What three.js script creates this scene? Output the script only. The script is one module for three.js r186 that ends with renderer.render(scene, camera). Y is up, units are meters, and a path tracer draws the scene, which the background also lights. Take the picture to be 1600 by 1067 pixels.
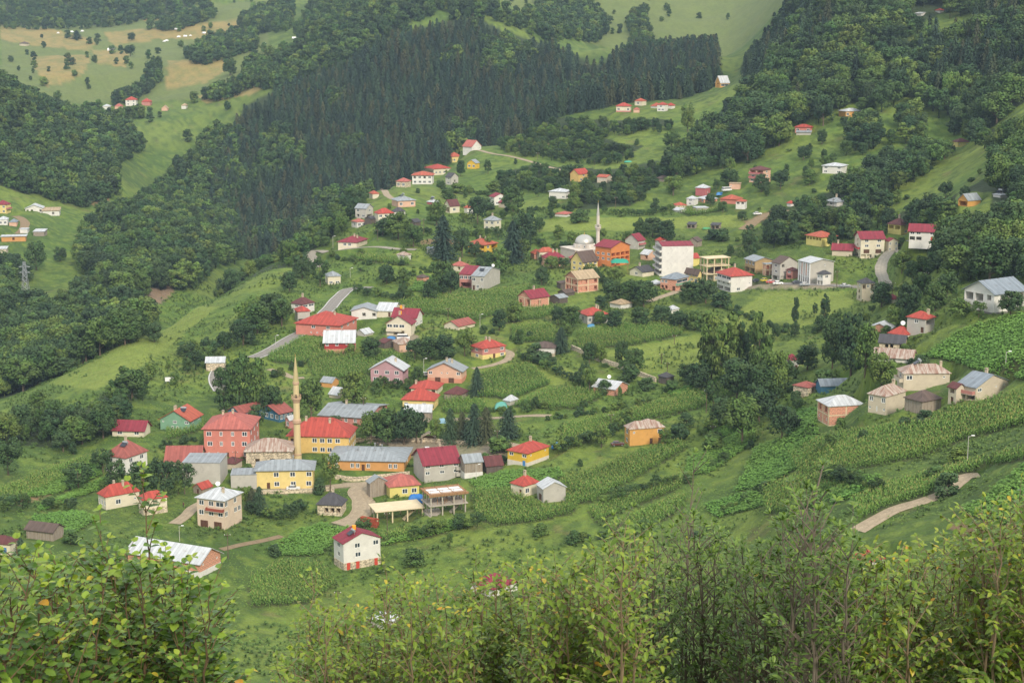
import * as THREE from 'three';
import { mergeGeometries } from 'three/addons/utils/BufferGeometryUtils.js';

// ---------------------------------------------------------------- camera, sky, sun, exposure
const scene = new THREE.Scene();
const F = 2617, CX = 800, CY = 533.5, PITCH = Math.atan((CY - 20) / F);        // lens in pixels of a 1600 x 1067 frame
const camera = new THREE.PerspectiveCamera(2 * Math.atan(CY / F) * 180 / Math.PI, 1600 / 1067, 0.5, 9000);
camera.rotation.x = -PITCH;
const renderer = new THREE.WebGLRenderer();
renderer.toneMapping = THREE.LinearToneMapping;
renderer.toneMappingExposure = 1.2;
renderer.shadowMap.enabled = true;
{ // overcast sky: bright, even cloud, a little brighter overhead
  const W = 128, H = 64, d = new Float32Array(W * H * 4);
  for (let j = 0; j < H; j++) for (let i = 0; i < W; i++) {
    const up = Math.sin(((j + 0.5) / H - 0.5) * Math.PI), k = up > 0 ? 0.8 + 0.2 * up : 0.4, o = (j * W + i) * 4;
    d[o] = 0.95 * k; d[o + 1] = 0.99 * k; d[o + 2] = 1.04 * k; d[o + 3] = 1;
  }
  const t = new THREE.DataTexture(d, W, H, THREE.RGBAFormat, THREE.FloatType);
  t.mapping = THREE.EquirectangularReflectionMapping; t.magFilter = THREE.LinearFilter; t.needsUpdate = true;
  scene.background = t; scene.environment = t;
}
const sun = new THREE.DirectionalLight(0xfff3e2, 2.8);
sun.position.set(330, 640, 860); sun.target.position.set(0, -120, -600);
sun.position.add(sun.target.position);
sun.castShadow = true; sun.shadow.radius = 22;
Object.assign(sun.shadow.camera, { left: -1500, right: 1500, top: 1500, bottom: -1500, near: 1, far: 6000 });
sun.shadow.mapSize.set(4096, 4096);
scene.add(sun, sun.target);
scene.fog = new THREE.FogExp2(0xb4cde2, 0.000072);

// ---------------------------------------------------------------- helpers
function rng(seed) { let s = seed >>> 0; return () => { s = (s + 0x6d2b79f5) | 0; let t = Math.imul(s ^ (s >>> 15), 1 | s); t = (t + Math.imul(t ^ (t >>> 7), 61 | t)) ^ t; return ((t ^ (t >>> 14)) >>> 0) / 4294967296; }; }
const lerp = (a, b, t) => a + (b - a) * t, clamp = (x, a, b) => Math.min(b, Math.max(a, x)), sst = (a, b, x) => { const t = clamp((x - a) / (b - a), 0, 1); return t * t * (3 - 2 * t); };
const hash = (i, j) => { let h = Math.imul(i | 0, 374761393) ^ Math.imul(j | 0, 668265263); h = Math.imul(h ^ (h >>> 13), 1274126177); return ((h ^ (h >>> 16)) >>> 0) / 4294967296; };
function vnoise(x, y) { const i = Math.floor(x), j = Math.floor(y), a = x - i, b = y - j, s = a * a * (3 - 2 * a), t = b * b * (3 - 2 * b); return lerp(lerp(hash(i, j), hash(i + 1, j), s), lerp(hash(i, j + 1), hash(i + 1, j + 1), s), t); }
function fbm(x, y, n = 4) { let a = 0, k = 0.5, m = 0; for (let i = 0; i < n; i++) { a += k * vnoise(x, y); m += k; x = x * 2.03 + 17.3; y = y * 2.03 + 9.1; k *= 0.5; } return a / m; }
const lin = (r, g, b) => new THREE.Color().setRGB(r / 255, g / 255, b / 255, THREE.SRGBColorSpace);
const cosP = Math.cos(PITCH), sinP = Math.sin(PITCH);
function ray(u, v) { const a = (u - CX) / F, b = (CY - v) / F; return new THREE.Vector3(a, b * cosP - sinP, -(cosP + b * sinP)); }   // towards a picture point
const depthOf = (p) => -p.z * cosP - p.y * sinP;
function pix(x, y, z) { const dep = -z * cosP - y * sinP, up = y * cosP + -z * sinP; return [CX + F * x / dep, CY - F * up / dep, dep]; }
const taken = new Map();
function numbered(name) { const n = taken.get(name) ?? 0; taken.set(name, n + 1); return n ? name + '_' + String(n).padStart(3, '0') : name; }
function tag(o, label, category, group, kind) { if (label) o.userData.label = label; if (category) o.userData.category = category; if (group) o.userData.group = group; if (kind) o.userData.kind = kind; return o; }
function mesh(name, geo, mat, parent) { const m = new THREE.Mesh(geo, mat); m.name = parent && parent !== scene ? name : numbered(name); m.castShadow = m.receiveShadow = true; (parent ?? scene).add(m); return m; }
function group(name, label, category, grp) { const g = new THREE.Group(); g.name = numbered(name); scene.add(g); tag(g, label, category, grp); return g; }
class MB { // collects faces with their own uv in metres
  constructor() { this.p = []; this.uv = []; }
  tri(a, b, c, ua, ub, uc) { this.p.push(...a, ...b, ...c); this.uv.push(...(ua ?? [0, 0]), ...(ub ?? [1, 0]), ...(uc ?? [1, 1])); return this; }
  poly(...pts) { // planar, counter-clockwise; u along the first edge
    const A = new THREE.Vector3(...pts[0]), e = new THREE.Vector3(...pts[1]).sub(A).normalize();
    const n = new THREE.Vector3(); for (let i = 1; i < pts.length - 1; i++) n.add(new THREE.Vector3(...pts[i]).sub(A).cross(new THREE.Vector3(...pts[i + 1]).sub(A)));
    const w = n.normalize().clone().cross(e), U = pts.map((p) => { const d = new THREE.Vector3(...p).sub(A); return [d.dot(e) + A.x * 0.37 + A.z * 0.23, d.dot(w) + A.y * 0.0]; });
    for (let i = 1; i < pts.length - 1; i++) this.tri(pts[0], pts[i], pts[i + 1], U[0], U[i], U[i + 1]);
    return this;
  }
  box(x0, y0, z0, x1, y1, z1) {
    return this.poly([x0, y0, z1], [x1, y0, z1], [x1, y1, z1], [x0, y1, z1]).poly([x1, y0, z0], [x0, y0, z0], [x0, y1, z0], [x1, y1, z0]).poly([x1, y0, z1], [x1, y0, z0], [x1, y1, z0], [x1, y1, z1])
      .poly([x0, y0, z0], [x0, y0, z1], [x0, y1, z1], [x0, y1, z0]).poly([x0, y1, z1], [x1, y1, z1], [x1, y1, z0], [x0, y1, z0]).poly([x0, y0, z0], [x1, y0, z0], [x1, y0, z1], [x0, y0, z1]);
  }
  cbox(x, y, z, w, h, d) { return this.box(x - w / 2, y, z - d / 2, x + w / 2, y + h, z + d / 2); }
  bar(a, b, r, n = 5, r2 = r) { // tapered round bar
    const A = new THREE.Vector3(...a), B = new THREE.Vector3(...b), d = B.clone().sub(A).normalize(), s = Math.abs(d.y) < 0.9 ? new THREE.Vector3(0, 1, 0) : new THREE.Vector3(1, 0, 0), e = s.cross(d).normalize(), f = d.clone().cross(e);
    const ring = (C, q) => Array.from({ length: n }, (_, i) => { const t = i / n * Math.PI * 2; return C.clone().addScaledVector(e, Math.cos(t) * q).addScaledVector(f, Math.sin(t) * q).toArray(); });
    const P = ring(A, r), Q = ring(B, r2);
    for (let i = 0; i < n; i++) { const k = (i + 1) % n; this.tri(P[i], P[k], Q[k]).tri(P[i], Q[k], Q[i]); }
    for (let i = 1; i < n - 1; i++) this.tri(Q[0], Q[i], Q[i + 1]);
    return this;
  }
  geo(smooth) { const g = new THREE.BufferGeometry(); g.setAttribute('position', new THREE.Float32BufferAttribute(this.p, 3)); g.setAttribute('uv', new THREE.Float32BufferAttribute(this.uv, 2)); g.computeVertexNormals(); return g; }
}

// ---------------------------------------------------------------- terrain: heights through surveyed points, thin-plate spline over bearing and log distance
const SURVEY = [ // picture column, picture row (or null), distance, [height]
  ...[-300, 300, 900, 1400, 1900].flatMap((u) => [[u, null, 1.5, -1.7], [u, null, 10, -6.4], [u, null, 30, -17], [u, null, 80, -42]]),
  [0, null, 170, -84], [500, null, 170, -84], [1000, null, 170, -82], [1400, null, 150, -68], [1700, null, 130, -58],
  [0, null, 280, -122], [500, null, 280, -124], [900, null, 280, -118], [1150, null, 250, -108],
  // village floor
  [500, 1000, 395], [500, 880, 455], [500, 800, 500], [500, 700, 555], [500, 600, 625], [500, 520, 690], [500, 450, 770], [510, 395, 850],
  [750, 1000, 390], [750, 850, 455], [750, 740, 520], [750, 640, 590], [750, 550, 650], [750, 450, 750], [750, 400, 810], [750, 340, 920], [750, 290, 1040],
  [900, 860, 440], [900, 700, 530], [900, 600, 600], [900, 500, 690], [900, 420, 780], [900, 340, 880], [900, 280, 1000], [900, 225, 1130],
  [300, 1000, 385], [300, 850, 465], [300, 750, 520], [300, 660, 580], [300, 600, 630], [300, 540, 700],
  [100, 1000, 380], [100, 850, 455], [100, 720, 545], [100, 640, 605],
  [0, 720, 535], [-100, 850, 450], [-20, 670, 600], [-100, 600, 740], [0, 600, 740], [0, 520, 850],
  // spur crest and the gorge behind it
  [100, 590, 660], [200, 525, 725], [300, 482, 790], [400, 425, 860], [500, 357, 960], [600, 300, 1045], [740, 233, 1180], [870, 168, 1270], [935, 157, 1285], [1000, 153, 1290], [1060, 150, 1280], [1130, 128, 1260], [1200, 80, 1260],
  [100, null, 760, -166], [200, null, 830, -171], [300, null, 890, -170], [400, null, 960, -166], [500, null, 1070, -158], [600, null, 1150, -147], [740, null, 1290, -132], [870, null, 1370, -104], [1000, null, 1380, -86], [1130, null, 1350, -64],
  // left valley side
  [100, 500, 880], [200, 460, 940], [50, 445, 985], [100, 400, 1045], [200, 395, 1050], [300, 425, 1010], [300, 375, 1150], [50, 330, 1130], [-100, 400, 1000], [-100, 320, 1120], [150, 330, 1180], [50, 285, 1230], [150, 250, 1320], [50, 215, 1350],
  [20, 140, 1440], [20, null, 1600, -82], [-120, 100, 1450], [-120, null, 1650, -70],
  [250, 300, 1350], [250, 245, 1440], [250, 190, 1560], [330, 155, 1640], [200, 158, 1720], [100, 160, 1730], [250, 100, 1950], [100, 100, 1960], [100, 60, 2250], [250, 50, 2280], [100, 30, 2500], [100, -40, 2900], [-120, 40, 2300], [-120, -50, 2900],
  [400, 90, 1850], [400, 30, 2250], [450, -40, 2700],
  // conifer hill
  [400, 345, 1320], [400, 230, 1450], [410, 150, 1550], [520, 300, 1330], [600, 250, 1390], [600, 130, 1520], [600, 50, 1650], [600, 0, 2000], [700, 200, 1420], [700, 70, 1580], [700, 10, 1800], [800, 170, 1450], [800, 70, 1560], [850, 30, 1850], [950, 115, 1480], [950, 70, 1560], [950, null, 1690, -50],
  [1080, 105, 1460], [1090, 75, 1530], [1100, null, 1660, -52], [1000, 60, 1880], [1000, 10, 2080], [1150, 85, 1800], [1150, 10, 2080], [1000, -60, 2400], [750, -40, 2400], [1250, -50, 1900],
  // right slope
  [1150, 1000, 345], [1150, 900, 390], [1150, 800, 440], [1150, 720, 490], [1150, 640, 545], [1150, 560, 610], [1150, 480, 690], [1130, 435, 745], [1100, 400, 785], [1100, 330, 870], [1100, 270, 950], [1100, 200, 1070],
  [1300, 1067, 262], [1300, 815, 357], [1300, 740, 402], [1300, 668, 460], [1300, 610, 515], [1300, 560, 568], [1300, 480, 652], [1300, 440, 700], [1300, 385, 745], [1300, 300, 840], [1300, 220, 930], [1325, 178, 965], [1300, 100, 1060], [1300, 10, 1190], [1300, -60, 1290],
  [1400, 1067, 230], [1400, 815, 335], [1400, 750, 370], [1400, 650, 430], [1400, 600, 460], [1400, 540, 510], [1400, 490, 580], [1400, 440, 680], [1400, 400, 715], [1400, 365, 745], [1400, 300, 810], [1400, 220, 900], [1400, 150, 975], [1400, 50, 1110], [1400, -30, 1230],
  [1500, 1000, 245], [1500, 745, 355], [1500, 650, 410], [1500, 600, 440], [1500, 490, 495], [1500, 420, 565], [1500, 320, 690], [1500, 220, 880], [1500, 100, 1010], [1500, 15, 1150],
  [1600, 1067, 190], [1600, 900, 245], [1600, 800, 290], [1600, 700, 345], [1600, 620, 400], [1600, 500, 460], [1600, 430, 530], [1600, 350, 615], [1600, 250, 730], [1600, 150, 860], [1600, 50, 1010], [1600, -40, 1160],
  [1800, 700, 320], [1800, 450, 480], [1800, 250, 680], [1800, 50, 950],
  // far rim
  ...[-300, 200, 700, 1200, 1800].map((u) => [u, null, 3300, 190]),
];
const TX = 4;
const ctrl = SURVEY.map(([u, v, D, y]) => {
  if (v === null) return [(u - CX) / F / cosP * TX, Math.log(D), y];
  const r = ray(u, v); return [r.x / -r.z * TX, Math.log(D), r.y / -r.z * D];
});
const phi = (r2) => r2 < 1e-12 ? 0 : 0.5 * r2 * Math.log(r2);
const tps = (() => {
  const n = ctrl.length, N = n + 3, A = Array.from({ length: N }, () => new Float64Array(N + 1));
  for (let i = 0; i < n; i++) {
    for (let j = 0; j < n; j++) A[i][j] = phi((ctrl[i][0] - ctrl[j][0]) ** 2 + (ctrl[i][1] - ctrl[j][1]) ** 2) + (i === j ? 0.0006 : 0);
    A[i][n] = A[n][i] = 1; A[i][n + 1] = A[n + 1][i] = ctrl[i][0]; A[i][n + 2] = A[n + 2][i] = ctrl[i][1]; A[i][N] = ctrl[i][2];
  }
  for (let c = 0; c < N; c++) {
    let p = c; for (let r = c + 1; r < N; r++) if (Math.abs(A[r][c]) > Math.abs(A[p][c])) p = r;
    [A[c], A[p]] = [A[p], A[c]];
    for (let r = c + 1; r < N; r++) { const k = A[r][c] / A[c][c]; if (k) for (let q = c; q <= N; q++) A[r][q] -= k * A[c][q]; }
  }
  const w = new Float64Array(N);
  for (let r = N - 1; r >= 0; r--) { let s = A[r][N]; for (let q = r + 1; q < N; q++) s -= A[r][q] * w[q]; w[r] = s / A[r][r]; }
  return (a, b) => { let s = w[n] + w[n + 1] * a + w[n + 2] * b; for (let i = 0; i < n; i++) s += w[i] * phi((a - ctrl[i][0]) ** 2 + (b - ctrl[i][1]) ** 2); return s; };
})();
const NT = 521, T0 = -0.5, T1 = 0.5, rows = [];
for (let D = 1.5; D < 230; D *= 1.085) rows.push(D);
for (let D = 232; D < 1450; D += 1.5 + (D - 232) * 0.0022) rows.push(D);
for (let D = rows[rows.length - 1] * 1.005; D < 3300; D *= 1.0075) rows.push(D);
const NR = rows.length, HT = new Float32Array(NT * NR);
{ // coarse spline, then relief
  const CT = 66, CR = NR, co = new Float32Array(CT * CR);
  for (let j = 0; j < CR; j++) for (let i = 0; i < CT; i++) co[j * CT + i] = tps(lerp(T0, T1, i / (CT - 1)) * TX, Math.log(rows[j]));
  const cub = (a, b, c, d, t) => b + 0.5 * t * (c - a + t * (2 * a - 5 * b + 4 * c - d + t * (3 * (b - c) + d - a)));
  for (let j = 0; j < NR; j++) for (let i = 0; i < NT; i++) {
    const f = i / (NT - 1) * (CT - 1), k = Math.min(CT - 2, Math.floor(f)), g = (q) => co[j * CT + clamp(q, 0, CT - 1)];
    const D = rows[j], x = lerp(T0, T1, i / (NT - 1)) * D, far = sst(150, 420, D);
    HT[j * NT + i] = lerp(-1.7 - 0.535 * Math.max(0, D - 1.5), cub(g(k - 1), g(k), g(k + 1), g(k + 2), f - k), sst(12, 40, D)) + far * (1.8 * (fbm(x / 55 + 3, D / 55) - 0.5) * 2 + 0.5 * (fbm(x / 9, D / 9 + 40, 3) - 0.5) * 2) + sst(1350, 1700, D) * 26 * (fbm(x / 190 + 8, D / 190) - 0.5);
  }
}
function rowOf(D) { let a = 0, b = NR - 1; while (b - a > 1) { const m = (a + b) >> 1; rows[m] <= D ? a = m : b = m; } return a; }
function ground(x, z) {
  const D = clamp(-z, rows[0], rows[NR - 1] - 0.01), j = rowOf(D), g = (D - rows[j]) / (rows[j + 1] - rows[j]), f = clamp((x / D - T0) / (T1 - T0), 0, 0.99999) * (NT - 1), i = Math.floor(f), a = f - i;
  return lerp(lerp(HT[j * NT + i], HT[j * NT + i + 1], a), lerp(HT[(j + 1) * NT + i], HT[(j + 1) * NT + i + 1], a), g);
}
function at(u, v, D0 = 150, D1 = 3250) { // the first place on the land that a line of sight meets
  const r = ray(u, v).divideScalar(-ray(u, v).z); let p = D0;
  for (let D = D0; D < D1; D += Math.max(1, D * 0.003)) {
    if (r.y * D < ground(r.x * D, -D)) { let a = p, b = D; for (let k = 0; k < 12; k++) { const m = (a + b) / 2; r.y * m < ground(r.x * m, -m) ? b = m : a = m; } return new THREE.Vector3(r.x * b, r.y * b, -b); }
    p = D;
  }
  return new THREE.Vector3(r.x * D1, ground(r.x * D1, -D1), -D1);
}
// ---------------------------------------------------------------- the buildings
const SPECS = [], B = (...a) => SPECS.push(['house', a]), skeleton = (...a) => SPECS.push(['frame', a]);
// lower village
B('coral apartment block', 'three storey coral red apartment block with salmon hip roof', 391, 717, 71, 15, 46, 11, 'hip', 17, 'coral', 'salmon', { name: 'apartment_block', cat: 'building', wL: ['ssd.w', 'wnnw', 'wnnw'], wR: [2, 3, 3], ch: [[-0.4, -0.2], [0.1, 0.1]] });
B('old stone mosque', 'old stone prayer hall with streaked white and rust hip roof', 455, 731, 70, 3, 26, 6, 'hip', 14, 'stone:', 'rust', { name: 'prayer_hall', cat: 'mosque', W: 15, wL: ['.o.o.o'] });
B('yellow house with grey roof', 'pale yellow two storey house with light grey hip roof and parked car', 489, 763, 88, 2, 29, 3, 'hip', 10, 'yellow', 'grey', { W: 10, wL: ['.dw.w.w', '..w.w.w'], vents: [[0.3, 0.2]] });
B('yellow school', 'yellow two storey school with wide bright red hip roof', 545, 711, 94, 11.5, 28, 11, 'hip', 22, 'ochre', 'red', { name: 'school_building', cat: 'school', wL: ['...wwww.', 'd..wwww.'], wR: [4, 4], ch: [[-0.5, 0.2], [0.3, 0.3]] });
B('orange annex', 'long low orange schoolhouse with pale grey roof', 631, 737, 119, 11.7, 16, 8, 'hip', 10, 'orange', 'grey', { name: 'school_annex', cat: 'school', wL: ['.w..wwdw...ww.'], wR: [1], vents: [[-0.55, 0.3], [-0.25, 0.35], [0.15, 0.1], [0.35, 0.2]] });
B('grey house with crimson roof', 'unplastered grey three storey house with crimson gable roof', 663, 755, 17, 55, 29, 74, 'gL', 17, 'grey', 'crimson', { wR: ['', 'w.w.w', 'w.w.w'], wL: ['', '', 's'], bal: [['R', 0.78, 1.05, 0.6, 'grey'], ['R', 0.78, 1.05, 0.28, 'grey']], ch: [[-0.3, -0.3]] });
B('weathered barn with white base', 'weathered plank barn on white base with grey tin roof', 726, 748, 8, 28, 25, 74, 'gL', 9, 'wood:', 'grey', { name: 'barn', cat: 'barn', plinth: ['white', 9] });
B('rust roofed barn', 'low barn with dark rusty roof beside the plank barn', 760, 741, 8, 26, 13, 74, 'gL', 11, 'wood:dark', 'maroon', { name: 'barn', cat: 'barn' });
B('tall plank hut', 'tall narrow grey plank hut at the dirt road', 578, 778, 5, 27, 23, 70, 'gR', 8, 'wood:', 'grey', { name: 'wooden_hut', cat: 'hut' });
B('lemon bungalow', 'lemon yellow bungalow with salmon hip roof by the blue tarpaulin', 609, 778, 4, 46, 17, 77, 'hip', 12, 'lemon', 'salmon', { L: 10, wR: ['.ww'], wL: ['s'] });
skeleton('timber propped frame', 'two storey concrete frame with timber formwork under white panels', 672, 808, 13, 58, 2, 17.5, 72, { props: true, rebar: true, top: 'timber' });
skeleton('pale concrete frame', 'pale single storey concrete frame with flat roof slab', 588, 820, 11, 75, 1, 21, 76, { mat: 'pale' });
B('stone hut with dark roof', 'small stone hut with dark grey hip roof on the green', 533, 807, 37, 8, 17, 15, 'hip', 15, 'stone:', 'dark', { wL: ['.ooo'], ch: [[0.1, -0.1]] });
B('beige three storey house', 'beige three storey house with two garages and pale hip roof', 351, 828, 42, 27.5, 45, 33, 'hip', 12, 'sand', 'white', { wL: ['DD', 'www', 'wwW'], wR: ['', 'w.ww', 'w.w.'], plinth: ['stone:', 2], bal: [['L', -0.25, 1, 0.62]], ch: [[0.5, 0.3]], dish: [-0.4, -0.5] });
B('small red shed', 'small shed with bright red roof behind the beige house', 315, 773, 13, 16, 9, 45, 'gL', 7, 'wood:', 'red', { name: 'garden_shed', cat: 'shed', wL: ['d'] });
B('white house with red roof', 'white bungalow with broad red hip roof and chimneys', 165, 797, 11, 52, 20, 66, 'hip', 14, 'cream', 'red', { wR: ['.w.s'], wL: [3], ch: [[-0.3, 0.2], [0.3, -0.2]] });
B('cream house on stone base', 'cream house with red hip roof on stone ground floor', 224, 806, 7, 36.5, 24, 72, 'hip', 9, 'cream', 'red', { plinth: ['stone:', 11], wR: ['.o.', 'ooo'] });
B('crimson barn house', 'low cream house with long crimson gable roof behind trees', 224, 683, 48, 10.5, 11, 20, 'gR', 11, 'cream', 'crimson', { wL: [2] });
B('mint green house', 'mint green house with orange roof and white trimmed windows', 296, 674, 45, 19, 17, 25, 'gL', 14, 'green', 'orange', { wL: ['..nn.s', 's.w.w'], wR: ['', 'ww'], solar: [0.3, 0.2], ch: [[-0.3, 0.2], [-0.5, -0.4]] });
B('big red roof behind trees', 'house with broad salmon red hip roof half hidden by trees', 196, 742, 30, 34, 26, 42, 'hip', 19, 'white', 'brick', { wL: [2, 2], wR: [2, 2], ch: [[0, 0]], solar: [0.3, 0.3] });
B('salmon roofed hall', 'hall with long plain salmon red roof next to blank wall', 312, 735, 52, 3, 16, 8, 'gR', 16, 'beige', 'brick', { W: 15 });
B('blank concrete hall', 'blank pale concrete building with flat roof', 344, 757, 58, 12, 33, 12, 'flat', 0, 'grey', 'grey', { name: 'concrete_hall', cat: 'building', ov: 0.1 });
B('concrete tank', 'low blank concrete tank left of the yellow house', 401, 764, 40, 2, 22, 4, 'flat', 0, 'grey', 'grey', { name: 'concrete_tank', cat: 'tank', W: 8, ov: 0.1 });
B('dark hip annex', 'small beige annex with dark brown hip roof', 367, 734, 20, 11, 9, 25, 'hip', 7, 'beige', 'maroon', {});
B('blue house', 'bright blue long house with rusty roof and white windows', 436, 660, 31, 21, 14, 50, 'gL', 9, 'blue', 'brick', { wL: ['wwww'], wR: ['www'] });
B('blue house wing', 'blue wing with gable end and arched red doors', 375, 656, 19, 37, 10, 52, 'gL', 8, 'blue', 'brick', { wL: ['rr'], wR: ['ww..'] });
B('pink cottage behind minaret', 'small pink cottage peeping out behind the yellow minaret', 452, 670, 6, 9, 14, 50, 'gL', 5, 'pink', 'white', { wL: ['w'] });
B('pink row behind school', 'long pink building with grey roof behind the school', 574, 665, 75, 32, 12, 20, 'gR', 8, 'pink', 'grey', { wL: ['..w..w.w.w'], ch: [[-0.3, 0]] });
B('grey roofed shed with orange gable', 'shed with grey tin roof and orange gable among trees', 518, 606, 17, 11, 8, 30, 'gR', 6, 'orange', 'grey', { name: 'shed', cat: 'shed' });
B('white roofed shed', 'shed with white tin roof just below the orange gabled shed', 527, 623, 13, 15, 6, 40, 'gR', 9, 'beige', 'white', { name: 'shed', cat: 'shed' });
B('cream house with orange roof behind', 'cream house with orange hip roof behind its red roofed twin', 682, 618, 40, 10, 10, 14, 'hip', 9, 'cream', 'red', { wL: ['.o.o'], ch: [[-0.8, 0.2]] });
B('cream bungalow with red roof', 'cream bungalow with orange red hip roof and green door', 677, 641, 48, 8, 15, 12, 'hip', 13, 'yellow', 'red', { wL: ['w.Dw.'], wR: ['o'] });
B('white roofed plank barn', 'plank barn with streaked white roof below the cream bungalow', 673, 660, 40, 2, 17, 6, 'gR', 8, 'wood:', 'white', { name: 'barn', cat: 'barn', W: 6 });
B('lilac house', 'lilac three storey house with white gable roof', 629, 600, 50, 9, 22, 15, 'gL', 14, 'lilac', 'white', { wL: ['www', 'www'], wR: ['', 'O'], ch: [[0.4, 0]] });
B('peach house', 'peach house with wide grey gable roof and darker base', 721, 599, 53, 8, 19, 14, 'gL', 12, 'peach', 'grey', { plinth: ['salmon', 7], wL: ['.D.D.', 'w.ss.w'], ch: [[0.05, 0.4], [0.3, 0]] });
B('old maroon roofed cottage', 'old plank cottage with patched maroon hip roof', 719, 626, 25, 13, 9, 25, 'hip', 9, 'wood:', 'maroon', {});
B('salmon house', 'salmon and yellow house with red hip roof at the driveway end', 754, 562, 18, 36, 17, 55, 'hip', 9, 'pink', 'red', { plinth: ['yellow', 7], wR: ['.dw', 'w.w'], wL: ['w', 'w'], ch: [[0.2, 0], [-0.2, 0.1]] });
B('red house with white roof', 'red painted house with plain white tin roof', 553, 552, 46, 2, 18, 4, 'gR', 14, 'red', 'white', { W: 11, wL: ['.o.o.', 'w.w.ss'], plinth: ['brick:', 7] });
B('coral building with red roof', 'large coral building with broad orange red hip roof', 529, 527, 67, 29, 18, 24, 'hip', 15, 'coral', 'red', { name: 'municipal_building', cat: 'building', wL: ['..sss..', '..w.w.'], wR: ['', 'www'], ch: [[0.4, 0]] });
B('white house with maroon roof', 'white house with maroon hip roof beside the asphalt road', 472, 490, 17, 19, 14, 45, 'hip', 9, 'white', 'maroon', { wR: ['', 'WW'], wL: ['', 'w'], ch: [[0, 0]] });
B('grey hut with red roof', 'grey block hut on piers with orange red roof', 465, 506, 2, 19, 19, 80, 'hip', 6, 'grey', 'red', { L: 7, wR: ['OO', ''] });
B('long white barn', 'long whitewashed barn with low gable below maize field', 588, 498, 39, 2, 12, 8, 'gL', 6, 'white', 'grey', { name: 'barn', cat: 'barn', W: 12, wL: ['..o.o'] });
B('barn with pale tin roof', 'barn with pale tin roof behind the whitewashed barn', 615, 496, 27, 12, 10, 15, 'gR', 9, 'cream', 'white', { name: 'barn', cat: 'barn', wL: ['.d'] });
B('white house with crimson roof', 'white house with long crimson roof behind the balcony house', 650, 510, 37, 10, 14, 20, 'gR', 11, 'white', 'crimson', { wR: ['w.w', ''], ch: [[-0.3, 0.1]], tank: [-0.5, 0.1] });
B('cream house with balcony', 'cream house with glazed balcony and crimson gable roof', 642, 525, 38, 7, 19, 15, 'gL', 12, 'cream', 'crimson', { wL: ['.OO.', 'WWW.'], bal: [['L', -1, 0.25, 0.36, 'cream']], ch: [[0, 0.5]], tank: [0, 0.2] });
B('pale pink cottage', 'pale pink cottage with rusty hip roof below the minibus', 624, 551, 4, 25, 13, 72, 'hip', 7, 'peach', 'rust', { L: 8, wR: ['.w.'] });
B('brown shack', 'low brown shack with rusty roof by the blue tarpaulin', 601, 545, 11, 20, 9, 45, 'gR', 4, 'wood:dark', 'maroon', { name: 'shack', cat: 'shack' });
B('white tin shelter', 'low shelter with bright white tin roof beside the coral building', 570, 526, 15, 13, 4, 40, 'gL', 6, 'grey', 'white', { name: 'shelter', cat: 'shelter' });
B('cream house at road bend', 'small cream house with grey hip roof above the road', 512, 445, 2, 20, 13, 80, 'hip', 6, 'cream', 'grey', { L: 7, wR: ['ww', ''] });
B('crimson roofed bungalow', 'low bungalow with crimson roof inside the road loop', 557, 387, 29, 17, 8, 22, 'hip', 7, 'cream', 'crimson', { wL: ['.ww.'], ch: [[0.2, 0], [0.5, 0]] });
B('yellow balcony house', 'bright yellow house with orange roof among dark spruces', 757, 399, 26, 20, 16, 40, 'hip', 8, 'bright', 'orange', { wL: ['O.O', 'O.O'], wR: ['ww', 'wO'], bal: [['L', -0.9, 0.9, 0.5, 'bright']], ch: [[-0.3, 0], [0.3, 0]] });
B('white house with grey hip roof', 'white two storey house with grey hip roof above yellow house', 773, 361, 17, 10, 16, 35, 'hip', 6, 'cream', 'grey', { wL: ['ww', 'ww'], wR: ['w', 'w'], ch: [[0, 0]] });
B('cottage with salmon roof', 'cream cottage with salmon hip roof behind the double house', 721, 425, 16, 11, 9, 35, 'hip', 6, 'cream', 'salmon', { wL: ['.o'], ch: [[0, 0]] });
B('pink half of double house', 'pink half of a double house with crimson roof', 737, 450, 19, 22, 21, 20, 'gR', 9, 'pink', 'crimson', { wL: ['O', 'WWW'] });
B('grey half of double house', 'grey half of a double house with pale tin roof', 756, 454, 19, 26, 22, 20, 'gR', 9, 'grey', 'grey', { wL: ['dws', 'W.w'], wR: ['..s.', '.s..'], solar: [0, 0.4], dish: [0.5, -0.5] });
B('brick house with crimson roof', 'bare brick house with pale beams and crimson gable roof', 829, 481, 19, 29, 15, 50, 'gL', 10, 'brick:', 'crimson', { bands: 1, wL: ['o.O'], wR: ['.o.'], ch: [[0, 0]] });
B('dark plank barn', 'dark plank barn with grey tin roof beside bare brick house', 874, 475, 15, 13, 9, 45, 'gL', 4, 'wood:dark', 'grey', { name: 'barn', cat: 'barn' });
B('brick shell', 'two storey bare brick shell with tan plank roof', 903, 458, 20, 32, 22, 55, 'gL', 10, 'brick:', 'tan', { bands: 2, wL: ['oOO', 'oOO'], wR: ['oo.o', 'oo.o'] });
B('dark shed by brick shell', 'small dark shed left of the bare brick shell', 876, 452, 6, 12, 9, 70, 'shed', 2, 'wood:dark', 'brown', { name: 'shed', cat: 'shed' });
B('brown roofed shed by brick shell', 'low shed with brown roof in front of the brick shell', 884, 463, 12, 14, 5, 50, 'gL', 4, 'wood:dark', 'brown', { name: 'shed', cat: 'shed' });
B('old ochre house', 'old ochre plastered house with big dark brown gable roof', 911, 425, 19, 23, 16, 48, 'gL', 14, 'yellow', 'brown', { wL: ['ww', 'ww'], wR: ['ww.w', 'www'] });
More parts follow.
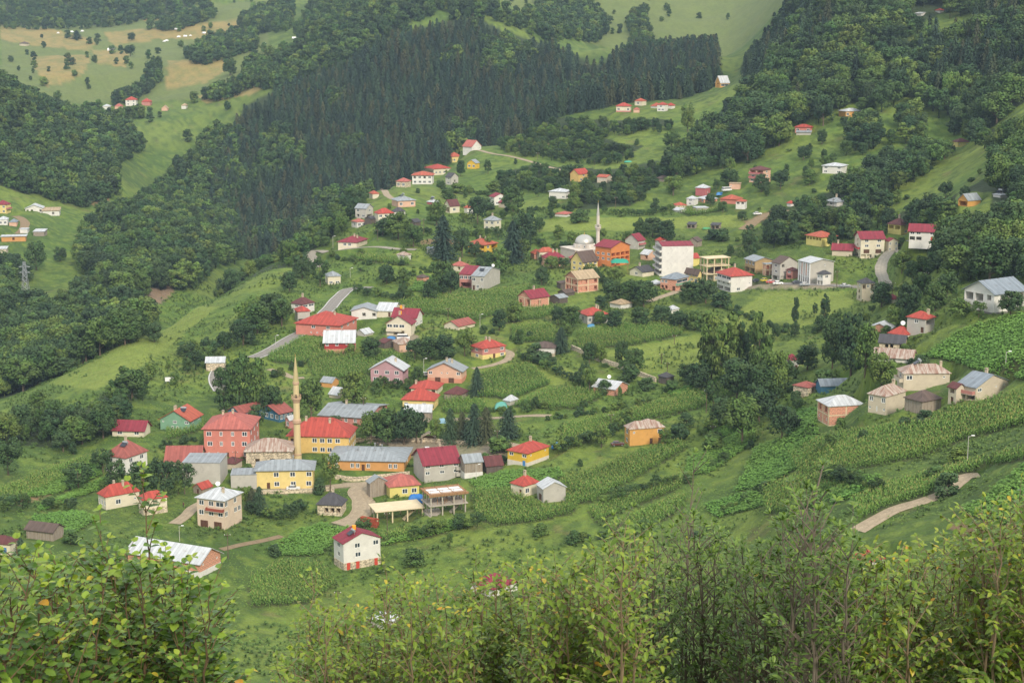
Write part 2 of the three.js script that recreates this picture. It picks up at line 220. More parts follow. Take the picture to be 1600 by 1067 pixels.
B('orange tower house', 'orange four storey house with crimson roof and unfinished upper side', 955, 417, 25, 29, 30, 42, 'gR', 8, 'tangerine', 'crimson', { wL: ['', 'www', 'www', ''], wR: ['OO.O', 'OOOO', 'OOOO', ''] });
B('brick house with orange roof', 'small brick house with orange hip roof left of cream neighbour', 835, 406, 6, 12, 9, 70, 'hip', 6, 'brick:', 'orange', {});
B('cream house with orange roof', 'cream house with orange roof between two brick houses', 843, 408, 4, 24, 14, 74, 'hip', 6, 'cream', 'orange', { wR: ['o..'] });
B('brick house with crimson hip roof', 'brick house with cream pillars and crimson hip roof', 851, 417, 5, 31, 14, 74, 'hip', 7, 'brick:', 'crimson', { bands: 2, ch: [[0, 0], [0, -0.4]] });
B('long house by mosque', 'long grey house with orange roof in front of the mosque', 893, 413, 4, 34, 9, 76, 'hip', 5, 'grey', 'salmon', { ch: [[0, 0.5]] });
B('grey house with crimson gable', 'unplastered grey house with crimson gable roof above the town', 997, 390, 20, 11, 14, 35, 'gL', 9, 'grey', 'crimson', { wL: ['.s', ''], bal: [['R', -0.8, 0.8, 0.5, 'rose']] });
B('small orange roofed house', 'small white house with orange roof behind white tower block', 1031, 383, 7, 9, 7, 40, 'hip', 4, 'white', 'red', { wL: ['w'] });
B('white tower block', 'white five storey block with dark loggias and thin crimson roof', 1034, 432, 11, 49, 47, 78, 'gL', 4, 'white', 'crimson', { name: 'apartment_block', cat: 'building', ov: 0.15, wL: ['O', 'O', 'O', 'O', 'O'], bal: [['L', -1, 1, 0.02, 'white'], ['L', -1, 1, 0.2, 'white'], ['L', -1, 1, 0.4, 'white'], ['L', -1, 1, 0.6, 'white'], ['L', -1, 1, 0.8, 'white']] });
B('shabby house with white roof', 'shabby house with white tin roof left of the white block', 1013, 407, 12, 13, 9, 40, 'gR', 6, 'peach', 'white', { wL: ['.o'] });
B('low grey roofed house', 'low cream house with wide dark grey roof below white block', 1004, 433, 20, 18, 8, 45, 'gL', 7, 'cream', 'dark', { ch: [[0, 0.4]], wL: ['.w.'] });
B('yellow house in town', 'yellow house with red edged roof right of the white block', 1071, 420, 9, 22, 16, 62, 'gL', 6, 'lemon', 'red', { wL: ['w', 'w'] });
skeleton('town concrete frame', 'three storey bare concrete frame in the town centre', 1104, 441, 11, 36, 3, 12.5, 62, { mat: 'pale' });
B('cream terrace', 'cream terrace house with brown roof below the concrete frame', 1091, 442, 20, 5, 14, 45, 'gR', 6, 'yellow', 'brown', { wL: ['www', 'wwww'] });
B('brown roofed terrace', 'beige terrace with wide brown roof in the town centre', 1117, 439, 13, 24, 12, 42, 'gR', 8, 'beige', 'brown', { wL: ['w', 'w'] });
B('white house with red hip roof', 'white town house with bright red hip roof on piers', 1142, 457, 22, 33, 25, 60, 'hip', 10, 'white', 'red', { wL: ['OO', 'www', 'WWW'], wR: ['.w.s', '...s', ''], bal: [['L', -1, 1, 0.62, 'white']], ch: [[0, 0]] });
B('brick house with green awning', 'brick and plaster house with blue grey roof and green awning', 1056, 455, 24, 20, 18, 30, 'hip', 7, 'brick:', 'steel', { wL: ['oo.D', 'ww..'], wR: ['', 'W'], bal: [['R', -1, 1, 0.5, 'green']] });
B('white canopy', 'low white tin canopy left of house with green awning', 1026, 447, 12, 11, 3, 45, 'hip', 5, 'grey', 'white', { name: 'canopy', cat: 'canopy' });
B('white hip roof in trees', 'white hip roofed cottage among trees below the town', 1050, 490, 9, 11, 6, 42, 'hip', 5, 'white', 'white', {});
B('tan shop building', 'tan two storey shop building with grey tin roof', 1180, 428, 16, 28, 20, 60, 'gR', 5, 'tan', 'grey', { wL: ['OO', 'www'] });
B('red brick shop', 'narrow red brick shop between tan and grey buildings', 1197, 432, 5, 12, 19, 60, 'flat', 0, 'brick:', 'grey', { bands: 2, wR: ['OO', 'oo'] });
B('grey shop with brown roof', 'grey three storey shop with brown gable roof', 1219, 439, 13, 27, 27, 50, 'gR', 9, 'grey', 'brown', { wL: ['O', 'w', 'w'], wR: ['OO', '..w', 'o..'] });
B('pink shop', 'low pink shop with rusty roof squeezed between taller shops', 1238, 436, 9, 9, 13, 45, 'hip', 4, 'pink', 'maroon', { wL: ['O', 'w'] });
B('white striped shop', 'three storey shop with white piers and brick stripes', 1266, 443, 18, 36, 32, 57, 'gR', 5, 'grey', 'white', { piers: 5, wL: ['OOOO', 'nnnn', 'nnnn'], wR: ['', '', '..s.'] });
B('white house with dark hip roof', 'small white house with dark hip roof at the row end', 1286, 446, 9, 12, 17, 45, 'hip', 5, 'white', 'dark', { wL: ['OO', 'ww'], wR: ['', 'w'] });
B('yellow house above shops', 'yellow house with red hip roof above the row of shops', 1284, 386, 24, 23, 15, 46, 'hip', 7, 'lemon', 'orange', { wL: ['', 'ooooo'], wR: ['.s', 's'] });
B('low crimson roofed house', 'low house with crimson roof left of the tall beige building', 1332, 401, 31, 2, 10, 5, 'gR', 8, 'beige', 'crimson', { W: 7, ch: [[-0.5, 0]] });
B('tall beige building', 'tall beige four storey building with crimson roof at road bend', 1345, 404, 10, 36, 31, 74, 'gL', 9, 'cream', 'crimson', { wR: ['OO.O', 'DD', 'ww', 'ww'], wL: ['O', 'o', 'o', 'o'], bal: [['L', -0.8, 0.8, 0.45, 'red']] });
B('white annex with red edging', 'white annex with red edged roof beside tall beige building', 1389, 394, 6, 14, 17, 60, 'gR', 4, 'cream', 'crimson', { wR: ['w.w', 'w.w'] });
B('cream house with dark brown roof', 'cream house with broad dark brown hip roof', 1408, 367, 20, 14, 15, 38, 'hip', 9, 'lemon', 'maroon', { wL: ['', 'OO'], wR: ['w', 'o'], ch: [[0, 0]] });
B('white house with long crimson roof', 'white house with long plain crimson roof at the road top', 1462, 377, 40, 2, 15, 3, 'gR', 9, 'white', 'crimson', { W: 9, wL: ['OO.r', 'ww.w'] });
B('cream tower house', 'narrow cream three storey house with dark hip roof', 1347, 471, 8, 19, 28, 66, 'hip', 7, 'beige', 'dark', { wL: ['o', 'o', 'n'], wR: ['', '.s', 'OwO'] });
B('crimson roof in trees', 'crimson roofed cottage sunk among trees below the road', 1396, 474, 12, 10, 6, 45, 'hip', 6, 'cream', 'crimson', {});
B('large white house', 'large white two storey house with blue grey gable roof', 1553, 492, 46, 48, 33, 40, 'gL', 16, 'white', 'steel', { wL: ['w.w.', 'OOo'], wR: ['', '.O'], plinth: ['dgrey', 3] });
B('red hip roofed house with white band', 'grey house with bright red hip roof and white band', 1446, 521, 28, 14, 22, 30, 'hip', 9, 'grey', 'red', { wL: ['..d', '.w.'], wR: ['', 'O'], ch: [[0.6, -0.3]] });
B('cottage with red pyramid roof', 'cottage with steep orange red roof and satellite dish', 1415, 533, 26, 13, 9, 28, 'hip', 11, 'white', 'red', { dish: [0.2, 0.1] });
B('cottage with charcoal roof', 'stone cottage with plain charcoal roof', 1413, 548, 38, 3, 11, 5, 'gR', 9, 'stone:', 'dark', { W: 8, wL: ['.oo.o'] });
B('long rusty tin roof', 'low house under long streaked rusty tin roof', 1425, 568, 58, 3, 8, 6, 'gR', 9, 'white', 'rust', { W: 8, wL: ['.....w'] });
B('striped gable shed', 'shed with striped brick gable behind the trees', 1391, 520, 32, 3, 6, 14, 'gL', 7, 'brick:', 'white', { name: 'shed', cat: 'shed', W: 6 });
B('beige house with rusty roof', 'beige house with wide rusty hip roof and orange drum', 1412, 611, 10, 70, 27, 74, 'hip', 11, 'beige', 'rust', { wL: ['', 'w'], wR: ['', 'w..s'], solar: [0, 0.2], ch: [[0.2, -0.7]], bal: [['L', -0.9, 0.9, 0.5, 'beige']] });
B('beige house with brown rusty roof', 'plain beige house with brown rusty hip roof', 1384, 649, 27, 30, 29, 32, 'hip', 12, 'beige', 'rust', { wL: ['s.n.s', 'w.w'], ch: [[0, -0.6]] });
B('dark plank shed', 'dark plank shed with wide charcoal roof beside beige house', 1441, 648, 27, 29, 20, 42, 'hip', 12, 'wood:', 'brown', { name: 'shed', cat: 'shed' });
B('beige house with blue grey roof', 'beige house with blue grey roof and pinkish gable', 1525, 627, 29, 49, 21, 36, 'gR', 15, 'beige', 'steel', { wR: ['', 'w.ss'], wL: ['OO', 'o.'], bal: [['L', -0.8, 0.9, 0.48, 'pink']], ch: [[-0.2, -0.3]] });
B('rust roofed wing', 'narrow wing with red rusty roof left of blue grey roof', 1494, 632, 12, 14, 25, 45, 'gR', 6, 'beige', 'maroon', { wL: ['d', 'o'] });
B('brick house with white hip roof', 'bare red brick house with pale grey hip roof', 1295, 666, 18, 53, 31, 66, 'hip', 11, 'brick:', 'white', { bands: 2, wL: ['s.s', 'oo'], wR: ['.o..', ''] });
B('blue shed', 'low blue shed with grey tin roof behind brick house', 1283, 616, 8, 44, 13, 72, 'gL', 8, 'blue', 'steel', { name: 'shed', cat: 'shed', wR: ['..D.'] });
B('broken roofed cottage', 'cottage with broken red tiled roof left of blue shed', 1263, 619, 23, 16, 13, 35, 'hip', 6, 'stone:', 'brick', { wR: ['o'] });
B('white cottage with crimson roof', 'white cottage with crimson roof beside the poplars', 1234, 577, 8, 14, 14, 60, 'hip', 8, 'white', 'crimson', { wR: ['.d', ''] });
B('orange farmhouse', 'orange farmhouse with rusty pink roof between maize terraces', 984, 697, 8, 54, 26, 70, 'hip', 9, 'amber', 'rust', { wL: ['w', 'w'], wR: ['..dd', 's..w'] });
B('rear wing of orange farmhouse', 'low rear wing with rusty roof behind the orange farmhouse', 1013, 688, 22, 16, 22, 30, 'hip', 6, 'amber', 'rust', {});
B('yellow house with red roof', 'bright yellow house with red hip roof and dark red base', 824, 729, 31, 34, 20, 36, 'hip', 10, 'bright', 'red', { plinth: ['maroon', 6], wL: ['..b', 'w.w'], wR: ['', 's.s'], ch: [[0, -0.2]] });
B('cream cottage with red roof', 'cream cottage with red hip roof beside grey barn', 818, 777, 20, 24, 17, 44, 'hip', 11, 'cream', 'red', { wL: ['.d'], wR: ['w.'], ch: [[0, 0]] });
B('block barn with white roof', 'concrete block barn with white gable roof and dark gable end', 849, 786, 10, 35, 22, 70, 'gR', 9, 'grey', 'white', { name: 'barn', cat: 'barn', wL: ['D'] });
B('white house with crimson gable roof', 'white house with crimson roof and red cellar doors, nearest one', 537, 892, 15, 58, 42, 66, 'gR', 12, 'white', 'crimson', { plinth: ['stone:', 12], wL: ['', 'w', 'w'], wR: ['rr.r', '.w..', '.w.w'], solar: [0.4, 0.3], tank: [-0.2, 0.1] });
B('long tin roofed house', 'long brick house with pale tin roof behind the near shrubs', 312, 903, 112, 33, 23, 36, 'gR', 15, 'brick:', 'white', { plinth: ['white', 9], wR: ['', 's.s'] });
B('dark plank barn on the left', 'long dark plank barn with sagging brown roof', 82, 846, 40, 17, 15, 36, 'gR', 8, 'wood:', 'brown', { name: 'barn', cat: 'barn' });
B('brown roofed cottage at left edge', 'cottage with brown hip roof at the left edge', 15, 868, 30, 13, 17, 30, 'hip', 9, 'cream', 'maroon', { wL: ['.b'] });
B('crimson roof behind shrubs', 'crimson roofed house showing through the near shrubs', 771, 935, 36, 38, 14, 45, 'hip', 12, 'white', 'crimson', {});
B('red roof behind right shrubs', 'red roofed house showing through the right shrubs', 1350, 892, 26, 30, 12, 45, 'hip', 12, 'white', 'red', {});
B('small brick hut behind left shrubs', 'small brick hut behind the left shrubs', 112, 975, 16, 14, 14, 45, 'gR', 6, 'brick:', 'maroon', { name: 'hut', cat: 'hut' });
B('white roof behind shrubs', 'white roofed hut in the dip behind the near shrubs', 602, 985, 30, 28, 10, 45, 'hip', 8, 'grey', 'white', {});
B('stone shed on the spur', 'stone shed with pale roof at the road bend', 350, 579, 28, 2, 13, 5, 'gR', 6, 'stone:', 'white', { name: 'shed', cat: 'shed', W: 7 });
B('white house with brown roof', 'white house with brown hip roof beside tall spruce', 866, 558, 33, 3, 14, 6, 'hip', 7, 'white', 'brown', { W: 8, wL: ['o.o', ''], plinth: ['stone:', 6] });
B('grey house with red roof', 'grey rendered house with red hip roof and blue tarpaulin', 918, 507, 15, 32, 14, 64, 'hip', 9, 'grey', 'red', { wR: ['w.o.'], wL: ['o'], ch: [[0, -0.3], [0, -0.5]] });
B('white house hidden by fruit trees', 'white house with beige roof hidden by fruit trees', 970, 483, 17, 18, 7, 45, 'hip', 6, 'white', 'tan', {});
B('farmhouse with mixed grey roofs', 'low farmhouse with pale grey roofs and brick end wall', 961, 619, 34, 20, 11, 30, 'gR', 8, 'brick:', 'white', { wL: ['.o.'], dish: [-0.2, -0.1] });
B('dark pavilion', 'dark plank cottage with black hip roof beside tall trees', 1041, 601, 12, 12, 11, 45, 'hip', 6, 'wood:dark', 'dark', {});
B('white tin roof by turquoise tarp', 'shed with white tin roof beside the turquoise tarpaulin', 797, 634, 10, 12, 7, 40, 'hip', 7, 'grey', 'white', { name: 'shed', cat: 'shed' });
B('red tiled house in trees', 'house with faded red roof half hidden by trees', 716, 516, 22, 26, 6, 40, 'gL', 7, 'cream', 'brick', {});
B('brown hut in maize', 'small brick hut with brown roof at the maize edge', 661, 442, 10, 9, 8, 45, 'hip', 4, 'brick:', 'brown', { name: 'hut', cat: 'hut' });
B('rusty stone hut', 'small white hut with rusty roof in the road loop field', 633, 407, 13, 9, 8, 40, 'hip', 4, 'white', 'rust', { name: 'hut', cat: 'hut', wL: ['o'] });
B('white doorway hut', 'tiny white hut with dark doorway by the big spruce', 676, 397, 9, 3, 9, 12, 'flat', 0, 'white', 'grey', { name: 'hut', cat: 'hut', wL: ['O'] });
B('red roof on the spur', 'small red roofed hut on the wooded spur', 397, 423, 8, 6, 5, 45, 'hip', 4, 'white', 'red', { name: 'hut', cat: 'hut' });
B('left field shelter', 'open field shelter with dark roof, left of the pair', 1086, 357, 12, 3, 6, 12, 'shed', 2, 'wood:', 'dark', { name: 'field_shelter', cat: 'shelter', wL: ['OO'] });
B('right field shelter', 'open field shelter with dark roof, right of the pair', 1124, 358, 13, 3, 6, 12, 'shed', 2, 'wood:', 'dark', { name: 'field_shelter', cat: 'shelter', wL: ['OO'] });
B('grey plank hut on meadow', 'grey plank hut on the slope above the white block', 1090, 386, 15, 7, 9, 25, 'gL', 5, 'wood:', 'brown', { name: 'hut', cat: 'hut' });
// ridge
B('white chalet with pink roof', 'white chalet with pinkish red gable roof topmost on the ridge', 737, 236, 14, 15, 7, 42, 'gR', 9, 'white', 'salmon', { wR: ['s.s'] });
B('yellow ridge house', 'yellow house with orange roof just below the white chalet', 706, 254, 8, 15, 9, 60, 'hip', 6, 'yellow', 'orange', { wR: ['ww'] });
B('yellow chalet with grey roof', 'small yellow chalet with grey roof alone on the meadow', 743, 264, 13, 6, 9, 25, 'gL', 5, 'bright', 'grey', { wL: ['ww'] });
B('cream ridge house with red roof', 'cream house with long red hip roof in the ridge row', 678, 274, 15, 26, 10, 60, 'hip', 6, 'cream', 'red', { wR: ['wwww'], wL: ['O'] });
B('white ridge house', 'white two storey house with red hip roof in the ridge row', 675, 288, 31, 2, 14, 6, 'hip', 5, 'white', 'orange', { W: 11, wL: ['wwww', 'owow'] });
B('stone ridge cottage', 'stone cottage with salmon hip roof left of white ridge house', 634, 293, 15, 8, 9, 30, 'hip', 5, 'stone:', 'salmon', { wL: ['ww'] });
B('grey roofed ridge cottage', 'cottage with grey hip roof behind the stone cottage', 650, 277, 14, 4, 5, 15, 'hip', 4, 'beige', 'brown', {});
B('grey ridge house', 'unplastered grey house with dark grey gable roof', 705, 289, 9, 11, 12, 42, 'gR', 6, 'grey', 'dark', { wL: ['w', 'w'], wR: ['o'] });
B('tiny cream cottage', 'tiny cream cottage with orange roof at ridge end', 582, 311, 3, 10, 8, 72, 'hip', 4, 'cream', 'orange', { L: 6 });
B('brown roofed hut on ridge end', 'hut with brown roof just above the tiny cream cottage', 586, 300, 9, 9, 3, 45, 'hip', 4, 'wood:', 'brown', { name: 'hut', cat: 'hut' });
B('bungalow with grey roof', 'cream bungalow with wide grey hip roof below the ridge', 622, 324, 10, 27, 10, 70, 'hip', 6, 'peach', 'grey', { wR: ['w.w'], solar: [0, 0] });
B('small white roofed bungalow', 'small bungalow with white hip roof and water tank', 677, 320, 10, 9, 4, 42, 'hip', 4, 'rose', 'white', { solar: [0, 0] });
B('maroon roofed cottage', 'cream cottage with steep maroon roof', 703, 333, 9, 15, 11, 58, 'gL', 9, 'cream', 'maroon', { wL: ['O'], wR: ['w'] });
B('tiny orange roofed cottage', 'tiny white cottage with orange roof beside maroon roof', 730, 334, 5, 9, 9, 55, 'hip', 4, 'white', 'orange', { wR: ['w'] });
B('white house with crimson cap', 'white house with crimson roof behind its crimson annex', 772, 321, 7, 20, 13, 68, 'gR', 5, 'white', 'crimson', { wL: ['w', 'w'], wR: ['ww', 'w'] });
B('crimson annex', 'beige annex with crimson gable roof and parked van', 790, 325, 11, 17, 8, 35, 'gR', 6, 'beige', 'crimson', { wR: ['o'] });
B('grey spur house', 'grey two storey house with pale tin roof on the spur', 572, 342, 17, 11, 16, 33, 'gR', 6, 'grey', 'grey', { wL: ['ow', 'w.'], wR: ['O', 'w'] });
B('low white spur cottage', 'low white cottage below the grey spur house', 558, 356, 9, 14, 9, 58, 'hip', 4, 'white', 'salmon', { wL: ['w'], wR: ['ww'] });
B('cream spur house', 'cream house with red hip roof right of grey spur house', 591, 350, 6, 24, 16, 72, 'hip', 7, 'cream', 'red', { wR: ['www', 'www'] });
B('white house with black roof', 'white house with black hip roof behind cream spur house', 616, 339, 3, 17, 8, 76, 'hip', 6, 'white', 'dark', { wR: ['s.s'] });
B('dark barn on spur', 'dark barn in front of the grey spur house', 580, 350, 10, 8, 8, 45, 'gL', 3, 'wood:dark', 'dark', { name: 'barn', cat: 'barn' });
B('dark barn by round tree', 'dark barn right of the big round spur tree', 648, 353, 10, 9, 6, 45, 'gL', 4, 'wood:dark', 'dark', { name: 'barn', cat: 'barn' });
B('grey white longhouse', 'long white house with pale roof left of the poplar clump', 884, 311, 26, 8, 11, 18, 'hip', 4, 'white', 'white', { wL: ['ww.w', '....'], wR: ['O', ''] });
B('low house with pink roof', 'low white hut with pink roof above the dome', 885, 339, 18, 10, 4, 25, 'hip', 3, 'white', 'salmon', { name: 'hut', cat: 'hut' });
B('yellow house with red tiers', 'yellow orange house with stepped red roof at lane end', 904, 284, 13, 16, 12, 40, 'gL', 7, 'ochre', 'red', { wR: ['ww', 'w'] });
B('pinkish block cottage', 'pinkish block cottage with orange roof', 948, 286, 15, 9, 9, 28, 'gR', 3, 'beige', 'orange', { wL: ['sss'] });
B('grey hut in wood edge', 'grey hut with sagging roof at the wood edge', 1036, 284, 9, 10, 5, 42, 'hip', 4, 'wood:', 'brown', { name: 'hut', cat: 'hut' });
B('red tower house', 'rose red tower house with white hip roof', 1102, 307, 15, 8, 13, 28, 'hip', 5, 'rose', 'white', { wL: [''], wR: ['s'] });
B('white house in cluster', 'white house with pale roof left of the rose tower house', 1085, 321, 12, 6, 10, 28, 'hip', 4, 'white', 'white', { wL: ['w', 'w'] });
B('brick house with white roof in cluster', 'brick house with wide white roof below rose tower house', 1100, 317, 10, 21, 6, 62, 'hip', 4, 'brick:', 'white', { wL: ['ww'] });
B('orange roof in cluster', 'cottage with orange roof at the cluster left edge', 1056, 327, 3, 17, 6, 76, 'hip', 4, 'cream', 'orange', { L: 6 });
B('grey lean-to in cluster', 'grey lean-to in front of the orange roofed cottage', 1063, 332, 11, 12, 3, 45, 'gR', 3, 'white', 'white', { name: 'shed', cat: 'shed' });
B('flat roofed hut in cluster', 'flat roofed grey hut in front of the cluster', 1089, 332, 6, 18, 7, 72, 'flat', 0, 'grey', 'white', { name: 'hut', cat: 'hut', wR: ['s..'] });
B('long orange roof in cluster', 'long orange roofed house half behind trees', 1150, 319, 24, 10, 7, 22, 'hip', 6, 'coral', 'orange', {});
B('small white box house', 'small white box house with orange roof at meadow edge', 1164, 327, 14, 3, 12, 12, 'hip', 3, 'white', 'orange', { W: 5, wL: ['', 'oo'] });
B('pink balcony house', 'peach three storey house with pink balconies and maroon roof', 1193, 286, 22, 11, 20, 28, 'hip', 5, 'peach', 'maroon', { wL: ['ww', 'ww', 'OO'], wR: ['w', 'w', 'w'], bal: [['L', -1, 1, 0.68, 'rose'], ['L', -1, 0.4, 0.35, 'rose']] });
B('beige block below balconies', 'low beige block left of the pink balcony house', 1156, 296, 16, 2, 9, 8, 'flat', 0, 'peach', 'tan', { wL: ['s..'] });
B('white terrace house', 'white house with pale roof and rear wing on right slope', 1316, 272, 30, 8, 12, 16, 'hip', 4, 'white', 'white', { wL: ['w.w', 'w.w'] });
B('orange slope house', 'orange house with red roof at the wood edge', 1268, 208, 25, 2, 9, 5, 'hip', 4, 'coral', 'red', { W: 7, wL: ['w.w'] });
B('grey lean-to of slope house', 'grey lean-to shed in front of orange slope house', 1267, 211, 22, 2, 4, 5, 'shed', 2, 'grey', 'grey', { name: 'shed', cat: 'shed', W: 4 });
B('long slope house', 'long white and orange house with pale roof on upper slope', 1322, 183, 11, 26, 9, 60, 'hip', 4, 'amber', 'white', { wR: ['w..w'] });
B('small cream slope cottage', 'small cream cottage with brown red roof by brown meadow', 1497, 230, 8, 17, 8, 60, 'hip', 5, 'lemon', 'maroon', { wR: ['s.s'] });
B('tiny red roofed house on top', 'tiny white house with red roof at the top meadow', 1469, 20, 7, 7, 4, 45, 'hip', 3, 'white', 'red', {});
B('long white barn on top', 'long low white barn at the top meadow', 1440, 25, 13, 10, 4, 35, 'gR', 2, 'white', 'white', { name: 'barn', cat: 'barn' });
B('white slope house with orange gable', 'grey white house with pale roof and orange gable', 1513, 323, 15, 19, 10, 42, 'gL', 9, 'amber', 'grey', { wL: ['O'] });
B('white roof with tank', 'hut with white roof and water tank near right edge', 1564, 309, 11, 11, 4, 45, 'hip', 3, 'white', 'white', { solar: [0, 0], name: 'hut', cat: 'hut' });
B('white hip roofed slope house', 'white house with pale hip roof sunk among trees', 1308, 323, 18, 16, 7, 42, 'hip', 6, 'white', 'grey', { wL: ['w'], ch: [[0, 0]] });
B('red roof among trees', 'small red roofed hut among dark trees', 1236, 323, 6, 6, 5, 45, 'hip', 4, 'white', 'red', { name: 'hut', cat: 'hut' });
B('orange chalet', 'orange wooden chalet with pale roof high under the wood', 1126, 137, 8, 14, 8, 55, 'gL', 10, 'amber', 'white', { wL: ['o', 'o'], wR: ['W'] });
B('white roofed house on crest', 'white house with grey roof alone at crest left end', 890, 176, 17, 11, 5, 30, 'gR', 5, 'white', 'grey', { wL: ['oo'] });
B('cream crest house', 'cream house with red hip roof on the crest', 985, 175, 22, 2, 9, 4, 'hip', 5, 'cream', 'red', { W: 9, wL: ['w.w'], plinth: ['pink', 2] });
B('orange crest house', 'house with orange roof behind the crest trees', 1003, 165, 11, 7, 7, 30, 'hip', 4, 'cream', 'orange', { wL: ['w'] });
B('tiny crest hut', 'tiny cream hut beside the cream crest house', 999, 176, 9, 2, 5, 5, 'hip', 3, 'peach', 'salmon', { name: 'hut', cat: 'hut', W: 4 });
B('white crest house', 'white house with red roof in the crest hamlet', 1039, 174, 12, 5, 10, 22, 'hip', 4, 'white', 'red', { wL: ['ww', 'w'] });
B('left red crest roof', 'red roofed house left of the white crest house', 1027, 169, 10, 8, 3, 40, 'hip', 5, 'white', 'orange', {});
B('right red crest roof', 'red roofed house right of the white crest house', 1050, 170, 8, 5, 5, 30, 'hip', 4, 'white', 'red', {});
// hamlets across the valley
const far = (s, l, u, v, wl, wr, h, a, r, rh, w, rc, o = {}) => B(s, l, u, v, wl, wr, h, a, r, rh, w, rc, { D0: 800, ...o });
far('white gabled barn in left hamlet', 'white gabled barn of the left hamlet', 66, 333, 26, 2, 8, 5, 'gL', 5, 'white', 'white', { W: 12, name: 'barn', cat: 'barn', wL: ['oo.o'] });
far('low block of left hamlet', 'low white block with brown roof right of gabled barn', 92, 337, 25, 2, 8, 5, 'shed', 3, 'white', 'tan', { W: 9, name: 'barn', cat: 'barn', wL: ['..o.'] });
far('yellow hamlet house', 'yellow house with crimson roof at the left frame edge', 9, 334, 15, 7, 14, 28, 'hip', 6, 'yellow', 'crimson', { wL: ['ww', 'ww'], bal: [['R', -1, 1, 0.5, 'rose']] });
far('white hamlet house', 'white house below the crimson roofed hamlet house', 11, 352, 14, 2, 9, 6, 'hip', 4, 'white', 'white', { wL: ['ww'] });
far('orange hamlet shed', 'orange shed with grey roof in the left hamlet', 25, 354, 11, 3, 7, 10, 'hip', 4, 'peach', 'steel', { name: 'shed', cat: 'shed' });
far('long orange hamlet house', 'long orange house with flat pale roof', 39, 377, 36, 3, 8, 6, 'flat', 0, 'orange', 'white', { W: 8, wL: ['..o..'] });
far('white hamlet box', 'white box behind the long orange hamlet house', 42, 365, 11, 3, 7, 12, 'flat', 0, 'white', 'white', { name: 'hut', cat: 'hut' });
far('brown hamlet hut', 'brown hut with white roof at hamlet meadow', 68, 369, 16, 5, 7, 15, 'shed', 2, 'wood:', 'white', { name: 'hut', cat: 'hut' });
far('white roofed hut at left edge', 'white roofed hut at left edge above dark trees', 9, 396, 13, 3, 7, 10, 'shed', 2, 'beige', 'white', { name: 'hut', cat: 'hut' });
far('white far house with red roof', 'far white house with red roof beyond the valley', 212, 165, 16, 3, 9, 8, 'hip', 5, 'white', 'red', { wL: ['ww', 'ww'] });
far('far red roofed house', 'far house with red roof right of the white far house', 234, 165, 13, 3, 6, 10, 'hip', 5, 'pink', 'red', {});
far('far white hut', 'far white hut left of the far hamlet', 171, 171, 11, 2, 5, 8, 'hip', 3, 'white', 'white', { name: 'hut', cat: 'hut' });
far('far pink hut', 'far pink hut second from left in far hamlet', 189, 171, 10, 3, 5, 10, 'hip', 4, 'peach', 'salmon', { name: 'hut', cat: 'hut' });
far('far beige hut', 'far beige hut right of the far hamlet', 261, 173, 9, 2, 4, 8, 'gL', 4, 'peach', 'tan', { name: 'hut', cat: 'hut' });
far('far white cabin', 'far white cabin at the right end of far hamlet', 290, 170, 7, 3, 5, 10, 'hip', 3, 'white', 'tan', { name: 'hut', cat: 'hut' });
far('far red roof by left wood', 'far red roofed house above the left wood', 63, 157, 14, 7, 4, 25, 'hip', 4, 'white', 'red', {});
far('far grey farm', 'far grey farmhouse on upper left meadow', 40, 72, 10, 5, 4, 25, 'hip', 3, 'beige', 'brown', {});

// level ground under each building
{
  const feet = SPECS.map(([t, a]) => {
    const [, , u, v, wl, wr] = a, al = (t === 'house' ? a[7] : a[8]) * Math.PI / 180, o = a[a.length - 1], p = at(u, v, (typeof o === 'object' && o.D0) || 200), s = F / depthOf(p), fw = new THREE.Vector3(p.x, 0, p.z).normalize(), r = new THREE.Vector3(-fw.z, 0, fw.x);
    const eL = r.clone().multiplyScalar(-Math.cos(al)).addScaledVector(fw, Math.sin(al)), eR = r.clone().multiplyScalar(Math.sin(al)).addScaledVector(fw, Math.cos(al));
    let L = o.L ?? wl / s / Math.cos(al), W = o.W ?? wr / s / Math.sin(al); if (wr < 4 && o.W === undefined) W = Math.max(W, clamp(L * 0.75, 4, 11)); if (wl < 4 && o.L === undefined) L = Math.max(L, clamp(W * 0.75, 4, 11)); L = Math.min(L, 34); W = Math.min(W, 26); if (wr < 4) W = Math.min(W, 11); if (wl < 4) L = Math.min(L, 11);
    return { x: p.x + eL.x * L / 2 + eR.x * W / 2, z: p.z + eL.z * L / 2 + eR.z * W / 2, y: p.y, eL, eR, L: L / 2, W: W / 2, r: L + W };
  });
  const N2 = HT.slice();
  for (let j = 0; j < NR; j++) { const D = rows[j]; if (D < 200 || D > 1950) continue; const close = feet.filter((f) => Math.abs(f.z + D) < f.r + 6); if (!close.length) continue;
    for (let i = 0; i < NT; i++) { const x = lerp(T0, T1, i / (NT - 1)) * D; let ws = 0, ys = 0, wm = 0; for (const f of close) { const dx = x - f.x, dz = -D - f.z; if (Math.abs(dx) > f.r + 6) continue; const a = Math.max(0, Math.abs(dx * f.eL.x + dz * f.eL.z) - f.L), b = Math.max(0, Math.abs(dx * f.eR.x + dz * f.eR.z) - f.W), w = 1 - sst(0.6, 5.5, Math.hypot(a, b)); if (w > 0) { ws += w * w; ys += w * w * f.y; wm = Math.max(wm, w); } } if (wm > 0) N2[j * NT + i] = lerp(HT[j * NT + i], ys / ws - 0.05, wm); } }
  HT.set(N2);
}
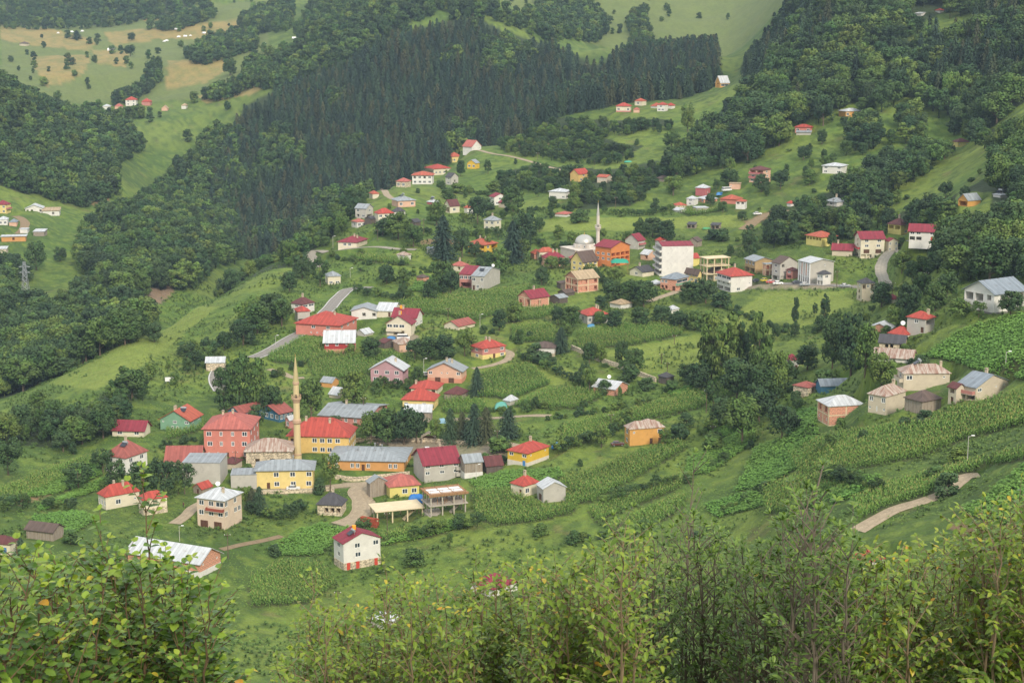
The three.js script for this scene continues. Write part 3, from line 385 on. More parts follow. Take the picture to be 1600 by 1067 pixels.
// ---------------------------------------------------------------- land use: outlines of fields, woods and yards as seen on the survey
const inside = (poly, u, v) => { let c = false; for (let i = 0, j = poly.length - 2; i < poly.length; j = i, i += 2) { const a = poly[i + 1], b = poly[j + 1]; if (a > v !== b > v && u < (poly[j] - poly[i]) * (v - a) / (b - a) + poly[i]) c = !c; } return c; };
const P = (...n) => { const o = { p: n, D0: 0, D1: 9999 }; let x0 = 1e9, x1 = -1e9, y0 = 1e9, y1 = -1e9; for (let i = 0; i < n.length; i += 2) { x0 = Math.min(x0, n[i]); x1 = Math.max(x1, n[i]); y0 = Math.min(y0, n[i + 1]); y1 = Math.max(y1, n[i + 1]); } return Object.assign(o, { x0, x1, y0, y1 }); };
const R = (D0, D1, ...n) => Object.assign(P(...n), { D0, D1 });
const has = (o, u, v, D) => D >= o.D0 && D <= o.D1 && u >= o.x0 && u <= o.x1 && v >= o.y0 && v <= o.y1 && inside(o.p, u, v);
const any = (list, u, v, D) => list.some((o) => has(o, u, v, D));

const WOOD = { // dense broadleaf woods
  right: [R(850, 1700, 1150, 168, 1190, 122, 1225, 68, 1262, -80, 1900, -90, 1900, 180, 1600, 205, 1500, 195, 1470, 160, 1420, 138, 1380, 150, 1300, 182, 1240, 188, 1215, 212, 1180, 228, 1120, 242, 1060, 255, 1030, 268, 1045, 238, 1095, 205, 1130, 182)],
  rightLow: [R(500, 1000, 1450, 332, 1500, 300, 1560, 268, 1600, 250, 1900, 220, 1900, 430, 1600, 405, 1500, 410, 1440, 395, 1480, 345, 1548, 345, 1552, 300, 1500, 300, 1480, 332)],
  rightMid: [R(560, 1000, 1480, 192, 1560, 202, 1900, 178, 1900, 255, 1600, 262, 1562, 272, 1556, 238, 1582, 216, 1520, 206)],
  band: [R(700, 1000, 1190, 345, 1240, 318, 1300, 300, 1345, 262, 1400, 235, 1450, 215, 1490, 232, 1440, 262, 1400, 285, 1350, 312, 1330, 330, 1420, 330, 1470, 318, 1480, 345, 1400, 340, 1365, 345, 1340, 365, 1290, 352, 1250, 366, 1215, 372), R(700, 1100, 1330, 205, 1365, 190, 1375, 215, 1345, 228, 1318, 225), R(700, 1100, 1410, 170, 1440, 168, 1450, 205, 1415, 215)],
  leftHill: [R(1180, 1560, -150, 60, 0, 60, 40, 110, 75, 140, 140, 170, 190, 195, 232, 225, 195, 260, 182, 298, 150, 312, 95, 318, 90, 300, 0, 305, -150, 305)],
  gorge: [R(690, 1330, 135, 345, 170, 322, 260, 292, 335, 305, 372, 352, 372, 395, 330, 405, 312, 432, 262, 452, 255, 478, 210, 505, 130, 542, 95, 562, 70, 600, 72, 640, 20, 662, -150, 660, -150, 400, 0, 405, 30, 470, 110, 468, 140, 440, 128, 400)],
  bank: [R(560, 720, -150, 655, 20, 655, 60, 640, 130, 640, 175, 600, 235, 588, 215, 620, 160, 668, 120, 690, 70, 715, 0, 730, -150, 740)],
  farLeft: [R(1180, 1500, 240, 300, 270, 250, 300, 195, 345, 185, 392, 215, 392, 300, 350, 350, 300, 330)],
  topMid: [R(1500, 2700, 372, 135, 400, 75, 470, 40, 520, -70, 980, -70, 900, 20, 870, 60, 760, 20, 650, 30, 560, 85, 440, 135)],
  topLeft: [R(2150, 3200, -200, -90, 340, -90, 325, 0, 240, 28, 160, 38, 60, 40, -200, 35)],
  ridge: [R(820, 1060, 340, 455, 380, 425, 430, 400, 480, 368, 540, 318, 560, 305, 575, 300, 565, 318, 535, 345, 520, 372, 500, 385, 480, 400, 482, 420, 470, 455, 440, 480, 400, 490, 360, 480)],
  crest: [R(950, 1330, 810, 212, 850, 192, 872, 184, 905, 184, 950, 190, 990, 186, 1040, 186, 1055, 196, 960, 203, 935, 212, 970, 224, 1005, 228, 985, 242, 940, 250, 880, 246, 830, 236, 790, 238, 780, 222), R(900, 1150, 780, 270, 830, 258, 900, 262, 960, 265, 1030, 250, 1050, 265, 1010, 295, 990, 320, 950, 325, 905, 330, 895, 300, 840, 290, 780, 300)],
};
const CLEAR = [R(800, 1700, 1330, 78, 1400, 55, 1500, 8, 1540, 5, 1535, 25, 1480, 45, 1440, 60, 1390, 72, 1350, 84), R(1500, 2600, 640, 30, 700, 10, 720, 40, 660, 60), R(1500, 2600, 770, -30, 840, -20, 835, 20, 780, 15), R(1600, 2600, 395, 60, 470, 45, 465, 65, 400, 95), R(900, 1200, 1225, 190, 1300, 170, 1340, 160, 1340, 190, 1240, 215)];
CLEAR.push(R(850, 1100, 212, 480, 222, 445, 262, 430, 280, 448, 258, 482), R(1050, 1420, 132, 328, 140, 310, 168, 298, 176, 312, 150, 330), R(1150, 1560, 190, 300, 180, 260, 205, 232, 240, 215, 262, 240, 300, 205, 330, 190, 300, 240, 262, 262, 240, 296));
const FIR = [R(1200, 1760, 335, 385, 312, 330, 330, 250, 385, 165, 430, 140, 560, 85, 650, 45, 740, 25, 790, 50, 870, 72, 930, 105, 1000, 62, 1090, 50, 1120, 70, 1125, 115, 1040, 155, 900, 165, 780, 212, 700, 238, 580, 292, 520, 335, 430, 390, 360, 405),
  R(1100, 1700, 1155, 108, 1190, 70, 1225, 20, 1245, -60, 1320, -60, 1290, 20, 1220, 75)];
const FIRCLEAR = [R(1300, 1760, 895, 92, 925, 82, 932, 100, 905, 106)];
const CORN = [ // maize
  P(390, 908, 440, 882, 505, 886, 524, 915, 482, 944, 392, 950), P(590, 838, 664, 826, 668, 836, 592, 847), P(735, 770, 790, 768, 840, 788, 870, 796, 905, 782, 897, 802, 850, 815, 780, 822, 745, 812),
  P(855, 765, 960, 722, 1062, 688, 1072, 702, 1000, 745, 925, 786, 890, 790), P(920, 798, 1000, 772, 1062, 745, 1066, 762, 1000, 790, 930, 818), P(945, 830, 1010, 800, 1075, 775, 1062, 800, 985, 842),
  P(880, 668, 1000, 640, 1135, 598, 1160, 612, 1090, 640, 990, 662, 880, 705), P(850, 612, 930, 610, 940, 622, 900, 640, 800, 636), P(900, 522, 960, 508, 1075, 506, 1065, 524, 990, 540, 905, 548), P(800, 512, 862, 508, 872, 535, 800, 535), P(780, 470, 810, 470, 812, 485, 880, 480, 850, 498, 790, 505),
  P(600, 478, 660, 465, 720, 462, 760, 458, 830, 448, 812, 468, 780, 490, 735, 505, 690, 492, 640, 490), P(480, 568, 560, 556, 605, 552, 630, 560, 578, 585, 495, 598), P(418, 540, 470, 528, 552, 552, 470, 570, 420, 566), P(742, 585, 830, 572, 860, 600, 800, 625, 745, 620), P(560, 580, 580, 600, 560, 625, 530, 620), P(700, 620, 760, 632, 760, 648, 690, 645),
  P(1230, 715, 1290, 685, 1400, 668, 1500, 640, 1700, 590, 1700, 640, 1500, 690, 1440, 716, 1320, 738, 1250, 745), P(1330, 790, 1370, 768, 1480, 738, 1545, 722, 1700, 670, 1700, 705, 1540, 730, 1480, 765, 1400, 792, 1340, 815), P(0, 768, 80, 735, 160, 708, 168, 722, 120, 742, 20, 790, -60, 800), P(260, 655, 315, 655, 318, 672, 260, 690), P(545, 400, 640, 405, 640, 415, 560, 408), P(1050, 328, 1090, 325, 1130, 330, 1080, 338),
];
const BEAN = [ // leafy vegetables and beans
  P(425, 856, 470, 828, 535, 815, 548, 828, 520, 848, 500, 868, 445, 870), P(733, 752, 790, 738, 875, 735, 880, 748, 800, 768, 748, 770), P(80, 745, 150, 720, 160, 742, 90, 772, 40, 778), P(1075, 720, 1130, 690, 1180, 660, 1180, 690, 1110, 740, 1070, 745), P(1040, 615, 1100, 600, 1135, 588, 1135, 598, 1060, 622), P(1440, 560, 1500, 520, 1560, 500, 1700, 470, 1700, 590, 1600, 595, 1545, 585, 1470, 560), P(1560, 760, 1620, 715, 1700, 700, 1700, 830, 1600, 830, 1500, 800, 1540, 785),
  P(580, 855, 600, 850, 700, 815, 730, 812, 735, 822, 640, 846), P(50, 810, 120, 800, 150, 812, 110, 838, 50, 830), P(660, 430, 700, 440, 690, 460, 640, 455), P(1240, 640, 1275, 640, 1280, 690, 1225, 710), P(1300, 750, 1380, 745, 1340, 775, 1300, 790), P(1100, 790, 1180, 770, 1200, 790, 1120, 810), P(170, 745, 155, 765, 90, 790, 60, 800, 60, 795),
];
BEAN.push(P(1180, 702, 1238, 682, 1262, 722, 1205, 758, 1150, 770), P(1100, 672, 1150, 655, 1170, 662, 1120, 690)); CORN.push(P(1190, 768, 1250, 748, 1325, 745, 1330, 772, 1250, 802, 1195, 806));
const MOW = [ // hay meadow, pale and yellowish
  R(560, 800, 930, 552, 1000, 540, 1100, 520, 1110, 560, 1060, 580, 1010, 585, 960, 572), R(560, 900, 1130, 500, 1200, 455, 1340, 455, 1330, 480, 1280, 500, 1180, 545, 1130, 545), P(760, 580, 860, 568, 900, 580, 890, 600, 800, 605), R(560, 800, 75, 600, 140, 550, 300, 478, 340, 480, 240, 560, 150, 610), R(700, 1100, 1280, 300, 1380, 260, 1430, 258, 1420, 290, 1350, 310), R(700, 1000, 1480, 260, 1560, 215, 1540, 235), R(800, 1000, 830, 345, 900, 340, 1040, 340, 1165, 335, 1165, 355, 1040, 358, 830, 362), R(850, 1100, 280, 370, 440, 350, 540, 325),
];
const TAN = [R(1700, 2600, 45, 88, 140, 85, 135, 108, 110, 128, 70, 135), R(1600, 2600, 0, 40, 80, 45, 150, 62, 140, 80, 60, 72, 0, 62), R(1600, 2600, 160, 52, 260, 40, 340, 35, 400, 20, 400, 40, 320, 62, 250, 60, 180, 72), R(1600, 2600, 145, 78, 200, 80, 195, 105, 150, 100), R(1600, 2600, 260, 95, 340, 90, 360, 105, 320, 130, 260, 140), R(1500, 2600, 310, 150, 400, 128, 440, 120, 400, 145, 320, 162), R(1600, 2600, 225, 25, 250, 22, 250, 32, 225, 33)];
const OLIVE = [R(1700, 3300, 780, 0, 1000, -20, 1300, -60, 1300, 100, 1130, 130, 900, 60), R(1600, 3300, 0, 30, 420, 0, 420, 150, 60, 165, 0, 160)];
const DIRT = [P(20, 782, 60, 770, 108, 745, 112, 752, 60, 782, 25, 790), P(1510, 540, 1560, 530, 1580, 538, 1530, 548), R(1100, 1400, 138, 315, 165, 302, 170, 312, 150, 325), P(800, 222, 850, 220, 875, 232, 820, 232), P(1165, 345, 1200, 330, 1220, 325, 1200, 340, 1172, 358), P(1480, 820, 1520, 815, 1550, 830, 1500, 835), R(1100, 1600, 365, 378, 385, 375, 385, 388, 365, 395), P(650, 375, 700, 372, 745, 382, 660, 382)];
const ROCK = [R(880, 1100, 222, 470, 232, 450, 262, 440, 272, 452, 250, 475)];
const YARD = [P(575, 690, 640, 684, 700, 686, 800, 700, 790, 712, 700, 714, 640, 716, 625, 702), P(560, 752, 640, 748, 660, 756, 600, 760), P(395, 765, 490, 762, 560, 752, 562, 760, 490, 768, 400, 772), P(1150, 445, 1270, 440, 1340, 445, 1340, 450, 1160, 452), P(600, 520, 650, 522, 655, 540, 625, 545)];
const woods = Object.values(WOOD).flat();
const cropAt = (u, v, D) => any(CORN, u, v, D) ? 1 : any(BEAN, u, v, D) ? 2 : 0;
const woodAt = (u, v, D) => any(woods, u, v, D) && !any(CLEAR, u, v, D);

function noiseTexture(n, fn, srgb = true) {
  const d = new Uint8Array(n * n * 4);
  for (let j = 0; j < n; j++) for (let i = 0; i < n; i++) { const c = fn(i / n, j / n, i, j), o = (j * n + i) * 4; d[o] = clamp(c[0], 0, 255); d[o + 1] = clamp(c[1], 0, 255); d[o + 2] = clamp(c[2], 0, 255); d[o + 3] = 255; }
  const t = new THREE.DataTexture(d, n, n); t.wrapS = t.wrapT = THREE.RepeatWrapping; t.magFilter = THREE.LinearFilter; if (srgb) t.colorSpace = THREE.SRGBColorSpace; t.needsUpdate = true; return t;
}
const hashw = (i, j, n) => hash(((i % n) + n) % n, ((j % n) + n) % n);
function tnoise(x, y, n) { const i = Math.floor(x), j = Math.floor(y), a = x - i, b = y - j, s = a * a * (3 - 2 * a), t = b * b * (3 - 2 * b); return lerp(lerp(hashw(i, j, n), hashw(i + 1, j, n), s), lerp(hashw(i, j + 1, n), hashw(i + 1, j + 1, n), s), t); }
const tfbm = (u, v, n, o) => { let a = 0, k = 0.5, m = 0; for (let q = 0; q < o; q++) { a += k * tnoise(u * n, v * n, n); m += k; n *= 2; k *= 0.6; } return a / m; };
const grassMap = noiseTexture(512, (u, v) => { const a = tfbm(u, v, 16, 5), b = tfbm(u + 0.37, v + 0.11, 128, 2), k = 0.82 + 0.2 * a + 0.22 * (b - 0.5); return [244 * k, 246 * k, 236 * k]; });
const grassBump = noiseTexture(256, (u, v) => { const k = 255 * tfbm(u, v, 32, 3); return [k, k, k]; }, false);

// roads and tracks
function ribbon(name, label, pts, width, mat, o = {}) {
  const c = o.curve, len = c.getLength(), n = Math.ceil(len / 2.2), M = 5, p = [], uv = [], id = [];
  for (let i = 0; i <= n; i++) {
    const q = c.getPointAt(i / n), t = c.getTangentAt(i / n), s = new THREE.Vector3(-t.z, 0, t.x).normalize(), w = width * (1 + (o.ragged ?? 0.12) * (fbm(i * 0.4, width) - 0.5) * 2);
    let hm = -1e9; for (let k = -2; k <= 2; k++) hm = Math.max(hm, ground(q.x + s.x * k / 4 * w, q.z + s.z * k / 4 * w));
    for (let k = 0; k < M; k++) { const e = (k / (M - 1) - 0.5) * w, x = q.x + s.x * e, z = q.z + s.z * e; p.push(x, lerp(ground(x, z), hm, 0.6) + 0.1, z); uv.push(k / (M - 1) * width / 4, i / n * len / 4); }
    if (i) for (let k = 0; k < M - 1; k++) { const a = (i - 1) * M + k, b = i * M + k; id.push(a, a + 1, b, a + 1, b + 1, b); }
  }
  const g = new THREE.BufferGeometry(); g.setAttribute('position', new THREE.Float32BufferAttribute(p, 3)); g.setAttribute('uv', new THREE.Float32BufferAttribute(uv, 2)); g.setIndex(id); g.computeVertexNormals();
  tag(mesh(name, g, mat), label, null, null, 'structure');
  return c;
}
const speck = noiseTexture(256, (u, v) => { const k = 0.78 + 0.32 * tfbm(u, v, 8, 5) + 0.1 * (tfbm(u, v, 64, 1) - 0.5); return [235 * k, 232 * k, 228 * k]; });
const mAsphalt = new THREE.MeshStandardMaterial({ color: lin(158, 154, 148), map: speck, roughness: 0.95 }), mDirt = new THREE.MeshStandardMaterial({ color: lin(188, 172, 146), map: speck, roughness: 1 }), mConcreteRoad = new THREE.MeshStandardMaterial({ color: lin(184, 178, 164), map: speck, roughness: 1 }), mBrownDirt = new THREE.MeshStandardMaterial({ color: lin(158, 138, 108), map: speck, roughness: 1 }), mPaint = new THREE.MeshStandardMaterial({ color: lin(205, 205, 200), roughness: 0.9 });
const ROADS = [
  ['asphalt_road', 'grey asphalt road curving up past the coral building', [[395, 562], [430, 543], [462, 524], [490, 508], [512, 484], [528, 466], [548, 452], [580, 448]], 6.5, mAsphalt, { ragged: 0 }],
  ['asphalt_road', 'bend of the asphalt road behind the poplars', [[345, 612], [337, 596], [338, 584], [346, 575], [358, 570]], 6, mAsphalt, { ragged: 0 }],
  ['village_road', 'pale loop of road in front of the crimson roofed bungalow', [[502, 418], [490, 406], [486, 397], [496, 391], [525, 388], [560, 388], [590, 385], [620, 389], [650, 391]], 5.5, mConcreteRoad],
  ['dirt_road', 'pale dirt road between the stone hut and the wooden hut', [[640, 748], [600, 752], [572, 758], [560, 768], [568, 785], [566, 800], [552, 812], [530, 822]], 7, mDirt],
  ['dirt_road', 'pale lane in front of the yellow house with the grey roof', [[402, 770], [450, 766], [500, 763], [545, 758], [570, 756]], 5, mDirt],
  ['dirt_road', 'pale lane running to the playground corner', [[860, 648], [800, 652], [745, 655], [700, 656]], 4, mDirt],
  ['dirt_road', 'curving driveway below the salmon house', [[738, 580], [765, 572], [790, 563], [797, 552], [785, 545]], 3.5, mDirt],
  ['dirt_road', 'pale dirt road on the near right slope', [[1340, 838], [1362, 818], [1400, 797], [1440, 784], [1476, 770], [1496, 756], [1512, 742], [1532, 731]], 3.6, mDirt, { ragged: 0.2 }],
  ['concrete_road', 'pale concrete road climbing past the tall beige building', [[1388, 452], [1381, 436], [1377, 420], [1383, 404], [1402, 392], [1430, 380], [1460, 371], [1482, 362]], 5, mConcreteRoad],
  ['town_street', 'town street in front of the row of shops', [[1150, 446], [1190, 443], [1240, 444], [1290, 446], [1340, 449], [1380, 450]], 6, mAsphalt, { ragged: 0 }],
  ['dirt_track', 'grey track below the brick house with green awning', [[1010, 474], [1030, 465], [1050, 458], [1066, 452]], 4, mDirt],
  ['dirt_track', 'brown dirt track near the white house at the meadow edge', [[1162, 362], [1172, 352], [1190, 340], [1212, 331], [1240, 328]], 6, mBrownDirt],
  ['dirt_track', 'brown track crossing the lower meadow', [[345, 858], [380, 851], [410, 845], [440, 838]], 3, mBrownDirt],
  ['dirt_track', 'pair of wheel tracks beside the beige three storey house', [[272, 820], [290, 806], [300, 795], [318, 785], [345, 776]], 4, mDirt],
  ['dirt_track', 'pale ridge lane above the yellow chalet', [[735, 236], [770, 240], [800, 245], [840, 256], [875, 265], [890, 268]], 4, mDirt],
  ['dirt_track', 'pale lane climbing through the ridge houses', [[615, 312], [605, 305], [597, 297], [600, 290]], 4, mDirt],
  ['dirt_track', 'pale lane beside the yellow house with the red roof', [[770, 712], [785, 704], [795, 697], [806, 690]], 5, mDirt],
  ['dirt_track', 'grey lane between the houses of the left hamlet', [[28, 366], [36, 356], [38, 348], [30, 340], [22, 336]], 6, mBrownDirt, { D0: 800 }],
  ['dirt_track', 'earth path along the far wooded slope', [[420, 577], [440, 582], [460, 592], [475, 590]], 3, mDirt],
];
const roadCurves = ROADS.map((r) => new THREE.CatmullRomCurve3(r[2].map(([u, v]) => { const p = at(u, v, r[5]?.D0 ?? 150); p.y = 0; return p; }), false, 'centripetal'));
{ // cuttings and banks: level the land across each road
  const pts = roadCurves.flatMap((c, k) => { const n = Math.ceil(c.getLength() / 1.5), q = c.getSpacedPoints(n), y = q.map((p) => ground(p.x, p.z)); return q.map((p, i) => { let s = 0, m = 0; for (let d = -5; d <= 5; d++) if (y[i + d] !== undefined) { s += y[i + d]; m++; } return { x: p.x, z: p.z, y: s / m, w: ROADS[k][3] / 2 + 0.4 }; }); });
  const bins = new Map(); for (const p of pts) { const k = Math.floor(-p.z / 20); for (const q of [k - 1, k, k + 1]) { if (!bins.has(q)) bins.set(q, []); bins.get(q).push(p); } }
  for (let j = 0; j < NR; j++) { const D = rows[j], list = bins.get(Math.floor(D / 20)); if (!list) continue; for (let i = 0; i < NT; i++) { const x = lerp(T0, T1, i / (NT - 1)) * D; let wm = 0, ws = 0, ys = 0; for (const p of list) { const dx = x - p.x; if (Math.abs(dx) > 9) continue; const d = Math.hypot(dx, D + p.z) - p.w; if (d > 4) continue; const w = 1 - sst(0.3, 4, d), q = w / (0.3 + Math.max(0, d + p.w)) ** 2; ws += q; ys += q * p.y; wm = Math.max(wm, w); } if (wm) HT[j * NT + i] = lerp(HT[j * NT + i], ys / ws, wm); } }
}
{
  const cols = new Float32Array(NT * NR * 3), pos = new Float32Array(NT * NR * 3), uv = new Float32Array(NT * NR * 2);
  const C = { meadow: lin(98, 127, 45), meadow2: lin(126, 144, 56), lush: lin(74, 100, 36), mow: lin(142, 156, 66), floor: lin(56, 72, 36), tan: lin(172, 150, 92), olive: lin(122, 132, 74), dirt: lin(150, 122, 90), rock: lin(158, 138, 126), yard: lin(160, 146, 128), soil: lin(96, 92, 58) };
  const c = new THREE.Color();
  for (let j = 0; j < NR; j++) for (let i = 0; i < NT; i++) {
    const k = j * NT + i, D = rows[j], x = lerp(T0, T1, i / (NT - 1)) * D, y = HT[k];
    pos.set([x, y, -D], k * 3); uv.set([(x * 0.83 + D * 0.56) / 37, (D * 0.83 - x * 0.56) / 37], k * 2);
    const q = pix(x, y, -D), wob = 900 / D * 2.2, u = q[0] + (fbm(x / 6, D / 6) - 0.5) * wob * 3, v = q[1] + (fbm(x / 6 + 50, D / 6) - 0.5) * wob;
    const n1 = fbm(x / 38 + 11, D / 38), n2 = fbm(x / 7, D / 7 + 5, 3), n3 = fbm(x / 110, D / 110 + 70, 3), n4 = fbm(x / 2.6 + 7, D / 2.6, 2);
    c.copy(C.meadow).lerp(C.meadow2, sst(0.35, 0.7, n1)).lerp(C.lush, sst(0.5, 0.75, n3) * 0.7 + 0.25 * sst(0.5, 0.7, n2));
    c.lerp(C.lush, 0.75 * sst(0.5, 0.72, n4)).lerp(C.meadow2, 0.7 * sst(0.48, 0.22, n4)); c.lerp(C.dirt, 0.3 * sst(0.68, 0.8, n2) * sst(0.45, 0.6, n1));
    if (any(OLIVE, u, v, D)) c.lerp(C.olive, 0.55 + 0.4 * n2);
    if (any(MOW, u, v, D)) c.lerp(C.mow, 0.55 + 0.4 * n2);
    if (any(TAN, u, v, D)) c.copy(C.tan).lerp(C.olive, 0.6 * sst(0.4, 0.7, n2));
    if (D > 560 && D < 1100 && u > 930 && u < 1350) c.lerp(C.mow, 0.1 * n2);
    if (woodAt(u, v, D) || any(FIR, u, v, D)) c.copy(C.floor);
    const cr = cropAt(u, v, D); if (cr) c.copy(C.soil).lerp(C.lush, 0.5 * n2 + 0.2);
    if (any(DIRT, u, v, D)) c.copy(C.dirt).lerp(C.meadow, 0.5 * sst(0.5, 0.7, n2));
    if (any(ROCK, u, v, D)) c.copy(C.rock).lerp(C.dirt, n2);
    if (any(YARD, u, v, D)) c.copy(C.yard).lerp(C.olive, 0.45 * sst(0.45, 0.7, n2));
    cols.set([c.r, c.g, c.b], k * 3);
  }
  const idx = new Uint32Array((NT - 1) * (NR - 1) * 6); let o = 0;
  for (let j = 0; j < NR - 1; j++) for (let i = 0; i < NT - 1; i++) { const a = j * NT + i; idx[o++] = a; idx[o++] = a + 1; idx[o++] = a + NT; idx[o++] = a + 1; idx[o++] = a + NT + 1; idx[o++] = a + NT; }
  const g = new THREE.BufferGeometry();
  g.setAttribute('position', new THREE.BufferAttribute(pos, 3)); g.setAttribute('uv', new THREE.BufferAttribute(uv, 2)); g.setAttribute('color', new THREE.BufferAttribute(cols, 3)); g.setIndex(new THREE.BufferAttribute(idx, 1)); g.computeVertexNormals();
  tag(mesh('hillside_ground', g, new THREE.MeshStandardMaterial({ vertexColors: true, map: grassMap, bumpMap: grassBump, bumpScale: 0.4, roughness: 1 })), 'green valley floor and hillsides under the village', null, null, 'structure');
}

ROADS.forEach((r, i) => ribbon(r[0], r[1], r[2], r[3], r[4], { ...r[5], curve: roadCurves[i] }));
// ---------------------------------------------------------------- surfaces of buildings
const stuccoMap = noiseTexture(256, (u, v) => { const k = 0.9 + 0.13 * tfbm(u, v, 4, 5) - 0.05 * sst(0.62, 0.8, tfbm(u + 0.3, v, 6, 3)); return [245 * k, 243 * k, 240 * k]; });
const brickMap = noiseTexture(256, (u, v, i, j) => { const row = Math.floor(v * 12), x = u * 6 + (row % 2) * 0.5, fx = x - Math.floor(x), fy = v * 12 - row, m = fx < 0.05 || fy < 0.12, k = 0.75 + 0.4 * hashw(Math.floor(x) % 6, row, 97) + 0.1 * (tfbm(u, v, 16, 2) - 0.5); return m ? [205, 190, 178] : [222 * k, 158 * k, 132 * k]; });
const stoneMap = noiseTexture(256, (u, v) => { let d1 = 9, d2 = 9, id = 0; const n = 9, x = u * n, y = v * n; for (let a = -1; a <= 1; a++) for (let b = -1; b <= 1; b++) { const i = Math.floor(x) + a, j = Math.floor(y) + b, px = i + hashw(i, j, n), py = j + hashw(i + 31 * 9, j + 7, n), d = Math.hypot(x - px, (y - py) * 1.3); if (d < d1) { d2 = d1; d1 = d; id = hashw(i * 3, j * 5, 63); } else if (d < d2) d2 = d; } const k = (d2 - d1 < 0.09 ? 1.12 : 0.72 + 0.4 * id) * (0.9 + 0.2 * tfbm(u, v, 16, 3)); return [218 * k, 208 * k, 190 * k]; });
const plankMap = noiseTexture(256, (u, v) => { const n = 12, i = Math.floor(u * n), f = u * n - i, k = (f < 0.09 ? 0.45 : 0.72 + 0.42 * hashw(i, 3, 64)) * (0.8 + 0.35 * tnoise(u * 96, v * 6, 96) + 0.1 * tfbm(u, v, 8, 3)); return [235 * k, 228 * k, 220 * k]; });
const sheetMap = noiseTexture(256, (u, v) => { const n = 6, i = Math.floor(u * n), f = u * n - i, w = sst(0.6, 0.78, tfbm(u + 0.2, v * 0.5, 6, 4)), k = (f < 0.06 ? 0.78 : 1) * (0.8 + 0.13 * hashw(i, 9, 64) + 0.22 * tfbm(u, v, 4, 4)); return [lerp(242, 205, w) * k, lerp(242, 190, w) * k, lerp(242, 180, w) * k]; });
const rustMap = noiseTexture(256, (u, v) => { const n = 16, i = Math.floor(u * n), f = u * n - i, r = hashw(i, 17, 97), st = sst(0.3, 0.85, 0.32 * r + 0.5 * tnoise(u * 64, v * 5, 64) + 0.5 * (tfbm(u, v, 4, 4) - 0.3)), k = f < 0.08 ? 0.82 : 1; return [lerp(188, 144, st) * k, lerp(176, 108, st) * k, lerp(162, 92, st) * k]; });
const ribMap = noiseTexture(256, (u) => { const k = 128 + 127 * Math.sin(u * Math.PI * 2 * 16); return [k, k, k]; }, false);
const scaled = (t, w, h = w) => { const c = t.clone(); c.repeat.set(1 / w, 1 / h); c.needsUpdate = true; return c; };
const TEX = { stucco: scaled(stuccoMap, 7), brick: scaled(brickMap, 1.6, 1.1), stone: scaled(stoneMap, 4.5), wood: scaled(plankMap, 2.6, 5), sheet: scaled(sheetMap, 6, 8), rust: scaled(rustMap, 7, 9) }, ribs = scaled(ribMap, 4);
const calm = ([r, g, b], k) => { const m = 0.3 * r + 0.6 * g + 0.1 * b; return [lerp(r, m, k), lerp(g, m, k), lerp(b, m, k)]; };
const cache = new Map();
const keep = (k, f) => { if (!cache.has(k)) cache.set(k, f()); return cache.get(k); };
const COL = { white: [238, 236, 230], cream: [236, 226, 198], beige: [218, 204, 178], yellow: [244, 218, 132], lemon: [238, 222, 120], ochre: [238, 198, 108], orange: [232, 164, 88], amber: [236, 170, 80], coral: [230, 136, 118], salmon: [230, 150, 118], peach: [238, 188, 158], lilac: [206, 158, 166], pink: [214, 138, 128], red: [196, 62, 62], green: [128, 182, 146], blue: [58, 122, 158], grey: [200, 196, 186], dgrey: [136, 134, 130], tan: [190, 160, 110], rose: [204, 108, 112], sand: [234, 208, 182], tangerine: [244, 142, 70], bright: [244, 196, 40] };
const ROOFC = { red: [196, 72, 56], orange: [198, 92, 64], crimson: [156, 46, 62], salmon: [196, 102, 88], maroon: [112, 56, 54], brown: [104, 84, 74], dark: [80, 78, 82], grey: [158, 166, 170], steel: [138, 150, 160], white: [206, 210, 212], tan: [190, 164, 126], brick: [172, 88, 76] };
function wallMat(c) { return keep('w' + c, () => { const [kind, col] = c.includes(':') ? c.split(':') : ['stucco', c], k = kind === 'wood' ? [168, 156, 142] : kind === 'brick' ? [250, 240, 232] : [232, 224, 210]; return new THREE.MeshStandardMaterial({ color: lin(...calm(COL[col] ?? (col === 'dark' ? [110, 100, 94] : k), 0.16)), map: TEX[kind], roughness: 0.95 }); }); }
function roofMat(c) { return keep('r' + c, () => c === 'rust' ? new THREE.MeshStandardMaterial({ map: TEX.rust, bumpMap: ribs, bumpScale: 0.03, roughness: 0.8 }) : new THREE.MeshStandardMaterial({ color: lin(...calm(ROOFC[c], 0.13)), map: TEX.sheet, bumpMap: ribs, bumpScale: 0.03, roughness: c === 'grey' || c === 'white' || c === 'steel' ? 0.6 : 0.75 })); }
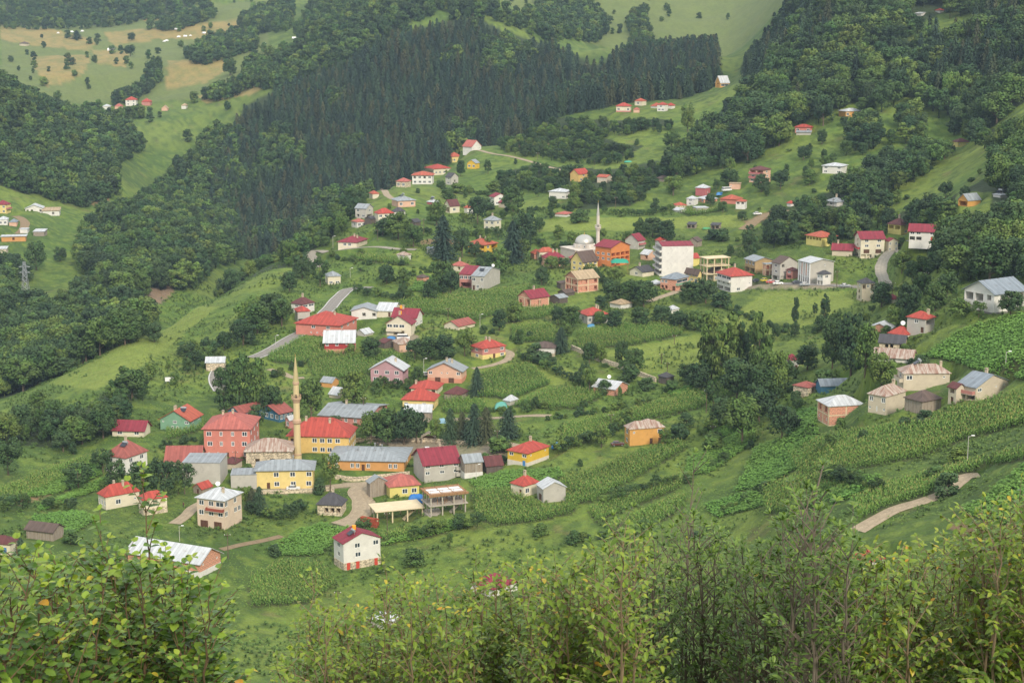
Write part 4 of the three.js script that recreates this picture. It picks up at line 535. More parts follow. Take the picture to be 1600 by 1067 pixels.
const M = {
  frame: new THREE.MeshStandardMaterial({ color: lin(232, 232, 228), roughness: 0.6 }), glass: new THREE.MeshStandardMaterial({ color: lin(62, 70, 78), roughness: 0.12 }), dark: new THREE.MeshStandardMaterial({ color: lin(58, 50, 46), roughness: 0.95 }), door: new THREE.MeshStandardMaterial({ color: lin(104, 70, 52), map: TEX.wood, roughness: 0.8 }), redDoor: new THREE.MeshStandardMaterial({ color: lin(196, 70, 52), roughness: 0.8 }), blueDoor: new THREE.MeshStandardMaterial({ color: lin(70, 130, 190), roughness: 0.8 }),
  concrete: new THREE.MeshStandardMaterial({ color: lin(196, 188, 174), map: TEX.stucco, roughness: 1 }), pale: new THREE.MeshStandardMaterial({ color: lin(236, 220, 184), map: TEX.stucco, roughness: 1 }), chim: new THREE.MeshStandardMaterial({ color: lin(206, 192, 168), map: TEX.stucco, roughness: 1 }), timber: new THREE.MeshStandardMaterial({ color: lin(170, 132, 96), map: TEX.wood, roughness: 0.9 }), steel: new THREE.MeshStandardMaterial({ color: lin(180, 184, 186), roughness: 0.45, metalness: 0.6 }), white: new THREE.MeshStandardMaterial({ color: lin(236, 236, 234), roughness: 0.6 }), rail: new THREE.MeshStandardMaterial({ color: lin(150, 74, 58), roughness: 0.8 }), orange: new THREE.MeshStandardMaterial({ color: lin(244, 166, 40), roughness: 0.6 }), black: new THREE.MeshStandardMaterial({ color: lin(40, 44, 54), roughness: 0.3 }),
};
const windowGeo = (w, h) => keep(`win${w.toFixed(2)},${h.toFixed(2)}`, () => { const b = new MB(), t = 0.15, d = 0.09; b.box(-w / 2, 0, 0, -w / 2 + t, h, d).box(w / 2 - t, 0, 0, w / 2, h, d).box(-w / 2 + t, h - t, 0, w / 2 - t, h, d).box(-w / 2 + t, 0, 0, w / 2 - t, t, d); if (w > 0.8) b.box(-0.07, t, 0, 0.07, h - t, d * 0.9); return b.geo(); });
const paneGeo = (w, h) => keep(`pane${w.toFixed(2)},${h.toFixed(2)}`, () => new MB().box(-w / 2 + 0.1, 0.1, 0.005, w / 2 - 0.1, h - 0.1, 0.03).geo());
const holeGeo = (w, h) => keep(`hole${w.toFixed(2)},${h.toFixed(2)}`, () => new MB().box(-w / 2, 0, 0.004, w / 2, h, 0.03).geo());
const chimGeo = new MB().box(-0.35, -1, -0.3, 0.35, 1.1, 0.3).box(-0.45, 1.1, -0.4, 0.45, 1.22, 0.4).box(-0.3, 1.22, -0.25, -0.2, 1.5, 0.25).box(0.2, 1.22, -0.25, 0.3, 1.5, 0.25).box(-0.4, 1.5, -0.35, 0.4, 1.58, 0.35).geo();
const tankGeo = (() => { const b = new MB(); b.bar([-0.9, 0.95, 0], [0.9, 0.95, 0], 0.32, 10).bar([-0.9, 0.95, 0], [-0.9, 0.95, 0.001], 0.32, 10); b.box(-0.8, 0, -0.05, -0.7, 0.75, 0.05).box(0.7, 0, -0.05, 0.8, 0.75, 0.05); return b.geo(); })();
const panelGeo = new MB().poly([-1, 0.05, 1.5], [1, 0.05, 1.5], [1, 0.75, 0.3], [-1, 0.75, 0.3]).poly([1, 0, 1.5], [-1, 0, 1.5], [-1, 0.7, 0.3], [1, 0.7, 0.3]).poly([-1, 0, 1.5], [1, 0, 1.5], [1, 0.05, 1.5], [-1, 0.05, 1.5]).geo();
const dishGeo = (() => { const pts = []; for (let i = 0; i <= 6; i++) pts.push(new THREE.Vector2(i / 6 * 0.55, 0.16 * (i / 6) ** 2)); return new THREE.LatheGeometry(pts, 14).rotateX(1.1).translate(0, 0.9, 0); })();

const HOUSES = []; // what the trees' descriptions and the checks refer to
// One building. (u, v) is its nearest bottom corner; wl, wr the lengths in picture pixels of the two faces that meet there, h the wall height, a the turn in degrees of the left face away from the picture.
function house(short, label, u, v, wl, wr, h, a, roof, rh, wall, rc, o = {}) {
  const p = at(u, v, o.D0 ?? 200), s = F / depthOf(p), al = a * Math.PI / 180, tilt = 1 / Math.cos(Math.atan2(-p.y, Math.hypot(p.x, p.z)));
  const fw = new THREE.Vector3(p.x, 0, p.z).normalize(), r = new THREE.Vector3(-fw.z, 0, fw.x);
  const eL = r.clone().multiplyScalar(-Math.cos(al)).addScaledVector(fw, Math.sin(al)), eR = r.clone().multiplyScalar(Math.sin(al)).addScaledVector(fw, Math.cos(al));
  let L = o.L ?? wl / s / Math.cos(al), W = o.W ?? wr / s / Math.sin(al);
  const Hh = h / s * tilt, RH = rh / s * tilt;
  if (wr < 4 && o.W === undefined) W = Math.max(W, clamp(L * 0.75, 4, 11)); if (wl < 4 && o.L === undefined) L = Math.max(L, clamp(W * 0.75, 4, 11));
  W = Math.min(W, 26); L = Math.min(L, 34); if (wr < 4) W = Math.min(W, 11); if (wl < 4) L = Math.min(L, 11);
  const g = group(o.name ?? 'village_house', label, o.cat ?? 'house', o.group);
  const c = p.clone().addScaledVector(eL, L / 2).addScaledVector(eR, W / 2); g.position.set(c.x, p.y, c.z);
  g.rotation.y = Math.atan2(eL.z, -eL.x);                             // local x runs to the near corner along the left face, local z comes out of the left face
  const x = L / 2, z = W / 2, S = o.sink ?? 3.2, wm = wallMat(wall), rm = rc ? roofMat(rc) : null, ov = o.ov ?? clamp(L * 0.06, 0.35, 0.75), b = new MB();
  HOUSES.push({ short, g, p: c, r: Math.max(L, W) / 2 + 0.8, L, W, y: p.y, top: p.y + Hh + RH });
  // openings are cut into the two faces that are seen, with real depth
  const cuts = { L: [], R: [] }, plinthY = o.plinth ? o.plinth[1] / s : 0;
  for (const f of ['L', 'R']) {
    const rowsW = o['w' + f]; if (!rowsW) continue; const n = f === 'L' ? L : W, fh = Hh / rowsW.length;
    rowsW.forEach((spec, k) => { const cells = typeof spec === 'number' ? 'w'.repeat(spec) : spec ?? '', step = n / Math.max(1, cells.length), wh = Math.min(1.6, fh * 0.54), ww = Math.min(1.75, step * 0.66), y0 = k * fh + fh * 0.28; [...cells].forEach((ch, i) => {
      const e = -n / 2 + step * (i + 0.5) + (ch === 'w' ? (hash(i + k * 7, Math.floor(u * 3)) - 0.5) * 0.12 * step : 0); let q;
      if (ch === 'w') q = [ww, y0, wh, 0.11]; else if (ch === 'n') q = [ww * 0.6, y0, wh, 0.11]; else if (ch === 's') q = [Math.min(0.7, ww), y0 + wh * 0.3, wh * 0.5, 0.14]; else if (ch === 'W') q = [step * 0.86, y0, wh, 0.12]; else if (ch === 'o') q = [Math.min(1.5, step * 0.7), y0, wh, 3]; else if (ch === 'O') q = [step * 0.82, Math.max(0.15, k * fh + 0.15), fh * 0.74, 4.5]; else if ('dDrb'.includes(ch)) q = [ch === 'D' ? Math.min(2.6, step * 0.8) : Math.min(1.05, step * 0.7), k * fh + 0.06, Math.min(2.1, fh * 0.8), 0.2];
      if (q) cuts[f].push({ ch, e, w: q[0], y: q[1], h: Math.min(q[2], Hh - q[1] - 0.12), d: Math.min(q[3], (f === 'L' ? W : L) * 0.45), low: q[1] < plinthY });
    }); });
  }
  // walls
  const seenFace = (f) => {
    const n = f === 'L' ? L : W, T = (e, y, d) => f === 'L' ? [e, y, z - d] : [x - d, y, -e], sh = new THREE.Shape([new THREE.Vector2(-n / 2, -S), new THREE.Vector2(n / 2, -S), new THREE.Vector2(n / 2, Hh), new THREE.Vector2(-n / 2, Hh)]), holes = cuts[f].filter((k) => !k.low);
    for (const k of holes) sh.holes.push(new THREE.Path([new THREE.Vector2(k.e - k.w / 2, k.y), new THREE.Vector2(k.e - k.w / 2, k.y + k.h), new THREE.Vector2(k.e + k.w / 2, k.y + k.h), new THREE.Vector2(k.e + k.w / 2, k.y)]));
    const sg = new THREE.ShapeGeometry(sh), pp = sg.attributes.position, ix = sg.index.array, P3 = (i) => T(pp.getX(i), pp.getY(i), 0), U3 = (i) => [pp.getX(i) + u * 0.37, pp.getY(i)];
    for (let i = 0; i < ix.length; i += 3) b.tri(P3(ix[i]), P3(ix[i + 1]), P3(ix[i + 2]), U3(ix[i]), U3(ix[i + 1]), U3(ix[i + 2]));
    for (const k of holes) { const l = k.e - k.w / 2, r2 = k.e + k.w / 2, t = k.y + k.h, d = k.d; b.poly(T(l, k.y, 0), T(l, k.y, d), T(l, t, d), T(l, t, 0)).poly(T(r2, k.y, d), T(r2, k.y, 0), T(r2, t, 0), T(r2, t, d)).poly(T(l, k.y, 0), T(r2, k.y, 0), T(r2, k.y, d), T(l, k.y, d)).poly(T(l, t, d), T(r2, t, d), T(r2, t, 0), T(l, t, 0)).poly(T(l, k.y, d), T(r2, k.y, d), T(r2, t, d), T(l, t, d)); }
  };
  seenFace('L'); seenFace('R');
  b.poly([x, -S, -z], [-x, -S, -z], [-x, Hh, -z], [x, Hh, -z]).poly([-x, -S, -z], [-x, -S, z], [-x, Hh, z], [-x, Hh, -z]).poly([-x, Hh, z], [x, Hh, z], [x, Hh, -z], [-x, Hh, -z]);
  if (roof === 'gL') b.poly([-x, Hh, z], [x, Hh, z], [0, Hh + RH, z]).poly([x, Hh, -z], [-x, Hh, -z], [0, Hh + RH, -z]);
  if (roof === 'gR') b.poly([x, Hh, z], [x, Hh, -z], [x, Hh + RH, 0]).poly([-x, Hh, -z], [-x, Hh, z], [-x, Hh + RH, 0]);
  mesh('wall', b.geo(), wm, g);
  if (o.plinth) { const q = new MB(), e = 0.06, y1 = o.plinth[1] / s; q.box(-x - e, -S - 0.05, -z - e, x + e, y1, z + e); mesh('plinth', q.geo(), wallMat(o.plinth[0]), g); }
  // bands of concrete in brick walls
  if (o.bands) { const n = o.bands, fh = Hh / n, q = new MB(), e = 0.05, cw = 0.38; for (let k = 0; k <= n; k++) { const y = Math.min(k * fh, Hh - 0.32); q.box(-x - e, y, z - 0.2, x + e, y + 0.3, z + e).box(x - 0.2, y, -z - e, x + e, y + 0.3, z - 0.2); } for (let k = 0; k <= 2; k++) { const cx = lerp(-x, x - cw, k / 2); q.box(cx, -S, z - 0.2, cx + cw, Hh - 0.33, z + e + 0.003); } for (let k = 1; k <= 2; k++) { const cz = lerp(z, -z + cw, k / 2); q.box(x - 0.2, -S, cz - cw, x + e + 0.003, Hh - 0.33, cz); } mesh('concrete_frame', q.geo(), M.pale, g); }
  // roof
  let rfm;
  if (rm) {
    const q = new MB(), X = x + ov, Z = z + ov, t = 0.16;
    const slab = (A, B, C, D, E) => { const pts = [A, B, C, D, E].filter(Boolean), up = pts.map((k) => [k[0], k[1] + t, k[2]]); q.poly(...up).poly(...pts.slice().reverse()); for (let i = 0; i < pts.length; i++) { const k = (i + 1) % pts.length; q.poly(pts[i], pts[k], up[k], up[i]); } };
    if (roof === 'hip') { const y0 = Hh - 0.05, y1 = Hh + RH, e = Math.min(X, Z) * (o.ridge ?? 1), hx = X > Z ? X - e : 0.02, hz = Z > X ? Z - e : 0.02, A = [-X, y0, Z], B = [X, y0, Z], C = [X, y0, -Z], D = [-X, y0, -Z]; let rp = X > Z ? [[-hx, y1, 0], [hx, y1, 0]] : [[0, y1, hz], [0, y1, -hz]];
      if (X > Z) { slab(A, B, rp[1], rp[0]); slab(C, D, rp[0], rp[1]); slab(B, C, rp[1]); slab(D, A, rp[0]); } else { slab(B, C, rp[1], rp[0]); slab(D, A, rp[0], rp[1]); slab(A, B, rp[0]); slab(C, D, rp[1]); } }
    else if (roof === 'gL') { const k = RH / x, y0 = Hh - ov * k; slab([X, y0, Z], [X, y0, -Z], [0, Hh + RH, -Z], [0, Hh + RH, Z]); slab([-X, y0, -Z], [-X, y0, Z], [0, Hh + RH, Z], [0, Hh + RH, -Z]); }
    else if (roof === 'gR') { const k = RH / z, y0 = Hh - ov * k; slab([-X, y0, Z], [X, y0, Z], [X, Hh + RH, 0], [-X, Hh + RH, 0]); slab([X, y0, -Z], [-X, y0, -Z], [-X, Hh + RH, 0], [X, Hh + RH, 0]); }
    else if (roof === 'shed') slab([-X, Hh, Z], [X, Hh, Z], [X, Hh + RH, -Z], [-X, Hh + RH, -Z]);
    else if (roof === 'flat') q.box(-X, Hh, -Z, X, Hh + 0.22, Z);
    rfm = mesh('roof', q.geo(), rm, g);
    if (roof === 'shed') { const e = new MB().poly([x, Hh, z], [x, Hh, -z], [x, Hh + RH, -z]).poly([-x, Hh, -z], [-x, Hh, z], [-x, Hh + RH, -z]).poly([x, Hh, -z], [-x, Hh, -z], [-x, Hh + RH, -z], [x, Hh + RH, -z]); mesh('upper_wall', e.geo(), wm, g); }
    const roofY = (px, pz) => roof === 'hip' ? Hh + RH * clamp(Math.min(X - Math.abs(px), Z - Math.abs(pz)) / Math.min(X, Z), 0, 1) : roof === 'gL' ? Hh + RH * (1 - Math.abs(px) / x) : roof === 'gR' ? Hh + RH * (1 - Math.abs(pz) / z) : roof === 'shed' ? Hh + RH * (z - pz) / (2 * z) : Hh + 0.2;
    const put = (name, geo, mat, px, pz, sc = 1, ry = 0) => { const m = mesh(name, geo, mat, rfm); m.position.set(px, roofY(px, pz) + 0.12, pz); m.scale.setScalar(sc); m.rotation.y = ry; return m; };
    for (const [fx, fz] of o.ch ?? []) put('chimney', chimGeo, M.chim, fx * x, fz * z, clamp(s ? 1 : 1, 1, 1));
    if (o.solar) { const [fx, fz] = o.solar; put('water_tank', tankGeo, M.steel, fx * x, fz * z, 1.1); put('solar_panel', panelGeo, M.black, fx * x, fz * z, 1.1); }
    if (o.tank) put('water_drum', keep('drum', () => new THREE.CylinderGeometry(0.6, 0.6, 1.3, 12).translate(0, 0.65, 0)), M.orange, o.tank[0] * x, o.tank[1] * z, 1);
    if (o.dish) put('satellite_dish', dishGeo, M.white, o.dish[0] * x, o.dish[1] * z, 1.3, 0.6);
    if (o.vents) for (const [fx, fz] of o.vents) { const m = put('flue', keep('flue', () => new MB().bar([0, -0.5, 0], [0, 1.6, 0], 0.16, 8).bar([0, 1.6, 0], [0, 1.85, 0], 0.28, 8).geo()), M.steel, fx * x, fz * z); }
  }
  // windows and doors set into the openings
  const face = (f) => f === 'L' ? { n: L, P: (e, y, d) => [e, y, z - d], ry: 0 } : { n: W, P: (e, y, d) => [x - d, y, -e], ry: Math.PI / 2 };
  for (const f of ['L', 'R']) for (const k of cuts[f]) {
    const d = k.low ? -0.065 : k.d, put = (geo, mat, name) => { const m = mesh(name, geo, mat, g); m.position.set(...face(f).P(k.e, k.y, d - 0.003)); m.rotation.y = face(f).ry; return m; };
    if ('wnsW'.includes(k.ch)) { const w = put(windowGeo(k.w, k.h), M.frame, 'window'); mesh('pane', paneGeo(k.w, k.h), M.glass, w); }
    else if ('dDrb'.includes(k.ch)) put(holeGeo(k.w, k.h), k.ch === 'r' ? M.redDoor : k.ch === 'b' ? M.blueDoor : M.door, k.ch === 'D' ? 'garage_door' : 'door');
  }
  if (o.piers) { const pg = new MB().box(-0.28, -1, 0.01, 0.28, Hh - 0.4, 0.32).geo(), bg = new MB().box(-0.45, Hh * 0.36, 0.01, 0.45, Hh - 0.6, 0.08).geo(); for (let i = 0; i <= o.piers; i++) { mesh('pier', pg, M.white, g).position.set(lerp(-x + 0.3, x - 0.3, i / o.piers), 0, z); if (i < o.piers && i % 2) mesh('brick_strip', bg, wallMat('brick:'), g).position.set(lerp(-x + 0.3, x - 0.3, (i + 0.5) / o.piers), 0, z); } }
  for (const [f, e0, e1, fy, col] of o.bal ?? []) { // balcony: face, span (-1..1), height as a part of the wall
    const fc = face(f), n = fc.n, q = new MB(), d = 1.1, X0 = e0 * n / 2, X1 = e1 * n / 2; q.box(X0, -0.16, 0.01, X1, 0, d); const m = mesh('balcony', q.geo(), M.concrete, g); m.position.set(...fc.P(0, fy * Hh, 0)); m.rotation.y = fc.ry;
    const rl = new MB(); rl.box(X0, 0, d - 0.08, X1, 0.9, d).box(X0, 0, 0.01, X0 + 0.08, 0.9, d - 0.08).box(X1 - 0.08, 0, 0.01, X1, 0.9, d - 0.08); mesh('railing', rl.geo(), col ? wallMat(col) : M.rail, m);
  }
  if (o.tarp) { }
  return g;
}
// Bare concrete frame of a building under construction
function frameBuilding(short, label, u, v, wl, wr, storeys, hs, a, o = {}) {
  const p = at(u, v), s = F / depthOf(p), al = a * Math.PI / 180, fw = new THREE.Vector3(p.x, 0, p.z).normalize(), r = new THREE.Vector3(-fw.z, 0, fw.x), eL = r.clone().multiplyScalar(-Math.cos(al)).addScaledVector(fw, Math.sin(al)), eR = r.clone().multiplyScalar(Math.sin(al)).addScaledVector(fw, Math.cos(al));
  const L = Math.min(30, wl / s / Math.cos(al)), W = Math.min(30, wr / s / Math.sin(al)), H = hs / s, g = group('unfinished_building', label, 'building'), c = p.clone().addScaledVector(eL, L / 2).addScaledVector(eR, W / 2);
  g.position.set(c.x, p.y, c.z); g.rotation.y = Math.atan2(eL.z, -eL.x); HOUSES.push({ short, g, p: c, r: Math.max(L, W) / 2 + 1, L, W, y: p.y, top: p.y + H * storeys });
  const x = L / 2, z = W / 2, mt = M[o.mat ?? 'concrete'], cols = keep('col' + H, () => new MB().box(-0.19, 0, -0.19, 0.19, H - 0.25, 0.19).geo()), low = keep('low', () => new MB().box(-0.19, -3, -0.19, 0.19, 0, 0.19).geo());
  for (let k = 0; k < storeys; k++) {
    for (let i = 0; i < 4; i++) for (let j = 0; j < 3; j++) { if (i % 3 && j % 2 === 1) continue; const m = mesh('column', cols, mt, g); m.position.set(lerp(x - 0.4, -x + 0.4, j / 2), k * H + 0.003, lerp(z - 0.4, -z + 0.4, i / 3)); }
    mesh('floor_slab', new MB().box(-x - 0.3, -0.25, -z - 0.3, x + 0.3, 0, z + 0.3).geo(), k === storeys - 1 ? M[o.top] ?? mt : mt, g).position.y = (k + 1) * H;
  }
  mesh('base_slab', new MB().box(-x - 0.15, -3, -z - 0.15, x + 0.15, 0, z + 0.15).geo(), mt, g);
  mesh('stair', new MB().poly([x * 0.2, 0.1, -z * 0.2], [x * 0.7, 0.1, -z * 0.2], [x * 0.7, H - 0.3, -z * 0.75], [x * 0.2, H - 0.3, -z * 0.75]).poly([x * 0.7, -0.1, -z * 0.2], [x * 0.2, -0.1, -z * 0.2], [x * 0.2, H - 0.5, -z * 0.75], [x * 0.7, H - 0.5, -z * 0.75]).geo(), mt, g);
  if (o.props) { const pr = new MB().bar([0, 0, 0], [0, H - 0.26, 0], 0.07, 5).geo(), rnd = rng(77); for (let i = 0; i < 26; i++) { const m = mesh('timber_prop', pr, M.timber, g); m.position.set(lerp(-x, x, rnd()) * 0.95, (storeys - 1) * H + 0.003, lerp(-z, z, rnd()) * 0.95); }
    for (let i = 0; i < 5; i++) { const m = mesh('formwork_edge', keep('fe' + W, () => new MB().box(-0.06, -0.5, -z - 0.45, 0.06, 0.2, z + 0.45).geo()), M.timber, g); m.position.set(lerp(-x - 0.4, x + 0.4, i / 4), storeys * H - 0.05 + i * 0.004, 0); }
    const pan = new MB().box(-x * 0.28, 0.02, -z * 0.28, x * 0.28, 0.1, z * 0.28).geo(); for (let i = 0; i < 3; i++) for (let j = 0; j < 2; j++) { const m = mesh('formwork_panel', pan, M.white, g); m.position.set(x * (j ? 0.35 : -0.35), storeys * H, z * (-0.62 + 0.62 * i)); } }
  if (o.rebar) { const rb = new MB().bar([0, 0, 0], [0, 1.1, 0], 0.05, 4).geo(); for (let i = 0; i < 8; i++) { const m = mesh('rebar', rb, M.door, g); m.position.set((i % 2 ? 1 : -1) * (x - 0.4), storeys * H, lerp(-z + 0.4, z - 0.4, (i >> 1) / 3)); } }
  return g;
}

for (const [t, a] of SPECS) t === 'house' ? house(...a) : frameBuilding(...a);
// ---------------------------------------------------------------- trees
class LB { // leaves and wood in one geometry with vertex colours
  constructor() { this.p = []; this.n = []; this.c = []; }
  leaf(c, nrm, sh, w, l, col, rnd) {
    const d = new THREE.Vector3(rnd() - 0.5, rnd() - 0.5, rnd() - 0.5).normalize(), e = d.clone().cross(nrm); if (e.lengthSq() < 1e-4) e.set(1, 0, 0); e.normalize(); const f = nrm.clone().cross(e).normalize();
    const A = c.clone().addScaledVector(e, -w), B2 = c.clone().addScaledVector(f, l), C = c.clone().addScaledVector(e, w), D = c.clone().addScaledVector(f, -l);
    for (const q of [A, C, B2, A, D, C]) { this.p.push(q.x, q.y, q.z); this.n.push(sh.x, sh.y, sh.z); this.c.push(...col); }
  }
  wood(b, col) { const g = b.geo(), P = g.attributes.position.array, N = g.attributes.normal.array; for (let i = 0; i < P.length; i++) { this.p.push(P[i]); this.n.push(N[i]); } for (let i = 0; i < P.length / 3; i++) this.c.push(...col); }
  geo() { const g = new THREE.BufferGeometry(); g.setAttribute('position', new THREE.Float32BufferAttribute(this.p, 3)); g.setAttribute('normal', new THREE.Float32BufferAttribute(this.n, 3)); g.setAttribute('color', new THREE.Float32BufferAttribute(this.c, 3)); return g; }
}
const BARK = [0.5, 0.42, 0.34];
// every tree is 1 high and 1 wide; scaled when planted
function broadleaf(seed, o) {
  const rnd = rng(seed), crown = new LB(), w = new MB(), base = o.base ?? 0.16, v = new THREE.Vector3(), n = new THREE.Vector3(), jit = () => (rnd() - 0.5) * 2;
  w.bar([0, -0.06, 0], [jit() * 0.01, base + 0.1, jit() * 0.01], 0.028, 7, 0.02).bar([0, base + 0.1, 0], [jit() * 0.03, 0.75, jit() * 0.03], 0.02, 6, 0.006);
  const clumps = [];
  for (let k = 0; k < o.clumps; k++) {
    const t = (k + 0.5) / o.clumps, y = base + (1 - base) * (0.08 + 0.86 * Math.pow(rnd(), 0.8)), f = (y - base) / (1 - base), prof = o.profile(f), a = k * 2.39996 + jit() * 0.4, rr = prof * 0.5 * (o.fill ?? 0.62) * Math.sqrt(0.25 + 0.75 * rnd());
    clumps.push({ x: Math.cos(a) * rr, y, z: Math.sin(a) * rr, r: (o.size ?? 0.15) * (0.7 + 0.6 * rnd()) * (0.55 + 0.45 * prof) });
    if (k % 3 === 0) w.bar([0, y * 0.55, 0], [Math.cos(a) * rr, y, Math.sin(a) * rr], 0.011, 5, 0.003);
  }
  for (const c of clumps) {
    const tone = 0.82 + 0.36 * rnd(), warm = 1 + 0.12 * jit(), col = [tone * warm, tone, tone * (0.9 + 0.2 * rnd())];
    for (let i = 0; i < o.leaves; i++) {
      const th = rnd() * Math.PI * 2, cy = jit(), sy = Math.sqrt(1 - cy * cy), q = c.r * (0.62 + 0.48 * rnd());
      n.set(Math.cos(th) * sy, cy, Math.sin(th) * sy); v.set(c.x + n.x * q * (o.wide ?? 1), c.y + n.y * q * (o.flat ?? 0.8), c.z + n.z * q * (o.wide ?? 1)); if (v.y < base * 0.7) continue;
      const nn = n.clone().add(new THREE.Vector3(jit(), jit() + 0.5, jit()).multiplyScalar(0.8)).normalize(), sh = n.clone().multiplyScalar(0.75).add(nn.clone().multiplyScalar(0.6)).normalize(), s = (o.leaf ?? 0.022) * (0.7 + 0.6 * rnd()), tw = 0.88 + 0.24 * rnd();
      crown.leaf(v, nn, sh, s, s * 1.35, [col[0] * tw, col[1] * tw, col[2] * tw], rnd);
    }
  }
  return { crown, wood: w };
}
function spruce(seed, o = {}) {
  const rnd = rng(seed), crown = new LB(), w = new MB(), jit = () => (rnd() - 0.5) * 2, v = new THREE.Vector3();
  w.bar([0, -0.05, 0], [0, 0.95, 0], 0.016, 6, 0.002);
  const L = o.layers ?? 26;
  for (let k = 0; k < L; k++) {
    const y = 0.06 + 0.93 * (k / L), R = 0.5 * Math.pow(1 - y, 0.62) * (0.8 + 0.35 * rnd()) + 0.012, nb = Math.max(5, Math.round((o.nb ?? 12) * (1 - y * 0.6)));
    for (let b = 0; b < nb; b++) {
      const a = b / nb * 6.283 + k * 1.7 + jit() * 0.25, len = R * (0.7 + 0.45 * rnd()), steps = o.steps ?? 5, tone = 0.8 + 0.4 * rnd();
      for (let s = 1; s <= steps; s++) {
        const f = s / steps, r = len * f, yy = y - (o.droop ?? 0.10) * f * f * len * 2 - 0.02 * f; v.set(Math.cos(a) * r, yy + jit() * 0.006, Math.sin(a) * r);
        const out = new THREE.Vector3(Math.cos(a), 0.7, Math.sin(a)).normalize(), nn = new THREE.Vector3(Math.cos(a) * 0.4 + jit() * 0.5, 1, Math.sin(a) * 0.4 + jit() * 0.5).normalize(), q = (o.leaf ?? 0.024) * (1.15 - 0.5 * f) * (0.7 + 0.6 * rnd());
        crown.leaf(v, nn, out.clone().add(nn).normalize(), q, q * 1.5, [tone, tone, tone], rnd);
      }
    }
  }
  return { crown, wood: w };
}
const ROUND = (f) => Math.sqrt(Math.max(0, 1 - Math.pow(Math.abs(f - 0.42) / 0.6, 2.2))), TALL = (f) => Math.pow(Math.sin(Math.PI * clamp(0.12 + 0.84 * f, 0, 1)), 0.6), OPEN = (f) => Math.sqrt(Math.max(0.05, 1 - Math.pow(Math.abs(f - 0.55) / 0.58, 2)));
const SPEC = {
  r: [11, 12, 13, 14, 15].map((s, i) => broadleaf(s, { clumps: 30 + i * 3, leaves: 80, profile: ROUND, size: 0.15, leaf: 0.024, base: 0.10 + 0.02 * i })),
  t: [21, 22, 23].map((s) => broadleaf(s, { clumps: 34, leaves: 70, profile: TALL, size: 0.17, leaf: 0.026, base: 0.08, flat: 0.42, wide: 1.05, fill: 0.7 })),
  o: [31, 32, 33].map((s) => broadleaf(s, { clumps: 24, leaves: 55, profile: OPEN, size: 0.13, leaf: 0.026, base: 0.24, fill: 0.75 })),
  b: [41, 42, 43].map((s) => broadleaf(s, { clumps: 18, leaves: 75, profile: (f) => Math.sqrt(Math.max(0.1, 1 - f * f)), size: 0.22, leaf: 0.04, base: 0.02, fill: 0.7, flat: 0.95 })),
  s: [51, 52, 53].map((s) => spruce(s, { layers: 30, nb: 17, steps: 7, leaf: 0.03 })),
  f: [61, 62, 63, 64].map((s) => spruce(s, { layers: 18, nb: 10, steps: 4, leaf: 0.05 })),   // for the far wood
  d: [71, 72, 73].map((s) => broadleaf(s, { clumps: 20, leaves: 42, profile: ROUND, size: 0.18, leaf: 0.045, base: 0.06 })),   // for far woods
};
for (const list of Object.values(SPEC)) for (const k of list) { k.crownGeo = k.crown.geo(); k.woodGeo = k.wood.geo(); const all = new LB(); all.p = k.crown.p; all.n = k.crown.n; all.c = k.crown.c.slice(); all.p = all.p.slice(); all.n = all.n.slice(); all.wood(k.wood, BARK); k.all = all.geo(); }
const LEAFC = [[72, 98, 47], [63, 88, 45], [85, 110, 50], [55, 80, 46], [99, 121, 54], [67, 91, 52]].map((c) => lin(...c)), FIRC = [[54, 76, 56], [46, 68, 54], [62, 84, 56], [76, 82, 54]].map((c) => lin(...c));
const leafMats = LEAFC.map((c) => new THREE.MeshStandardMaterial({ color: c, vertexColors: true, roughness: 0.9 })), firMats = FIRC.map((c) => new THREE.MeshStandardMaterial({ color: c, vertexColors: true, roughness: 0.9 })), mixMat = new THREE.MeshStandardMaterial({ color: 0xffffff, vertexColors: true, roughness: 0.9 });
const barkMat = new THREE.MeshStandardMaterial({ color: lin(104, 90, 74), roughness: 1 });
const protoCache = new Map();
let treeCount = 0;
const NAMES = { r: 'broadleaf_tree', t: 'poplar_tree', o: 'orchard_tree', b: 'bush', s: 'spruce_tree', f: 'spruce_tree', d: 'broadleaf_tree' }, CATS = { r: 'tree', t: 'tree', o: 'tree', b: 'bush', s: 'tree', f: 'tree', d: 'tree' };
const PLANTED = [];
function plant(kind, x, z, h, w, label, grp, rnd, tint) {
  const list = SPEC[kind], i = Math.floor(rnd() * list.length), mats = kind === 's' || kind === 'f' ? firMats : leafMats, m = tint ?? Math.floor(rnd() * mats.length), key = kind + i + ',' + m;
  let proto = protoCache.get(key);
  if (!proto) { proto = new THREE.Group(); mesh('trunk', list[i].woodGeo, barkMat, proto); mesh('crown', list[i].crownGeo, mats[m], proto); protoCache.set(key, proto); }
  const t = proto.clone(); t.name = numbered(NAMES[kind]); scene.add(t);
  t.position.set(x, ground(x, z) - 0.15, z); t.scale.set(w, h, w * (0.9 + 0.2 * rnd())); t.rotation.y = rnd() * 6.28;
  tag(t, label, CATS[kind], grp); PLANTED.push({ t, kind, x, z, h, w }); return t;
}
